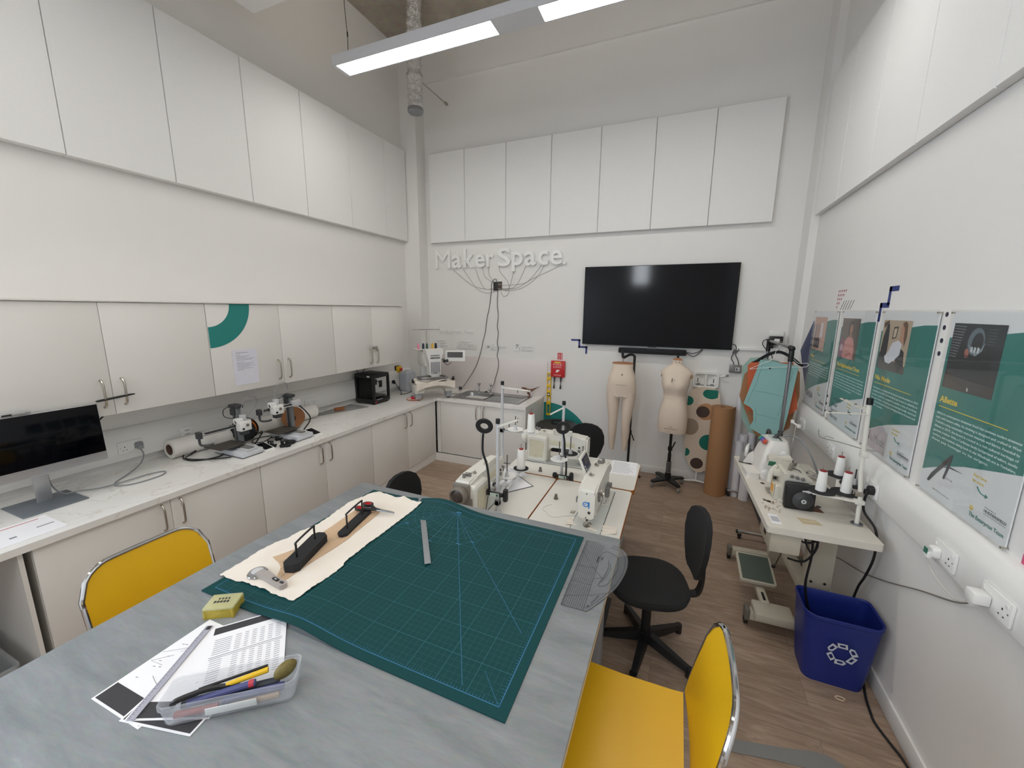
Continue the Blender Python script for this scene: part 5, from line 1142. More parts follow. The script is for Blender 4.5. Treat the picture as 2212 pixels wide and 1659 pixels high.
sheet('instruction_sheet', 'printed sheet under the thread cone stand on the left-hand sewing table', (-1.18, 2.74, S), R(-28), .21, .297, 6)
t = thing('clipboard_sheet', 'dark-edged sheet below the empty spool tray on the left-hand sewing table', 'paper', (-1.085, 2.58, S), R(-38))
MB().box(-.105, .105, -.15, .15, 0, .002, BLKM).build('backing', t); MB().box(-.098, .098, -.142, .142, .002, .0032, PAPER).build('sheet', t)
cable('loose_thread', [(-.70, 2.42, S+.0015), (-.73, 2.38, S+.0015), (-.74, 2.33, S+.0015), (-.70, 2.30, S+.0015), (-.68, 2.27, S+.0015), (-.64, 2.26, S+.0015), (-.58, 2.30, S+.0015), (-.53, 2.33, S+.0015), (-.50, 2.35, S+.003)], .0012, CABLEW, 'loose thread curling over the right-hand sewing table', 'thread')
b = MB(); fc = MATS['calico']
b.grid(lambda u, v: (-.55+.30*u+.006*math.sin(v*7), 2.205+.085*v+.01*math.sin(u*7), S+.004+.004*math.sin(u*14+v*3)+.003*math.sin(v*15)), 26, 10, fc, th=.003)
t = tag(b.build('calico_strip'), 'cream calico strip lying under the needle of the machine with the blue emblem', 'fabric')
tag(MB().box(-.017, .017, -.012, .012, 0, .002, TAUPE).box(-.011, .011, -.007, .007, .002, .003, IVORY).build('slide_catch', None, (-.545, 2.375, S), R(80)), 'small metal catch plate on the right-hand sewing table by the machine bed', 'catch')
# ================================================================ overlocker table by the right wall
t = thing('overlocker_table', 'cream overlocker table on a castor stand along the right wall', 'table', (.80, 3.075, 0), R(2))
OT = mat('overlocker_table_top', '#d8d2c7', .45, var=.05, scale=9)
b = MB().prism(rrect(-.268, .262, -.595, .595, .015, 3), V-.038, V, OT); b.build('table_top', t)
hb = MB()
for x, y in ((-.165, .055), (-.19, -.245), (.085, -.215)): hb.lathe([(0, 0), (.0135, 0), (.0135, .0008), (0, .0008)], BLK, (x, y, V), 16, sy=1.2)
hb.build('grommet_hole', t)
MB().prism([(-.12, -.30), (.09, -.30), (.08, -.235), (.06, -.21), (-.10, -.20)], V, V+.0012, mat('cutout_wood', '#6e4a38', .8)).build('belt_cutout', t)
s_ = MB().box(-.235, -.185, -.545, -.43, V, V+.0008, PAPER)
for i in range(9): s_.box(-.228+i*.0045, -.2255+i*.0045, -.52, -.455, V+.0008, V+.0012, INKG)
s_.build('barcode_label', t)
s_ = MB().prism([(-.085, -.42), (.01, -.42), (.03, -.475), (-.07, -.49)], V, V+.0008, mat('worn_label', '#bfae8d', .7)); s_.box(-.06, -.0, -.455, -.448, V+.0008, V+.0011, IVORY).box(-.02, .02, -.44, -.432, V+.0008, V+.0011, IVORY)
s_.build('worn_label', t); s_ = MB()
rr = random.Random(5)
for i in range(22):
    x = -.235+rr.random()*.09; y = -.40+rr.random()*.16; s_.box(x, x+.004+.012*rr.random(), y, y+.006+.03*rr.random(), V, V+.0006, mat('torn_tape', '#aa9c8b', .8))
s_.build('tape_residue', t)
BEI = mat('stand_beige_paint', '#bfb8a8', .5, var=.04); DST = mat('stand_dark_shoe', '#6b675f', .5)
for y, z0 in ((-.33, 0), (.42, 0)):
    MB().box(.02, .16, y-.03, y+.03, .07, V-.038, BEI, .004).cyl((.055, y-.031, .42), (.055, y-.036, .42), .008, STEEL, n=10).cyl((.125, y-.031, .42), (.125, y-.036, .42), .008, STEEL, n=10).build('leg', t)
    MB().box(-.24, .25, y-.032, y+.032, .055, .11, BEI, .005).box(-.265, -.235, y-.036, y+.036, .05, .125, DST, .006).box(.24, .265, y-.036, y+.036, .05, .125, DST, .006).build('foot', t)
    for x in (-.25, .235):
        c = MB(); castor(c, x, y, 0, .024, BLK); c.build('castor', t)
MB().box(.06, .12, -.30, .39, .22, .30, BEI, .003).build('crossbar', t)
# pedal
Mp = frame((-.155, -.03, .235), (1, 0, 0), (0, .97, .24))
MB().prism(rrect(-.115, .105, -.13, .13, .015, 3), -.02, 0, BEI, Mp).box(-.10, .09, -.115, .115, 0, .004, mat('pedal_rubber', '#4f5a52', .85), 0, Mp).build('pedal', t)
MB().box(-.17, -.12, -.30, .02, .13, .165, BEI, .003).box(-.152, -.138, -.28, -.2, .165, .168, BLK).box(-.22, -.0, -.42, -.27, .10, .15, BEI, .008).build('pedal_bracket', t)
MB().tube([(.02, -.10, V-.2), (-.045, -.02, .27)], .005, STEEL, 6).sph((-.05, -.015, .265), .013, BLK, 10, 6).build('pedal_rod', t)
MB().box(-.24, -.09, -.57, -.33, V-.165, V-.038, BEI, .006).box(-.242, -.239, -.47, -.43, V-.12, V-.08, BLK).build('control_box', t)
b = MB()
for pts in ([(-.09, -.46, V-.06), (.0, -.46, V-.08), (.03, -.44, V-.16), (-.02, -.44, V-.26), (-.10, -.42, V-.27)], [(-.09, -.44, V-.10), (-.04, -.46, V-.13), (.02, -.45, V-.11), (.04, -.42, V-.06)], [(-.05, -.45, V-.05), (-.03, -.47, V-.14), (.01, -.46, V-.19), (.035, -.43, V-.12), (.03, -.42, V-.05)]):
    b.tube(smooth_path(pts, 6), .006, CABLEB, 7)
b.build('machine_cable', t)
MB().tube(smooth_path([(.0, -.44, V-.07), (.005, -.46, V-.2), (.0, -.45, V-.4), (.03, -.46, .30), (.06, -.47, .22), (.06, -.50, .05)], 6), .0065, CABLEB, 7).build('machine_cable', t)
# industrial overlocker
t = thing('overlocker', 'cream industrial overlocker with a black pulley cover nearest the camera on the overlocker table', 'overlocker', (.755, 2.80, V), R(2))
b = MB(); MC = mat('overlocker_cream', '#cfcabd', .42, var=.03)
b.loft([[(x, y, z) for x, z in [(-.065, .012), (.085, .012), (.085, .155), (.075, .165), (-.03, .20), (-.065, .19)]] for y in (.045, .25)], MC)
b.loft([[(x, y, z) for x, z in [(-.05, .158), (.085, .158), (.085, .168), (.04, .20), (-.05, .215)]] for y in (.035, .26)], MC)
b.box(-.10, -.06, .06, .18, .0, .10, MC, .01).box(-.08, .07, .04, .25, 0, .015, MC, .004)
b.build('body', t)
MB().loft([[(x, y, z) for x, z in rrect(-.11, -.04, .165, .225, .015)] for y in (.22, .31)], MC).cyl((-.06, .275, .195), (.02, .30, .205), .032, MC).tube(smooth_path([(-.075, .20, .18), (-.10, .17, .165), (-.115, .15, .13), (-.12, .14, .09)], 5), .016, MC, 10).box(-.10, -.05, .14, .20, .13, .175, MC, .01).build('head', t)
MB().prism([(-.015, .0), (.025, .0), (.03, .03), (-.01, .03)], .0, .001, mat('green_badge', '#2f6b4c', .5), frame((-.105, .2195, .175), (1, 0, 0), (0, 0, 1))).box(.015, .055, .0335, .0345, .125, .14, LGREY).box(.018, .04, .033, .0346, .128, .138, WPL).box(.043, .052, .0325, .0346, .128, .138, mat('green_badge', '#2f6b4c')).build('badge', t)
MB().box(-.072, .088, -.045, .0, .0, .155, BLK, .014).box(-.06, .07, .0, .05, .01, .15, DGREY, .01).build('pulley_cover', t)
Mw = frame((.02, -.045, .07), (1, 0, 0), (0, 0, 1), (0, -1, 0))
MB().lathe([(.055, 0), (.055, .006), (.047, .01), (.043, .012), (.028, .016), (.024, .02), (0, .021)], DGREY, n=30, M=Mw).lathe([(.006, .02), (.013, .021), (.013, .024), (.006, .024), (.006, .02)], LGREY, n=20, M=Mw).build('pulley', t)
MB().prism([(-.01, .02), (.035, .028), (.04, .012), (.0, .004)], 0, .001, WPL, frame((.02, -.0455, .11), (1, 0, 0), (0, 0, 1))).build('arrow_label', t)
Ml = frame((-.102, .075, .03), (0, 1, 0), (0, 0, 1), (-1, 0, 0))
MB().box(.0, .08, -.01, .075, .0, .003, IVORY, .002, Ml).build('front_cover', t)
MB().prism(rrect(.015, .065, .01, .062, .006), .003, .0038, mat('orange_warning', '#e59a2c', .5), Ml).build('warning_label', t)
k = MB()
for i in range(3): k.cyl((-.03+i*.03, .04, .19-i*.006), (-.03+i*.03, .022, .185-i*.006), .010, MGREY, n=14)
k.box(-.075, -.03, .20, .23, .06, .12, DGREY, .004).tube([(-.09, .19, .12), (-.09, .19, .02)], .006, STEEL, 8).box(-.12, -.07, .15, .22, .012, .02, STEEL, .003).tube(smooth_path([(-.04, .06, .21), (-.02, .10, .235), (.0, .16, .22), (.03, .2, .215)], 5), .012, TAUPE, 8).tube([(-.01, .10, .215), (.02, .09, .21), (.03, .07, .20)], .003, DGREY, 6); k.build('tension_unit', t)
# domestic overlocker behind it
t = thing('home_overlocker', 'white home overlocker with coloured dials and four black cones behind the industrial one', 'overlocker', (.70, 3.31, V), R(4))
H = mat('home_overlocker_white', '#e0dbd5', .4, var=.02)
b = MB()
b.loft([[(x, y, z) for x, y in rrect(-.09+d, .10-d*.4, -.12+d*.6, .14-d*.6, .03)] for z, d in ((.0, .01), (.03, .0), (.12, .0), (.20, .02), (.26, .045), (.285, .06))], H)
b.loft([[(x, y, z) for x, y in rrect(-.17, -.08, -.12, .05, .02)] for z in (.0, .045)], H); b.prism([(-.15, .045), (-.09, .045), (-.09, .14), (-.115, .12)], -.11, -.09, H, frame((0, 0, 0), (1, 0, 0), (0, 0, 1)))
b.build('body', t)
for k, (x, z) in enumerate(((.045, .20), (.0, .135), (-.05, .06))): MB().lathe([(.024, 0), (.026, .004), (.022, .014), (.012, .018), (0, .018)], WPL, n=20, M=frame((x, -.118+z*.12, z), (1, 0, 0), (0, .12, 1), (0, -1, .12))).build('dial', t)
for i, c_ in enumerate(('#c4553d', '#8a5aa0', '#3f6aa8', '#3d9a7a')): MB().lathe([(.017, 0), (.019, .004), (.016, .016), (0, .018)], mat('dial_ring_%d' % i, c_, .5), n=16, M=frame((-.055, -.045+i*.035, .262), (0, 1, 0), (.5, 0, .87), (-.87, 0, .5))).build('tension_dial', t)
MB().box(-.02, .05, -.07, .09, .284, .29, mat('pale_grey_green', '#b9c2bd', .4), .003).box(.03, .036, -.07, .09, .29, .294, DGREY).build('top_panel', t)
MB().tube(smooth_path([(.0, .0, .28), (.03, .0, .315), (.06, .06, .315), (.06, .12, .28)], 4), .012, DGREY, 8).build('carry_handle', t)
MB().box(.09, .19, -.14, .12, .03, .05, H, .008).build('cone_shelf', t)
for i in range(4): MB().lathe([(0, .05), (.021, .05), (.021, .115), (.013, .122), (0, .122)], BLKM, (.145, .085-i*.058, 0), 16).cyl((.145, .085-i*.058, .122), (.145, .085-i*.058, .135), .008, WPL, n=10).build('thread_spool', t)
MB().tube([(.125, .0, .05), (.125, .0, .40)], .004, CHROME, 8).tube([(.125, .07, .405), (.125, -.07, .405)], .006, WPL, 8).box(.115, .135, -.075, -.055, .395, .42, H, .003).box(.115, .135, .055, .075, .395, .42, H, .003).build('antenna', t)
# steam iron and its boiler
t = thing('steam_iron', 'grey and white steam iron standing at the far left corner of the overlocker table', 'iron', (.60, 3.60, V), R(75))
pl = [(-.10, -.045), (.04, -.045), (.10, -.02), (.125, 0), (.10, .02), (.04, .045), (-.10, .045)]
MB().prism(pl, 0, .008, BLK).loft([[(x*k, y*k, z) for x, y in pl] for z, k in ((.008, 1), (.045, .92), (.075, .66), (.085, .45))], MGREY).build('body', t)
MB().tube(smooth_path([(-.08, 0, .06), (-.09, 0, .11), (-.02, 0, .125), (.05, 0, .11), (.06, 0, .06)], 4), .014, WPL, 10).build('handle', t)
t = thing('steam_station', 'black and white steam boiler station behind the home overlocker', 'steam station', (.72, 3.555, V), R(85))
MB().loft([[(x*k, y*k, z) for x, y in rrect(-.10, .10, -.09, .09, .04)] for z, k in ((.0, .95), (.06, 1), (.11, .85), (.13, .5))], DGREY).build('base', t)
MB().loft([[(x*k, y*k, z) for x, y in rrect(-.10, .10, -.07, .07, .04)] for z, k in ((.131, .7), (.15, .85), (.19, .8), (.22, .4))], BLK).build('tank', t)
MB().box(-.07, .02, -.05, .05, .222, .235, WPL, .006).tube(smooth_path([(-.08, 0, .20), (-.05, 0, .26), (.05, 0, .265), (.09, 0, .21)], 4), .013, DGREY, 10).build('handle', t)
cable('grey_hose', [(.80, 3.45, 1.12), (.86, 3.42, 1.13), (.90, 3.36, 1.10), (.95, 3.32, 1.02), (.985, 3.30, .93), (1.0, 3.32, .875), (.97, 3.42, .862), (.90, 3.52, .86)], .006, CABLEG, 'grey hose arching from the steam station down behind the home overlocker', 'hose')
cable('twisted_lead', [(.885, 3.47, .86), (.93, 3.40, .866), (.97, 3.36, .874), (1.01, 3.40, .87), (.98, 3.44, .876), (.94, 3.38, .868), (1.0, 3.30, .87), (1.03, 3.20, .86), (1.04, 3.10, .856)], .006, CABLEW, 'white bunched lead lying behind the home overlocker')
# four-cone thread stand
t = thing('cone_stand', 'white cone stand with black pads and a two-armed pole on the overlocker table', 'thread stand', (1.03, 2.70, V))
MB().tube([(0, 0, 0), (-.004, 0, .15), (-.02, .01, .32), (-.035, .01, .70)], .0115, CREAM, 12).cyl((0, 0, 0), (0, 0, .008), .028, ALU, n=18).build('pole', t)
MB().cyl((-.035, .01, .70), (-.036, .01, .735), .015, BLK, n=14).build('pole_cap', t)
for ex, ey, z in ((-.02, .33, .665), (-.20, -.04, .645)):
    a = MB().tube([(-.034, .01, z), (-.034+ex, .01+ey, z)], .01, CREAM, 8, sq=(.022, .006))
    for q in (.02, .45, .9): a.cyl((-.034+ex*q, .01+ey*q, z-.006), (-.034+ex*q, .01+ey*q, z+.006), .007, BLK, n=10)
    a.build('guide_arm', t)
MB().box(-.035, .0, -.005, .03, .40, .435, CREAM, .004).tube(smooth_path([(.06, .0, .445), (-.02, .01, .445), (-.15, .0, .475), (-.215, .0, .485), (-.24, .0, .50), (-.245, .0, .535)], 5), .0025, STEEL, 6).tube([(-.225, .0, .49), (-.20, .0, .50), (-.17, .0, .49)], .002, STEEL, 5).build('thread_wire', t)
MB().box(-.03, .015, -.02, .02, .125, .15, CREAM, .004).tube([(0, 0, .138), (-.22, .03, .138)], .008, CREAM, 8, sq=(.03, .01)).tube([(-.1, .02, .138), (.02, .40, .138)], .008, CREAM, 8, sq=(.03, .01)).box(-.035, .0, -.012, .022, .17, .2, STEEL, .003).build('tray_arm', t)
cs = [(-.175, .055, 'white thread cone on the black pad nearest the overlocker pulley'), (-.045, .085, 'white thread cone on the black pad beside the stand pole'), (.01, .385, 'white thread cone on the black pad nearest the wall behind the others')]
for x, y, lab in cs:
    MB().lathe([(0, .145), (.06, .145), (.072, .148), (.072, .151), (0, .152)], BLKM, (x, y, 0), 24).build('cone_pad', t)
    cone(lab, (1.03+x, 2.70+y, V+.1525), 'white thread cones at the overlocker', .78)
MB().lathe([(0, .145), (.06, .145), (.072, .148), (.072, .151), (0, .152)], BLKM, (.045, .24, 0), 24).cyl((.045, .24, .15), (.045, .24, .25), .004, DGREY, n=8).lathe([(.014, .152), (.007, .19), (0, .19)], LGREY, (.045, .24, 0), 12).build('cone_pad', t)
# plugs and leads on the right wall
tag(plug_uk(MB(), FR(XR-.0742, 2.70, 1.062), CABLEB).build('mains_plug'), 'black mains plug in the right wall socket beside the cone stand pole', 'plug')
cable('mains_lead', [(1.05, 2.70, 1.035), (1.05, 2.71, .99), (1.06, 2.715, .92), (1.105, 2.66, .84), (1.11, 2.64, .70), (1.105, 2.68, .55), (1.105, 2.74, .43), (1.10, 2.76, .28), (1.10, 2.70, .10), (1.10, 2.74, .012)], .0065, CABLEB, 'black mains lead falling from the right wall socket down behind the blue bin')
tag(plug_uk(MB(), FR(XR-.0742, 2.085, 1.055), WPL).box(-.012, .012, -.012, .012, .036, .039, mat('green_label', '#2d6d5a', .5), 0, FR(XR-.0742, 2.085, 1.055)).build('mains_plug'), 'white mains plug with a green label under the nearest poster', 'plug')
cable('white_lead', [(1.045, 2.085, 1.02), (1.06, 2.08, .985), (1.07, 2.05, .96), (1.075, 2.0, .945), (1.075, 1.92, .95), (1.08, 1.87, .985)], .0045, CABLEW, 'white lead sagging between the two nearest sockets under the right wall trunking')
t = tag(MB().box(XR-.12, XR-.0745, 1.765, 1.815, 1.035, 1.075, WPL, .004).box(XR-.118, XR-.10, 1.775, 1.805, 1.02, 1.036, CABLEW, .003).build('mains_plug'), 'boxy white plug in the socket nearest the camera on the right wall', 'plug')
cable('grey_lead', [(1.06, 1.80, 1.01), (1.09, 1.87, .975), (1.125, 1.93, .945), (1.14, 2.049, .866), (1.14, 2.274, .758), (1.14, 2.566, .605), (1.14, 2.824, .49), (1.13, 3.149, .38), (1.10, 3.3, .30)], .0032, mat('taupe_cable', '#7d756d', .6), 'thin grey-brown lead running along the right wall from the socket to behind the overlocker table')
cable('floor_lead', [(1.115, 2.52, .007), (1.083, 2.388, .007), (1.072, 2.30, .007), (1.069, 2.24, .007), (1.093, 2.152, .007), (1.115, 2.08, .007), (1.122, 2.0, .007), (1.11, 1.85, .007), (1.10, 1.5, .007)], .006, CABLEB, 'black lead on the floor running along the right skirting past the blue bin')
tag(MB().tube([(.956+.02*math.cos(a)*1.1, 2.334+.012*math.sin(a), .0035) for a in [2*PI*i/16*0.85 for i in range(17)]], .003, mat('pale_tape', '#d8c6ad', .8), 6).build('tape_scrap'), 'small curled scrap of pale tape lying on the floor in front of the blue bin', 'scrap')

# ---------------------------------------------------------------- blue recycling bin
t = thing('recycling_bin', 'dark blue recycling bin with a white arrow symbol against the right wall', 'bin', (.945, 2.52, 0))
BB = mat('bin_navy_plastic', '#182a7a', .45, var=.03)
def bo(z, k):
    out = []
    for x, y in rrect(-.175*k, .175*k, -.125*k, .125*k, .05*k, 6): out.append((x+(.0 if x < 0 else .0), y-.018*k*math.cos(x/(.175*k)*PI/2), z))
    return out
def dip(q, d):
    return [(x, y, z-d*(1-min(1, abs(x)/.17))) for x, y, z in q]
zs = [(0, .80), (.05, .84), (.2, .92), (.36, .985)]
sec = [bo(z, k) for z, k in zs]+[dip(bo(.40, 1.0), .02), dip(bo(.405, 1.035), .02), dip(bo(.425, 1.035), .02), dip(bo(.428, 1.02), .02), dip(bo(.42, .975), .02)]+[bo(z, k-.025) for z, k in zs[::-1]]
sec[-1] = [(x, y, .012) for x, y, z in sec[-1]]
MB().loft(sec, BB).build('tub', t)
b = MB(); WS = mat('recycling_white', '#c9d0da', .5)
F = frame((-.0, -.1435, .235), (1, 0, 0), (0, -.058, 1))
for k in range(6):
    a = R(60*k+30); u = Vector((math.cos(a), math.sin(a))); v = Vector((-u.y, u.x)); c_ = u*.052
    if k % 2 == 0: L_ = [(-.024, -.013), (.014, -.013), (.026, .0), (.014, .015), (-.024, .015)]
    else: L_ = [(-.022, -.014), (.02, -.014), (.028, .012), (-.016, .014)]
    o_ = [tuple(c_+v*p+u*q*1.0) for p, q in L_]; m_ = sum((Vector(q) for q in o_), Vector((0, 0)))/len(o_)
    i_ = [tuple(m_+(Vector(q)-m_)*.58) for q in o_]
    b.ring(o_, i_, -.002, .0012, WS, F)
b.build('recycling_symbol', t)

# ================================================================ posters on clear boards
FRR = lambda y, z: FR(XR, y, z)
def poster(label, yl, title, tw, body, photo, logo, kicker=True):
    z0 = 1.21; t = thing('wall_poster', label, 'poster', (XR, yl-.288, z0), group='teal posters behind clear boards')
    F0 = frame((0, .288, 0), (0, -1, 0), (0, 0, 1)); F = F0 @ Matrix.Translation((0, 0, .011))
    PB = mat('poster_paper', '#dfe2e3', .6, var=.01)
    MB().box(.004, .572, .004, .836, .006, .0105, PB, 0, F0).build('print', t)
    b = MB(); curve = [(.008, .095), (.093, .132), (.167, .163), (.284, .204), (.372, .227), (.475, .254), (.572, .278)]
    b.prism(curve+[(.572, .772), (.46, .769), (.36, .757), (.18, .735), (.008, .722)], 0, .0006, TEALP, F); b.build('teal_field', t)
    p = MB(); photo(p, F @ Matrix.Translation((0, 0, .0007))); p.build('photo', t)
    b = MB(); G = F @ Matrix.Translation((0, 0, .0007))
    b.text(title, G @ Matrix.Translation((.031, .433, 0)), GOLD, tw, .028, .0004, .03).box(.032, .46, .4095, .413, 0, .0005, GOLD, 0, G)
    for i, ln in enumerate(body): b.text(ln, G @ Matrix.Translation((.031, .376-i*.0205, 0)), WINK, min(.51, .0118*len(ln)) if i == len(body)-1 else .51, .0105, .0003, .006)
    b.build('lettering', t)
    b = MB(); logo(b, G)
    b.text('Scan here', G @ Matrix.Translation((.345, .192, 0)), GOLD, .075, .012, .0003, .01).text('for more', G @ Matrix.Translation((.345, .17, 0)), GOLD, .065, .012, .0003, .01)
    b.tube([Vector(q) for q in [(.38, .158, .0004), (.39, .148, .0004), (.405, .140, .0004), (.43, .138, .0004)]], .0018, TEALP, 5, M=G).prism([(.428, .147), (.445, .140), (.43, .130)], 0, .0005, TEALP, G)
    b.ring([(.374+.010*math.cos(2*PI*i/18), .066+.010*math.sin(2*PI*i/18)) for i in range(18)], [(.374+.005*math.cos(2*PI*i/18), .066+.005*math.sin(2*PI*i/18)) for i in range(18)], 0, .0005, GOLD, G)
    b.text('The Enterprise Team', G @ Matrix.Translation((.366, .033, 0)), TEALP, .19, .017, .0003, .008).text('University of', G @ Matrix.Translation((.44, .098, 0)), INKG, .06, .006, .0003).text('HUDDERSFIELD', G @ Matrix.Translation((.44, .081, 0)), INK, .116, .012, .0003).box(.44, .556, .0735, .0755, 0, .0003, INKG, 0, G)
    b.build('logo', t)
    MB().box(-.006, .582, -.006, .846, .016, .019, ACRY, 0, F0).build('clear_board', t)
    for u in (.006, .57):
        for v in (.004, .833): MB().cyl(F0 @ Vector((u, v, .0005)), F0 @ Vector((u, v, .021)), .0045, STEEL, n=10).build('fixing_screw', t)
def col(h, n): return mat(n, h, .55)
def ph_base(p, F, c): p.prism([(.027, .5), (.345, .5), (.345, .788), (.027, .788)], 0, .0004, c, F)
def blob(p, F, cx, cy, rx, ry, c, z=1, rot=0):
    ca, sa = math.cos(R(rot)), math.sin(R(rot))
    p.prism([(cx+rx*math.cos(a)*ca-ry*math.sin(a)*sa, cy+rx*math.cos(a)*sa+ry*math.sin(a)*ca) for a in [2*PI*i/22 for i in range(22)]], 0, .0004+.0002*z, c, F)
def poly(p, F, pts, c, z=1): p.prism(pts, 0, .0004+.0002*z, c, F)
def photo_hood(p, F):
    ph_base(p, F, col('#191b1e', 'photo_black'))
    for i in range(12): poly(p, F, [(.03, .775-i*.012), (.11-.003*i, .772-i*.012), (.11-.003*i, .776-i*.012), (.03, .778-i*.012)], col('#77797c', 'photo_louvre'), 1)
    for i in range(6): poly(p, F, [(.25, .768-i*.012), (.30, .766-i*.012), (.30, .768-i*.012), (.25, .770-i*.012)], col('#55575a', 'photo_louvre_dim'), 1)
    poly(p, F, [(.06, .5), (.08, .64), (.14, .70), (.26, .70), (.30, .62), (.33, .5)], col('#111214', 'photo_jacket'), 1)
    blob(p, F, .188, .715, .05, .058, col('#5d6a72', 'photo_hood'), 2, -12); blob(p, F, .198, .71, .034, .043, col('#1d1d1f', 'photo_face'), 3, -8)
    poly(p, F, [(.145, .70), (.165, .675), (.20, .655), (.235, .68), (.245, .715), (.23, .69), (.20, .672), (.165, .69)], col('#8a949a', 'photo_hood_edge'), 4)
    for x in (.165, .185, .205): poly(p, F, [(x, .672), (x+.012, .668), (x+.014, .69), (x+.002, .694)], col('#c9cfd2', 'photo_mask_mark'), 5)
    blob(p, F, .145, .665, .013, .018, col('#a8675a', 'photo_hand'), 6, 20); poly(p, F, [(.135, .645), (.155, .645), (.16, .655), (.14, .655)], col('#a8675a', 'photo_hand'), 6)
    poly(p, F, [(.027, .5), (.345, .5), (.345, .545), (.027, .56)], col('#3a3330', 'photo_ground'), 4); p.text('b', F @ Matrix.Translation((.195, .508, 0)), WPL, None, .016, .0014, .02)
def photo_studio(p, F):
    ph_base(p, F, col('#b8a58e', 'photo_room')); poly(p, F, [(.027, .5), (.345, .5), (.345, .54), (.20, .56), (.027, .60)], col('#4a4440', 'photo_dark_floor'), 1)
    poly(p, F, [(.035, .56), (.05, .69), (.075, .76), (.09, .775), (.105, .755), (.115, .69), (.12, .62), (.11, .54)], col('#1c1a1d', 'photo_black_dress'), 2); poly(p, F, [(.03, .77), (.09, .787), (.09, .77), (.045, .74)], col('#5d3a30', 'photo_red_drape'), 2)
    poly(p, F, [(.155, .68), (.16, .75), (.21, .755), (.20, .69)], col('#3d2f2a', 'photo_shelf'), 2); poly(p, F, [(.165, .69), (.168, .74), (.2, .745), (.193, .695)], col('#cdbda6', 'photo_shelf_inner'), 3)
    poly(p, F, [(.28, .50), (.235, .545), (.23, .60), (.26, .64), (.31, .62), (.33, .54)], col('#262326', 'photo_trousers'), 3)
    poly(p, F, [(.10, .575), (.14, .61), (.17, .66), (.235, .68), (.275, .66), (.27, .60), (.22, .565), (.17, .54), (.12, .545)], col('#d7dae2', 'photo_white_cloth'), 4); poly(p, F, [(.235, .68), (.25, .71), (.29, .70), (.285, .66)], col('#b98d74', 'photo_skin'), 4)
    blob(p, F, .262, .735, .022, .03, col('#b98d74', 'photo_skin'), 5); poly(p, F, [(.25, .77), (.28, .785), (.305, .77), (.315, .70), (.30, .65), (.287, .69), (.28, .745), (.262, .765)], col('#6b4a35', 'photo_hair'), 6)
def photo_pink(p, F):
    ph_base(p, F, col('#6b5a50', 'photo_brown_wall')); poly(p, F, [(.22, .788), (.345, .788), (.345, .6), (.26, .62)], col('#4d3f36', 'photo_brown_dark'), 1)
    poly(p, F, [(.06, .5), (.09, .58), (.14, .64), (.20, .665), (.27, .64), (.30, .57), (.30, .5)], col('#d08f8a', 'photo_pink_top'), 2); poly(p, F, [(.06, .53), (.16, .56), (.26, .55), (.25, .53), (.15, .52)], col('#b8766f', 'photo_pink_fold'), 3)
    blob(p, F, .205, .715, .045, .06, col('#3a2a24', 'photo_dark_hair'), 3); blob(p, F, .21, .71, .026, .036, col('#b4806a', 'photo_face_tan'), 4); poly(p, F, [(.19, .66), (.23, .66), (.225, .69), (.195, .69)], col('#b4806a', 'photo_face_tan'), 4)
    poly(p, F, [(.027, .5), (.1, .5), (.12, .60), (.06, .65), (.027, .6)], col('#8a4a66', 'photo_magenta'), 5)
    for i in range(3): poly(p, F, [(.045+i*.02, .55), (.06+i*.02, .55), (.062+i*.02, .60), (.047+i*.02, .60)], col('#c9a9b6', 'photo_magenta_pale'), 6)
def photo_rail(p, F):
    ph_base(p, F, col('#c9a08d', 'photo_peach')); poly(p, F, [(.06, .60), (.075, .72), (.11, .735), (.115, .6)], col('#8b7d86', 'photo_grey_coat'), 2); poly(p, F, [(.13, .61), (.14, .725), (.18, .73), (.18, .6)], col('#a07d72', 'photo_brown_coat'), 2); poly(p, F, [(.20, .61), (.205, .74), (.26, .74), (.27, .62)], col('#d9d4d8', 'photo_white_coat'), 2)
    poly(p, F, [(.06, .52), (.06, .60), (.21, .61), (.22, .52)], col('#3f3337', 'photo_dark_box'), 3)
    for x in (.09, .15): poly(p, F, [(x, .545), (x+.035, .545), (x+.035, .58), (x, .58)], col('#8d7f80', 'photo_box_label'), 4)
def logo_a(b, G):
    b.prism([(.06, .06), (.075, .058), (.12, .115), (.175, .175), (.207, .228), (.19, .222), (.13, .155), (.08, .098)], .0, .0006, INK, G).prism([(.165, .108), (.178, .105), (.195, .165), (.205, .222), (.195, .222)], .0, .0007, INK, G).prism([(.13, .148), (.20, .165), (.282, .172), (.20, .172)], 0, .0008, INK, G)
    b.text('LLETTE', G @ Matrix.Translation((.178, .112, 0)), INKG, .055, .008, .0003).text('@alletteofficial', G @ Matrix.Translation((.113, .036, 0)), INKG, .12, .006, .0003)
def logo_m(b, G):
    b.prism([(.008, .088), (.09, .125), (.16, .158), (.235, .182), (.30, .15), (.30, .02), (.008, .02)], 0, .0003, mat('logo_mauve_paper', '#c5bcc0', .6), G)
    b.text('N', G @ Matrix.Translation((.052, .062, .0002)), mat('logo_maroon', '#6b4450', .6), .045, .062, .0003).text('Mode', G @ Matrix.Translation((.16, .062, .0002)), INKG, .125, .055, .0003).text('iu', G @ Matrix.Translation((.112, .062, .0002)), INKG, .03, .05, .0003)
def logo_n(b, G):
    for i, (w_, x) in enumerate((('neigh', .085), ('bour', .06), ('hood', .06), ('threat', .06))): b.text(w_, G @ Matrix.Translation((x, .172-i*.046, .0006)), INK, [.14, .12, .125, .15][i], .036, .0004, -.012)
def logo_r(b, G): b.text('ARBA', G @ Matrix.Translation((.06, .075, 0)), INK, .19, .055, .0004)
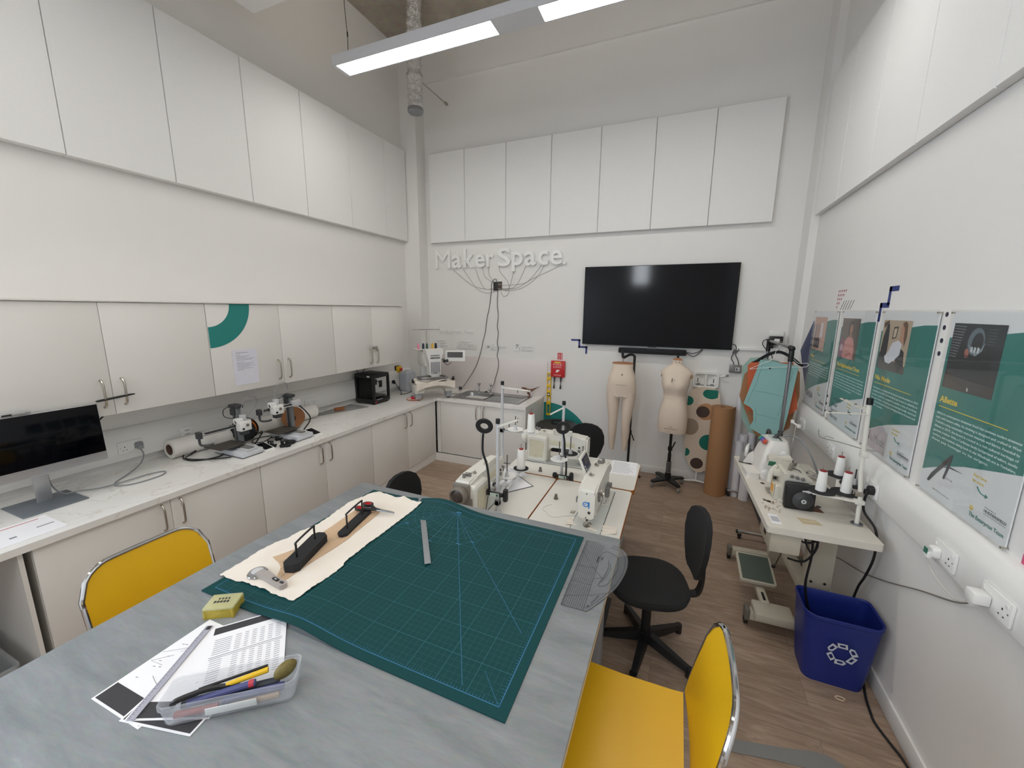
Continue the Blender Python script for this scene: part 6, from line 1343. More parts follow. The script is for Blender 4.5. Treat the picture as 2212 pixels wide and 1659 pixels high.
poster('teal poster with a dark hooded figure photo and the title Allette, nearest the camera', 2.447, 'Allette', .125, ['Allette is a contemporary streetwear brand that combines modern streetwear', 'style with luxury utility. Its clothing is designed and crafted in West', 'Yorkshire using sustainably sourced materials and fabrics. Founded by', 'Allette in 2019, the brand is rooted in a rich cultural heritage of', 'garment creation. With a Caribbean family background of tailors, textile', 'workers, and creatives dating back to the Windrush era in Yorkshire,', 'these pay homage to its origins.'], photo_hood, logo_a)
poster('teal poster with a studio photo of a woman holding white cloth, titled Niu Mode', 3.122, 'Niu Mode', .19, ['Niu Mode is a Huddersfield based brand launched in 2022', 'established by 2019. The Niu Mode pin is worn in solidarity, as', 'modern collectors helped to sustain a way of working', 'by each client, creating and shaping locally sourced', 'fabrics hand-finished designs bringing fashion forward and', 'to the studio.'], photo_studio, logo_m)
poster('teal poster with a photo of a woman in a pink top, titled The Neighbourhood Threat', 3.783, 'The Neighbourhood Threat', .42, ['Neighbourhood Threat is a vintage art and brand, founded in the', 'Huddersfield. Their is an artist at the heart of everything', 'collective working in textiles and screen print and', 'ethical sourcing, community projects and creative workshops', 'for young people across the wider North of England', 'from music to art and fashion.'], photo_pink, logo_n)
poster('teal poster with a photo of coats on a rail, farthest along the right wall', 4.457, 'Arba', .10, ['Arba is a sustainable clothing label that began at the', 'University and has grown into a small studio making', 'garments from reclaimed cloth. Each piece is cut and', 'sewn by hand in small numbers and sold online and in', 'local markets across the north of England, and each', 'garment is one of a kind.'], photo_rail, logo_r)
# decals on the right wall
tag(MB().prism([(0, .32), (.30, .62), (.45, .62), (.45, 0), (.32, 0)], .0003, .0014, mat('dark_navy_vinyl', '#2c3560', .5), FR(XR, 4.82, 1.34)).build('navy_hexagon_decal'), 'dark navy pointed decal on the right wall behind the farthest poster', 'wall decal')
b = MB(); RM = mat('maroon_vinyl', '#a3384a', .5)
for r in range(5):
    for c in range(5-r):
        u = c*.037; v = .128-r*.031; b.prism([(u, v), (u+.011, v+.02), (u-.011, v+.02)], .0003, .0012, RM, FR(XR, 3.985, 2.062))
tag(b.build('triangle_decal'), 'small triangle of maroon arrowheads on the right wall above the second farthest poster', 'wall decal')
b = MB()
for i in range(5): b.prism([(i*.048, 0), (i*.048+.006, 0), (i*.048+.062, .068), (i*.048+.056, .068)], .0003, .0012, INK, FR(XR, 3.90, 2.06))
tag(b.build('slash_decal'), 'row of thin black slashes on the right wall beside the maroon arrowheads', 'wall decal')
b = MB()
for y0, y1, z0, z1 in ((3.02, 3.135, 2.165, 2.195), (3.105, 3.135, 2.085, 2.195), (3.105, 3.225, 2.07, 2.10), (3.195, 3.225, 1.985, 2.10)): b.box(XR-.0014, XR-.0003, y0, y1, z0, z1, NAVY)
tag(b.build('zigzag_decal'), 'navy stepped line on the right wall above the gap between two posters', 'wall decal')
for zs_, y_, lab in (([2.035, 1.974, 1.913, 1.852], 2.52, 'column of four black dots on the right wall between the two nearest posters'), ([1.376, 1.315, 1.254, 1.193], 3.875, 'column of four black dots on the right wall between the two farthest posters')):
    b = MB()
    for z_ in zs_: b.cyl((XR-.0003, y_, z_), (XR-.0014, y_, z_), .0115, mat('dot_navy', '#23263a', .5), n=16)
    tag(b.build('dot_decal'), lab, 'wall decal')
tag(MB().box(XR-.002, XR-.0003, 1.66, 1.81, 1.19, 1.235, mat('pink_vinyl', '#d0567a', .5)).build('pink_decal'), 'pink decal at the edge of view on the right wall', 'wall decal')
# ================================================================ cutting table
t = thing('cutting_table', 'large cutting table with a grey marbled top in the foreground', 'table', (-.924, .83, 0))
MB().box(-.756, .754, -.93, .896, T-.035, T-.0015, mat('table_core_edge', '#c9b894', .6, var=.1)).box(-.7565, .7545, -.9305, .8965, T-.012, T, LINO, .0012).build('table_top', t)
UL = mat('table_leg_grey', '#8c8d90', .4, .4)
for x in (-.68, .68):
    for y in (-.82, .80): MB().box(x-.03, x+.03, y-.03, y+.03, 0, T-.035, UL, .004).build('leg', t)
MB().box(-.65, .65, .785, .815, T-.12, T-.035, UL).box(-.65, .65, -.835, -.805, T-.12, T-.035, UL).build('rail', t)
# self-healing mat with a slight buckle
MX0, MX1, MY0, MY1, MTH = -1.545, -.327, .762, 1.668, .004
def mh(x, y):
    k = (y-MY0)/(MY1-MY0); e = .020+.015*k-.030*math.sin(PI*k)*.9
    return T+.0004+max(0., e)*math.exp(-((x+1.07)/.14)**2)+.0035*math.exp(-((x+1.07)/.2)**2)
t = thing('cutting_mat', 'green gridded cutting mat with a buckled edge on the cutting table', 'cutting mat', (0, 0, 0))
MG = mat('mat_green', '#0d4042', .6, var=.05, scale=14, spec=.2)
b = MB(); nu, nv = 90, 30
b.grid(lambda u, v: (MX0+(MX1-MX0)*u, MY0+(MY1-MY0)*v, mh(MX0+(MX1-MX0)*u, MY0+(MY1-MY0)*v)+MTH), nu, nv, MG, th=MTH); b.build('mat', t)
LB = mat('mat_line_blue', '#2b6f96', .5); LF = mat('mat_line_fine', '#1a5456', .5); LM_ = mat('mat_line_mid', '#296c74', .5)
def ribbon(b, pts, w_, m, dz=.0003):
    vs = []; fs = []; P = [Vector((p[0], p[1])) for p in pts]
    for i, p in enumerate(P):
        d = (P[min(i+1, len(P)-1)]-P[max(i-1, 0)]).normalized(); n = Vector((-d.y, d.x))*w_/2
        for s_ in (1, -1): q = p+n*s_; vs.append((q.x, q.y, mh(p.x, p.y)+MTH+dz))
    for i in range(len(P)-1): fs.append((2*i, 2*i+1, 2*i+3, 2*i+2))
    b.add(vs, fs, m)
def seg(p, q, n): return [(p[0]+(q[0]-p[0])*i/n, p[1]+(q[1]-p[1])*i/n) for i in range(n+1)]
b = MB(); ix0, ix1, iy0, iy1 = -1.515, -.357, .792, 1.638
k = 0; x = ix1
while x > ix0+.001:
    x -= .02; k += 1
    if x > ix0: ribbon(b, seg((x, iy0), (x, iy1), 24), .0014 if k % 5 == 0 else .0007, LM_ if k % 5 == 0 else LF, .0002)
k = 0; y = iy0
while y < iy1-.001:
    y += .02; k += 1
    if y < iy1: ribbon(b, seg((ix0, y), (ix1, y), 60), .0014 if k % 5 == 0 else .0007, LM_ if k % 5 == 0 else LF, .00025)
for p, q, n in (((ix0, iy0), (ix1, iy0), 70), ((ix0, iy1), (ix1, iy1), 70), ((ix0, iy0), (ix0, iy1), 30), ((ix1, iy0), (ix1, iy1), 30)): ribbon(b, seg(p, q, n), .0026, LB, .0004)
for i in range(115):
    x = ix1-.01*i; ribbon(b, seg((x, iy0+.001), (x, iy0+(.016 if i % 5 == 0 else .009)), 2), .001, LB, .0004)
for i in range(84):
    y = iy0+.01*i; ribbon(b, seg((ix1-.001, y), (ix1-(.016 if i % 5 == 0 else .009), y), 2), .001, LB, .0004)
ox, oy = -.955, 1.605
for i in range(19):
    a = R(180+10*i); r0, r1 = (.012, .25)
    if i in (0, 18): continue
    ribbon(b, seg((ox+r0*math.cos(a), oy+r0*math.sin(a)), (ox+r1*math.cos(a), oy+r1*math.sin(a)), 10), .0012, LM_ if i % 3 else LB, .0005)
for r in (.09, .13, .17, .21, .25): ribbon(b, [(ox+r*math.cos(R(180+a)), oy+r*math.sin(R(180+a))) for a in range(0, 181, 6)], .0011, LM_, .0005)
for a, L_ in ((-59, .93), (-45, .80), (-135, .62)): ribbon(b, seg((ox, oy), (ox+L_*math.cos(R(a)), oy+L_*math.sin(R(a))), 40), .0017, LB, .0006)
ribbon(b, seg((ix1, iy0), (ix1-.08, iy0+.08), 6), .0012, LB, .0006)
for a in (-59, -45, -90, -135): ribbon(b, seg((ox+.25*math.cos(R(a))-.011, oy+.25*math.sin(R(a))), (ox+.25*math.cos(R(a))+.011, oy+.25*math.sin(R(a))), 2), .007, LB, .0007)
b.box(ox-.02, ox+.02, oy-.004, oy+.006, mh(ox, oy)+MTH, mh(ox, oy)+MTH+.0012, LB)
b.build('grid_lines', t)
# calico, pattern piece
FO = [(-1.573, .842), (-1.571, .907), (-1.583, 1.006), (-1.569, 1.092), (-1.548, 1.168), (-1.523, 1.261), (-1.543, 1.401), (-1.554, 1.486), (-1.538, 1.547), (-1.53, 1.614), (-1.489, 1.655), (-1.427, 1.645), (-1.363, 1.631), (-1.31, 1.640), (-1.249, 1.632), (-1.176, 1.612), (-1.175, 1.514), (-1.187, 1.227), (-1.182, 1.091), (-1.169, 1.066), (-1.17, .921), (-1.172, .845), (-1.244, .847), (-1.328, .85), (-1.424, .851), (-1.501, .841)]
def sheet_surface(poly, zf, m, th, step=.02):
    """flat sheet cut to an outline and laid over a height function"""
    bm = bmesh.new(); f = bm.faces.new([bm.verts.new((x, y, 0)) for x, y in poly])
    x0, x1 = min(p[0] for p in poly), max(p[0] for p in poly); y0, y1 = min(p[1] for p in poly), max(p[1] for p in poly)
    x = x0+step
    while x < x1: bmesh.ops.bisect_plane(bm, geom=bm.verts[:]+bm.edges[:]+bm.faces[:], plane_co=(x, 0, 0), plane_no=(1, 0, 0)); x += step
    y = y0+step
    while y < y1: bmesh.ops.bisect_plane(bm, geom=bm.verts[:]+bm.edges[:]+bm.faces[:], plane_co=(0, y, 0), plane_no=(0, 1, 0)); y += step
    ret = bmesh.ops.extrude_face_region(bm, geom=bm.faces[:])
    top = {v for v in ret['geom'] if isinstance(v, bmesh.types.BMVert)}
    for v in bm.verts: v.co.z = zf(v.co.x, v.co.y)+(th if v in top else 0)
    return MB().addbm(bm, m)
def fz(x, y):
    z = (mh(x, y)+MTH if x > MX0-.01 else T)+.0012
    d = min(((x-a)**2+(y-c)**2)**.5 for a, c in FO)
    e = math.exp(-(d/.035)**2)
    return z+.004*e*(1+math.sin(x*60+y*37))*.5+.0018*(1+math.sin(x*23+y*9)*math.sin(y*17))+(.012*math.exp(-((x+1.31)/.03)**2-((y-1.62)/.05)**2))
oc = []
for i, p in enumerate(FO):
    q = FO[(i+1) % len(FO)]; L_ = math.hypot(q[0]-p[0], q[1]-p[1]); n = max(1, int(L_/.012))
    for j in range(n): oc.append((p[0]+(q[0]-p[0])*j/n+.0022*math.sin(i*5+j*2.3), p[1]+(q[1]-p[1])*j/n+.0022*math.cos(i*3+j*1.7)))
tag(sheet_surface(oc, fz, MATS['calico'], .0012, .018).build('calico_length', smooth=50), 'long piece of cream calico laid across the left of the green cutting mat', 'fabric')
KO = [(-1.481, .997), (-1.426, .982), (-1.395, .966), (-1.378, .95), (-1.362, .93), (-1.345, .910), (-1.329, .908), (-1.305, .912), (-1.302, .97), (-1.301, 1.036), (-1.295, 1.217), (-1.305, 1.28), (-1.327, 1.467), (-1.372, 1.478), (-1.458, 1.44), (-1.443, 1.22), (-1.44, 1.091)]
t = thing('pattern_piece', 'tan card pattern piece lying on the calico under the two black weights', 'pattern piece')
kz = lambda x, y: fz(x, y)+.0022
sheet_surface(KO, kz, mat('tan_pattern_card', '#c9ab8b', .85, var=.03), .0012, .03).build('card', t)
b = MB()
for pts in ([(-1.42, .985), (-1.415, 1.02), (-1.385, 1.0), (-1.378, .955)], [(-1.33, .911), (-1.34, .95), (-1.318, .985), (-1.306, 1.03)], [(-1.45, 1.05), (-1.43, 1.07), (-1.42, 1.05)]): b.tube([(x, y, kz(x, y)+.0016) for x, y in [tuple(q[:2]) for q in smooth_path([(p[0], p[1], 0) for p in pts], 5)]], .0008, INKG, 4)
for i in range(16): b.tube([(-1.352+.002*i, 1.186+.0085*i-.002, kz(-1.35, 1.2)+.0016), (-1.352+.002*i+.003, 1.186+.0085*i+.003, kz(-1.35, 1.2)+.0016)], .0009, INKG, 4)
b.build('pencil_mark', t)
def weight(label, loc, rz, L_, w_, h, hh):
    t = thing('pattern_weight', label, 'weight', loc, rz, group='black pattern weights with wire handles')
    MB().loft([[(x, y, z) for x, y in [(-L_/2+c, -w_/2), (L_/2-c, -w_/2), (L_/2, -w_/2+c), (L_/2, w_/2-c), (L_/2-c, w_/2), (-L_/2+c, w_/2), (-L_/2, w_/2-c), (-L_/2, -w_/2+c)]] for z, c in ((0, .016), (h-.004, .016), (h, .019))], BLKM).build('bar', t)
    MB().tube(smooth_path([(-L_*.27, 0, h-.002), (-L_*.27, 0, h+hh-.012), (-L_*.24, 0, h+hh), (L_*.24, 0, h+hh), (L_*.27, 0, h+hh-.012), (L_*.27, 0, h-.002)], 4), .0042, BLK, 8).build('handle', t)
WZ = T+.0115
weight('thicker black pattern weight with a wire handle, nearer the rotary cutter', (-1.362, 1.062, WZ+.001), R(108), .235, .066, .033, .062)
weight('thinner black pattern weight with a wire handle, with scissors resting on it', (-1.362, 1.335, WZ+.001), R(103), .245, .048, .012, .072)
# scissors
t = thing('scissors', 'scissors with red and black handles lying across the thinner black weight', 'scissors', (-1.345, 1.45, T+.030), R(4))
SB = mat('scissor_blade', '#b9babb', .25, 1)
MB().prism([(-.01, -.008), (.02, -.010), (.115, -.003), (.118, .002), (.02, .006), (-.01, .006)], 0, .003, SB).prism([(-.01, -.004), (.02, -.006), (.112, .0), (.114, .004), (.02, .009), (-.01, .009)], .003, .006, SB).cyl((.012, 0, -.001), (.012, 0, .008), .005, STEEL, n=12).build('blade', t)
for sy, cx, cy in ((1, -.062, .030), (-1, -.072, -.020)):
    o_ = [(cx+.030*math.cos(2*PI*i/24), cy+.019*math.sin(2*PI*i/24)) for i in range(24)]; i_ = [(cx+.0205*math.cos(2*PI*i/24), cy+.0115*math.sin(2*PI*i/24)) for i in range(24)]; i2 = [(cx+.0175*math.cos(2*PI*i/24), cy+.0085*math.sin(2*PI*i/24)) for i in range(24)]
    h = MB().ring(o_, i_, -.002, .009, BLK); h.tube([(cx+.026, cy*.75, .0035), (.0, cy*.12, .0035), (.03, -cy*.06, .0035)], [.008, .007, .004], BLK, 8); h.build('handle', t)
    MB().ring(i_, i2, -.001, .0095, RED).build('handle_grip', t)
# rotary cutter
t = thing('rotary_cutter', 'grey rotary cutter lying on the near end of the calico', 'cutter', (-1.36, .892, T+.0125), R(-6))
RG = mat('rotary_grey', '#a49c97', .45)
o_ = rrect(-.02, .098, -.014, .014, .012); MB().prism([(-.06, .012), (-.02, .018), (.02, .013), (.09, .015), (.098, .008), (.098, -.006), (.09, -.014), (.02, -.014), (-.02, -.012), (-.06, -.018)], 0, .018, RG).build('handle', t)
MB().cyl((-.075, 0, .002), (-.075, 0, .010), .030, mat('rotary_guard', '#8f8d8c', .35, .3), n=30).lathe([(.0, .010), (.02, .010), (.021, .0125), (.012, .014), (.0, .0145)], LGREY, (-.075, 0, 0), 20).lathe([(.034, .001), (.036, .004), (.034, .006), (.03, .004), (.034, .001)], CHROME, (-.075, 0, 0), 30).build('blade_guard', t)
MB().prism(rrect(.028, .062, -.006, .006, .004), .018, .0205, BLK).prism(rrect(.070, .090, -.004, .006, .003), .0178, .0192, DGREY).box(.038, .05, -.002, .002, .0203, .021, LGREY).build('catch', t)
# steel ruler
t = thing('steel_ruler', 'steel ruler lying slantwise across the top of the green mat beside the calico', 'ruler', (0, 0, 0))
b = MB(); p0 = Vector((-1.222, 1.668)); p1 = Vector((-.862, 1.208)); d = (p1-p0).normalized(); n = Vector((-d.y, d.x))
vs = []; K = 20
rz_ = [(mh((p0+(p1-p0)*i/K).x, min(1.668, (p0+(p1-p0)*i/K).y))+MTH+.0012) for i in range(K+1)]
for i in range(K+1): # a stiff blade resting on the buckle
    k_ = i/K; vs.append(max(rz_[0]*(1-k_)+rz_[K]*k_, T+.012+.010*(1-abs(.45-k_)*1.2)))
secs = []
for i in range(K+1):
    c = p0+(p1-p0)*i/K; z = vs[i]; secs.append([tuple((c+n*.0125).to_3d()+Vector((0, 0, z))), tuple((c-n*.0125).to_3d()+Vector((0, 0, z))), tuple((c-n*.0125).to_3d()+Vector((0, 0, z+.0012))), tuple((c+n*.0125).to_3d()+Vector((0, 0, z+.0012)))])
b.loft(secs, mat('ruler_steel', '#a9adb1', .32, .85)).build('blade', t)
b = MB()
for i in range(58):
    c = p0+(p1-p0)*(i+.5)/58; z = vs[min(K, int((i+.5)/58*K))]+.0013; q = c+n*.012; w_ = .006 if i % 5 == 0 else .003; b.tube([(q.x, q.y, z+.0004), (q.x-n.x*w_, q.y-n.y*w_, z+.0004)], .0005, INKG, 4)
b.build('scale_marks', t)
# clear curved pattern ruler
CR = [(-.322, 1.65), (-.266, 1.655), (-.207, 1.657), (-.157, 1.637), (-.135, 1.59), (-.129, 1.514), (-.141, 1.426), (-.16, 1.361), (-.193, 1.288), (-.227, 1.226), (-.242, 1.22), (-.322, 1.218)]
CRs = [tuple(q[:2]) for q in smooth_path([(x, y, 0) for x, y in CR[2:11]], 5)]
t = thing('pattern_ruler', 'clear curved pattern master ruler overhanging the right edge of the cutting table', 'ruler', (.012, 0, T))
MB().prism([CR[11]]+[CR[0], CR[1]]+CRs, .0006, .0026, RULER).build('sheet', t)
b = MB(); z = .0028
ln = lambda pts, r=.0005: b.tube([(x, y, z) for x, y in pts], r, INK, 4)
for i in range(11): ln([(-.318+.0075*i, 1.222), (-.318+.0075*i, 1.648-.0008*i)], .0005)
for i in range(43): ln([(-.3215, 1.223+.01*i), (-.313 if i % 5 else -.308, 1.223+.01*i)], .0005)
ln([(-.318, 1.36), (-.243, 1.36)]); ln([(-.318, 1.27), (-.243, 1.30), (-.17, 1.345)]); ln([(-.318, 1.56), (-.243, 1.45), (-.205, 1.41)]); ln([(-.243, 1.40), (-.20, 1.425)]); ln([(-.243, 1.57), (-.243, 1.22)], .0007); ln([(-.318, 1.46), (-.243, 1.47)])
ln([tuple(q[:2]) for q in smooth_path([(x, y, 0) for x, y in [(-.238, 1.581), (-.225, 1.599), (-.204, 1.596), (-.174, 1.573), (-.163, 1.499), (-.173, 1.442), (-.19, 1.385), (-.214, 1.366), (-.217, 1.384), (-.204, 1.444), (-.2, 1.494), (-.206, 1.54)]], 5)], .0008)
ln([tuple(q[:2]) for q in smooth_path([(x, y, 0) for x, y in [(-.212, 1.39), (-.196, 1.444), (-.192, 1.494), (-.196, 1.52)]], 5)], .0006)
ln([(x*.93-.0195, y*.93+.1) for x, y in CRs], .0006); ln(CRs, .0008); ln([CR[11], CR[0], CR[1]], .0007); ln([CRs[-1], CR[11]], .0008)
b.text('Pattern', frame((-.252, 1.55, z), (0, -1, 0), (1, 0, 0)), INK, .045, .009, .0003, .02).text('Pro', frame((-.237, 1.55, z), (0, -1, 0), (1, 0, 0)), INK, .02, .009, .0003, .02)
b.text('PATTERN MASTER', frame((-.222, 1.262, z), (.35, .94, 0), (-.94, .35, 0)), INK, .055, .005, .0003).prism([(-.236, 1.243), (-.228, 1.246), (-.231, 1.255)], z-.0002, z+.0002, INK)
b.build('marking', t)
# pin box
t = thing('pin_box', 'small yellow translucent box of pins on the table by the papers', 'box', (-1.366, .732, T), R(31))
YT = clear('yellow_translucent', '#d8c24a', .42, .15, .25); LT = clear('lid_translucent', '#dcd9a6', .5, .2, .25)
b = MB()
for x0, x1, y0, y1 in ((-.045, .045, -.033, -.0305), (-.045, .045, .0305, .033), (-.045, -.0425, -.033, .033), (.0425, .045, -.033, .033)): b.box(x0, x1, y0, y1, 0, .032, YT, .001)
b.box(-.045, .045, -.033, .033, 0, .002, YT)
for sx in (-1, 1):
    for sy in (-1, 1): b.cyl((sx*.044, sy*.032, 0), (sx*.044, sy*.032, .032), .005, YT, n=8)
b.build('tub', t)
MB().box(-.048, .048, -.036, .036, .032, .042, LT, .004).build('lid', t)
pn = MB(); rr = random.Random(4); PG = mat('brass_pin', '#b09a52', .35, .8)
for i in range(60):
    x, y, z, a = rr.uniform(-.03, .03), rr.uniform(-.02, .02), .004+.024*rr.random(), rr.random()*PI; pn.tube([(x-.012*math.cos(a), y-.01*math.sin(a), z), (x+.012*math.cos(a), y+.01*math.sin(a), z)], .0012, PG, 4)
o = pn.build('pins', t); o['kind'] = 'stuff'
b = MB()
for i in range(5): b.box(-.026+i*.010, -.019+i*.010, -.010, .000, .0421, .0425, INK)
for i in range(4): b.box(-.018+i*.010, -.012+i*.010, .006, .014, .0421, .0425, INK)
b.build('lid_mark', t)

# printed sheets
def a4(label, c, rz, z, bands, marks):
    t = thing('pattern_printout', label, 'paper', (c[0], c[1], z), rz, group='printed sheets beside the pencil box')
    MB().box(-.105, .105, -.1485, .1485, 0, .0008, PAPER).build('sheet', t)
    b = MB(); DK = mat('printed_dark_band', '#38373b', .7)
    for x0, x1, y0, y1 in bands: b.box(x0, x1, y0, y1, .0008, .0011, DK)
    for pts, r in marks: b.tube([(x, y, .0012) for x, y in pts], r, INKG, 4)
    b.build('print', t); return t
rr = random.Random(11)
mk = []
for i in range(9):
    x = rr.uniform(-.08, .08); y = rr.uniform(-.06, .12); mk.append((([(x, y), (x+rr.uniform(-.05, .05), y+rr.uniform(-.04, .04)), (x+rr.uniform(-.06, .06), y+rr.uniform(-.05, .05))]), .0006))
for i in range(14):
    x = rr.uniform(-.09, .09); y = rr.uniform(-.08, .13); mk.append(([(x, y), (x+.006, y+.002)], .0011))
a4('printed sheet with pattern lines and a black end band, lying lowest at the left', (-1.264, .541), R(1), T+.0003, [(-.099, .099, -.143, -.095)], mk)
a4('printed sheet lying under the pencil box with only its near corner showing', (-1.155, .555), R(13), T+.0012, [(-.099, .099, -.143, -.10)], [])
mk2 = [([(.0, -.05), (.05, .06)], .0007), ([(.02, -.02), (.06, -.03)], .0007), ([(.01, -.04), (.05, -.055)], .0007), ([(.03, .0), (.075, .0)], .0006), ([(.035, .01), (.03, -.01)], .0006)]
a4('printed sheet with a dark end band along which the clear ruler lies', (-1.178, .570), R(24.5), T+.0022, [(-.099, .099, -.143, -.10), (.09, .0985, -.1, .143)], mk2)
mk3 = []
for i in range(24):
    y = .085-i*.0085
    if i == 8: continue
    for x0, x1 in ((-.09, -.045), (-.035, -.02), (-.01, .0), (.01, .022), (.032, .044), (.054, .066), (.075, .09)):
        if i > 8 and x0 < -.04: x0, x1 = -.09, -.06
        mk3.append(([(x0, y), (x1, y)], .0007))
mk3 += [([(-.095, .015), (.095, .015)], .0009), ([(-.095, .008), (.095, .008)], .0006)]
a4('printed sheet of number columns with a black band, topmost of the papers', (-1.135, .650), R(-130.5+180), T+.0034, [(-.099, .099, .112, .143)], mk3)
t = thing('clear_ruler', 'clear 30 cm ruler lying slantwise across the printed sheets', 'ruler', (-1.266, .533, T+.0048), R(117.5))
MB().box(-.152, .152, -.010, .010, 0, .0018, mat('smoky_ruler', '#a9a9b5', .3, var=.1)).build('blade', t)
b = MB()
for i in range(60): b.box(-.148+i*.005, -.1474+i*.005, .009-(.007 if i % 2 == 0 else .004), .0095, .0018, .0021, INK)
b.box(.135, .150, -.009, .004, .0018, .0022, INK); b.build('scale_marks', t)
# pencil box with tools
t = thing('pencil_box', 'frosted plastic box of sewing tools standing on the printed sheets', 'box', (-1.006, .538, T+.0052), R(37.5))
BX = clear('pencil_box_plastic', '#e2e6ee', .2, .2, .25)
L2, W2, HB = .152, .044, .062
sec = [[(x, y, z) for x, y in rrect(-L2*k, L2*k, -W2*k2, W2*k2, .018, 5)] for z, k, k2 in ((.0, .95, .84), (.006, .97, .9), (HB-.012, 1, 1), (HB-.011, 1.02, 1.06), (HB, 1.02, 1.06), (HB, .995, .975), (.008, .96, .88))]
MB().loft(sec, BX).build('tub', t)
MB().box(-.05, .065, -.0487, -.0455, .018, .038, mat('blank_label', '#cfd3d4', .6), .006).build('label', t)
b = MB()
def tool(name, label, cat, pts, r, m, tip=None):
    T_ = Matrix.Translation(t.location) @ Matrix.Rotation(R(37.5), 4, 'Z')
    q = MB().tube([T_ @ Vector(p) for p in pts], r, m, 10)
    if tip: q.tube([T_ @ Vector(p) for p in tip[0]], tip[1], tip[2], 8)
    return tag(q.build(name), label, cat)
tool('craft_knife', 'yellow craft knife leaning in the pencil box', 'knife', [(-.02, .004, .047), (.075, .018, .056)], [.006, .0075], YEL, ([(-.07, -.002, .040), (-.02, .004, .047)], [.003, .005], LGREY))
tool('black_pencil', 'thin black pencil leaning on the far side of the pencil box', 'pencil', [(-.09, .02, .035), (.07, .03, .0585)], .0036, BLK)
tool('tracing_wheel', 'blue-grey pen with a red mark lying along the pencil box', 'pen', [(-.10, -.018, .036), (.05, -.004, .045)], [.008, .0085], mat('slate_blue', '#4a4f80', .5), ([(.035, -.0055, .0445), (.047, -.0045, .0448)], [.0092, .0092], mat('red_band', '#c23a4a', .5)))
tool('blue_marker', 'dark blue marker lying in the pencil box below the yellow knife', 'pen', [(-.02, -.022, .026), (.12, -.018, .032)], .009, mat('dark_blue_pen', '#33386a', .5))
tool('dark_tube', 'dark tool lying at the bottom of the pencil box', 'tool', [(-.12, .0, .02), (.10, .012, .02)], .011, mat('dark_slate', '#3a3f4a', .6))
tool('red_pen', 'red-ended pen at the near left bottom of the pencil box', 'pen', [(-.125, -.026, .018), (-.03, -.026, .018)], .008, mat('dull_red', '#a3513f', .5))
tool('beige_stick', 'beige stick at the near right bottom of the pencil box', 'stick', [(.0, -.028, .016), (.11, -.026, .016)], .008, mat('beige_stick', '#b59a78', .6))
T_ = Matrix.Translation(t.location) @ Matrix.Rotation(R(37.5), 4, 'Z')
tag(MB().tube([T_ @ Vector(q) for q in smooth_path([(-.135, -.01, .03), (-.125, -.02, .050), (-.09, -.012, .054), (-.05, .0, .050), (.01, .004, .040)], 5)], .0065, BLK, 8).build('scissor_handle'), 'black curved handle sticking up at the left end of the pencil box', 'tool')
tag(MB().sph((0, 0, 0), (.030, .017, .02), mat('olive_tape_measure', '#6e612f', .6, var=.35, scale=90), 18, 10, T_ @ Matrix.Translation((.118, .012, .052)) @ Matrix.Rotation(R(25), 4, 'Z') @ Matrix.Rotation(R(-20), 4, 'Y')).build('pin_cushion'), 'olive brown pin cushion at the right end of the pencil box', 'pin cushion')
tag(MB().prism([(0, 0), (.03, .012), (.018, .02), (.0, .006)], 0, .001, mat('blue_clip', '#5a55a8', .6), T_ @ Matrix.Translation((-.11, -.01, .044))).build('blue_clip'), 'small blue clip near the left end of the pencil box', 'clip')

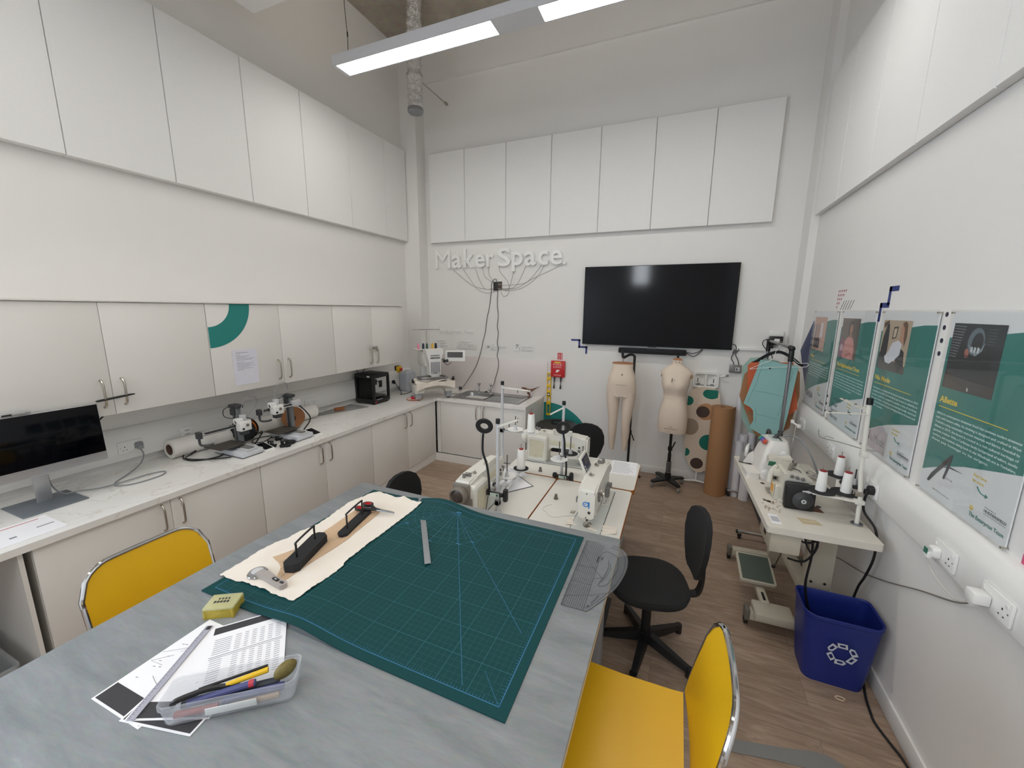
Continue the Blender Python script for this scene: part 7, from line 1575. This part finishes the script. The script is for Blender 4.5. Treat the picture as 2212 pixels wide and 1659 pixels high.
# ================================================================ yellow bar chairs
def bar_chair(label, loc, rz):
    t = thing('bar_chair', label, 'chair', loc, rz, group='yellow high chairs at the cutting table')
    zs, hw = .712, .208
    b = MB(); secs = []
    prof = [(.225, zs-.03), (.21, zs-.008), (.17, zs), (.02, zs-.006), (-.15, zs-.002), (-.188, zs+.002)]
    for x, z in prof: secs.append([(x, -hw, z), (x, hw, z), (x, hw, z-.012), (x, -hw, z-.012)])
    b.loft(secs, YSEAT); b.build('seat', t)
    def bp(u, v):
        """back panel: u across, v up; rounded upper corners"""
        y = -hw+2*hw*u; z = zs+.006+.345*v
        r = .10
        if v > 0: 
            top = zs+.351; dy = abs(y)-(hw-r)
            if dy > 0: top -= r-math.sqrt(max(0, r*r-dy*dy)); 
            z = zs+.006+(top-zs-.006)*v
        x = -.192-.075*((z-zs)/.35)**1.2-.012*math.cos((u-.5)*PI)
        return Vector((x, y, z))
    nu, nv = 24, 10; vs = [tuple(bp(i/nu, j/nv)) for j in range(nv+1) for i in range(nu+1)]; w_ = nu+1; N_ = len(vs)
    vs += [(x-.012, y, z) for x, y, z in vs]; fs = []
    for j in range(nv):
        for i in range(nu): q = (j*w_+i, j*w_+i+1, (j+1)*w_+i+1, (j+1)*w_+i); fs.append(q); fs.append(tuple(N_+k for k in q[::-1]))
    rim = [i for i in range(w_)]+[j*w_+nu for j in range(1, nv+1)]+[nv*w_+i for i in range(nu-1, -1, -1)]+[j*w_ for j in range(nv-1, 0, -1)]
    for a, c in zip(rim, rim[1:]+rim[:1]): fs.append((a, N_+a, N_+c, c))
    MB().add(vs, fs, YSEAT).build('backrest', t, smooth=40)
    edge = [bp(0, j/nv)+Vector((-.006, -.006, 0)) for j in range(nv+1)]+[bp(i/nu, 1)+Vector((-.006, 0, .006)) for i in range(1, nu)]+[bp(1, j/nv)+Vector((-.006, .006, 0)) for j in range(nv, -1, -1)]
    MB().tube(edge, .009, CHROME, 10).build('edge_trim', t)
    for sy in (-1, 1):
        for sx in (-1, 1):
            top = Vector((.15 if sx > 0 else -.17, sy*.17, zs-.014)); foot = Vector((.20 if sx > 0 else -.235, sy*.205, .008))
            MB().cyl(top, foot, .011, CHROME, n=12).cyl(foot+Vector((0, 0, -.008)), foot+Vector((0, 0, .012)), .014, BLK, n=12).build('leg', t)
    k = .62; q = lambda sx, sy: Vector(((.15+.05*k) if sx > 0 else -(.17+.065*k), sy*(.17+.035*k), zs*(1-k)))
    MB().tube([q(1, -1), q(1, 1), q(-1, 1), q(-1, -1)], .008, CHROME, 8, True).build('footrest', t)
    MB().tube([(.15, -.17, zs-.018), (.15, .17, zs-.018), (-.17, .17, zs-.018), (-.17, -.17, zs-.018)], .009, CHROME, 8, True).build('seat_frame', t)
    return t
bar_chair('yellow high chair with a chrome edge at the right of the cutting table', (-.072, 1.12, 0), R(180))
bar_chair('yellow high chair at the left of the cutting table, only its chrome-edged back showing', (-1.70, .80, 0), 0)

# ================================================================ black task chairs
def task_chair(label, loc, rz, back=1.0, base_rot=0., back_z=.54):
    t = thing('task_chair', label, 'chair', loc, rz, group='black task chairs at the sewing tables')
    MB().loft([[(x*k-.0, y*k, z) for x, y in [(.24*math.copysign(abs(math.cos(a))**.75, math.cos(a))*(1 if math.cos(a) > 0 else .92), .225*math.copysign(abs(math.sin(a))**.8, math.sin(a))) for a in [2*PI*i/36 for i in range(36)]]] for z, k in ((.415, .86), (.425, .97), (.45, 1), (.468, .965), (.478, .8), (.48, .4))], FABB).build('seat', t)
    b = MB(); sec = []
    for z, hw in ((back_z, .07), (back_z+.02, .105), (back_z+.10, .15), (back_z+.20, .18), (back_z+.28, .175), (back_z+.34, .145), (back_z+.37, .10), (back_z+.385, .04)):
        k = (z-back_z)/.385; xo = -.205-.03*k; sec.append([(xo-.03*(1-(y/.2)**2)*.8+.0, y, z) for y in [hw*math.sin(-PI/2+PI*i/10) for i in range(11)]]+[(xo-.03*(1-(y/.2)**2)*.8-.028, y, z) for y in [hw*math.sin(PI/2-PI*i/10) for i in range(11)]])
    b.loft(sec, FABB).build('backrest', t, smooth=50)
    MB().tube(smooth_path([(-.10, 0, .40), (-.24, 0, .395), (-.285, 0, .43), (-.295, 0, .55), (-.275, 0, .70)], 5), .016, BLK, 8, sq=(.05, .014)).box(-.288, -.258, -.025, .025, back_z+.10, back_z+.22, BLK, .006).build('back_bracket', t)
    MB().cyl((0, 0, .09), (0, 0, .28), .028, BLK).cyl((0, 0, .28), (0, 0, .42), .02, BLK).box(-.1, .1, -.06, .06, .395, .42, BLK, .01).build('gas_column', t)
    for i in range(5):
        a = R(base_rot+72*i); u = Vector((math.cos(a), math.sin(a), 0)); v = Vector((-u.y, u.x, 0)); z = Vector((0, 0, 1))
        q = MB().loft([[tuple(u*d+v*w_+z*h) for w_, h in ((-w2, z0), (w2, z0), (w2*.7, z1), (-w2*.7, z1))] for d, w2, z0, z1 in ((.02, .03, .06, .115), (.16, .024, .04, .085), (.275, .018, .03, .06))], BLK); q.cyl(u*.28+z*.0, u*.28+z*.055, .021, BLK, n=12); q.build('star_leg', t)
    MB().cyl((0, 0, .05), (0, 0, .12), .04, BLK).build('hub', t)
    return t
task_chair('black fabric task chair in the aisle beside the right-hand sewing table', (-.045, 2.28, 0), R(194), base_rot=-4)
task_chair('black task chair behind the left of the cutting table, only its back top showing', (-1.50, 2.16, 0), R(-4), back_z=.485)
task_chair('black task chair behind the far sewing table, its back showing past the machine', (-.80, 3.70, 0), R(-92), back_z=.50)
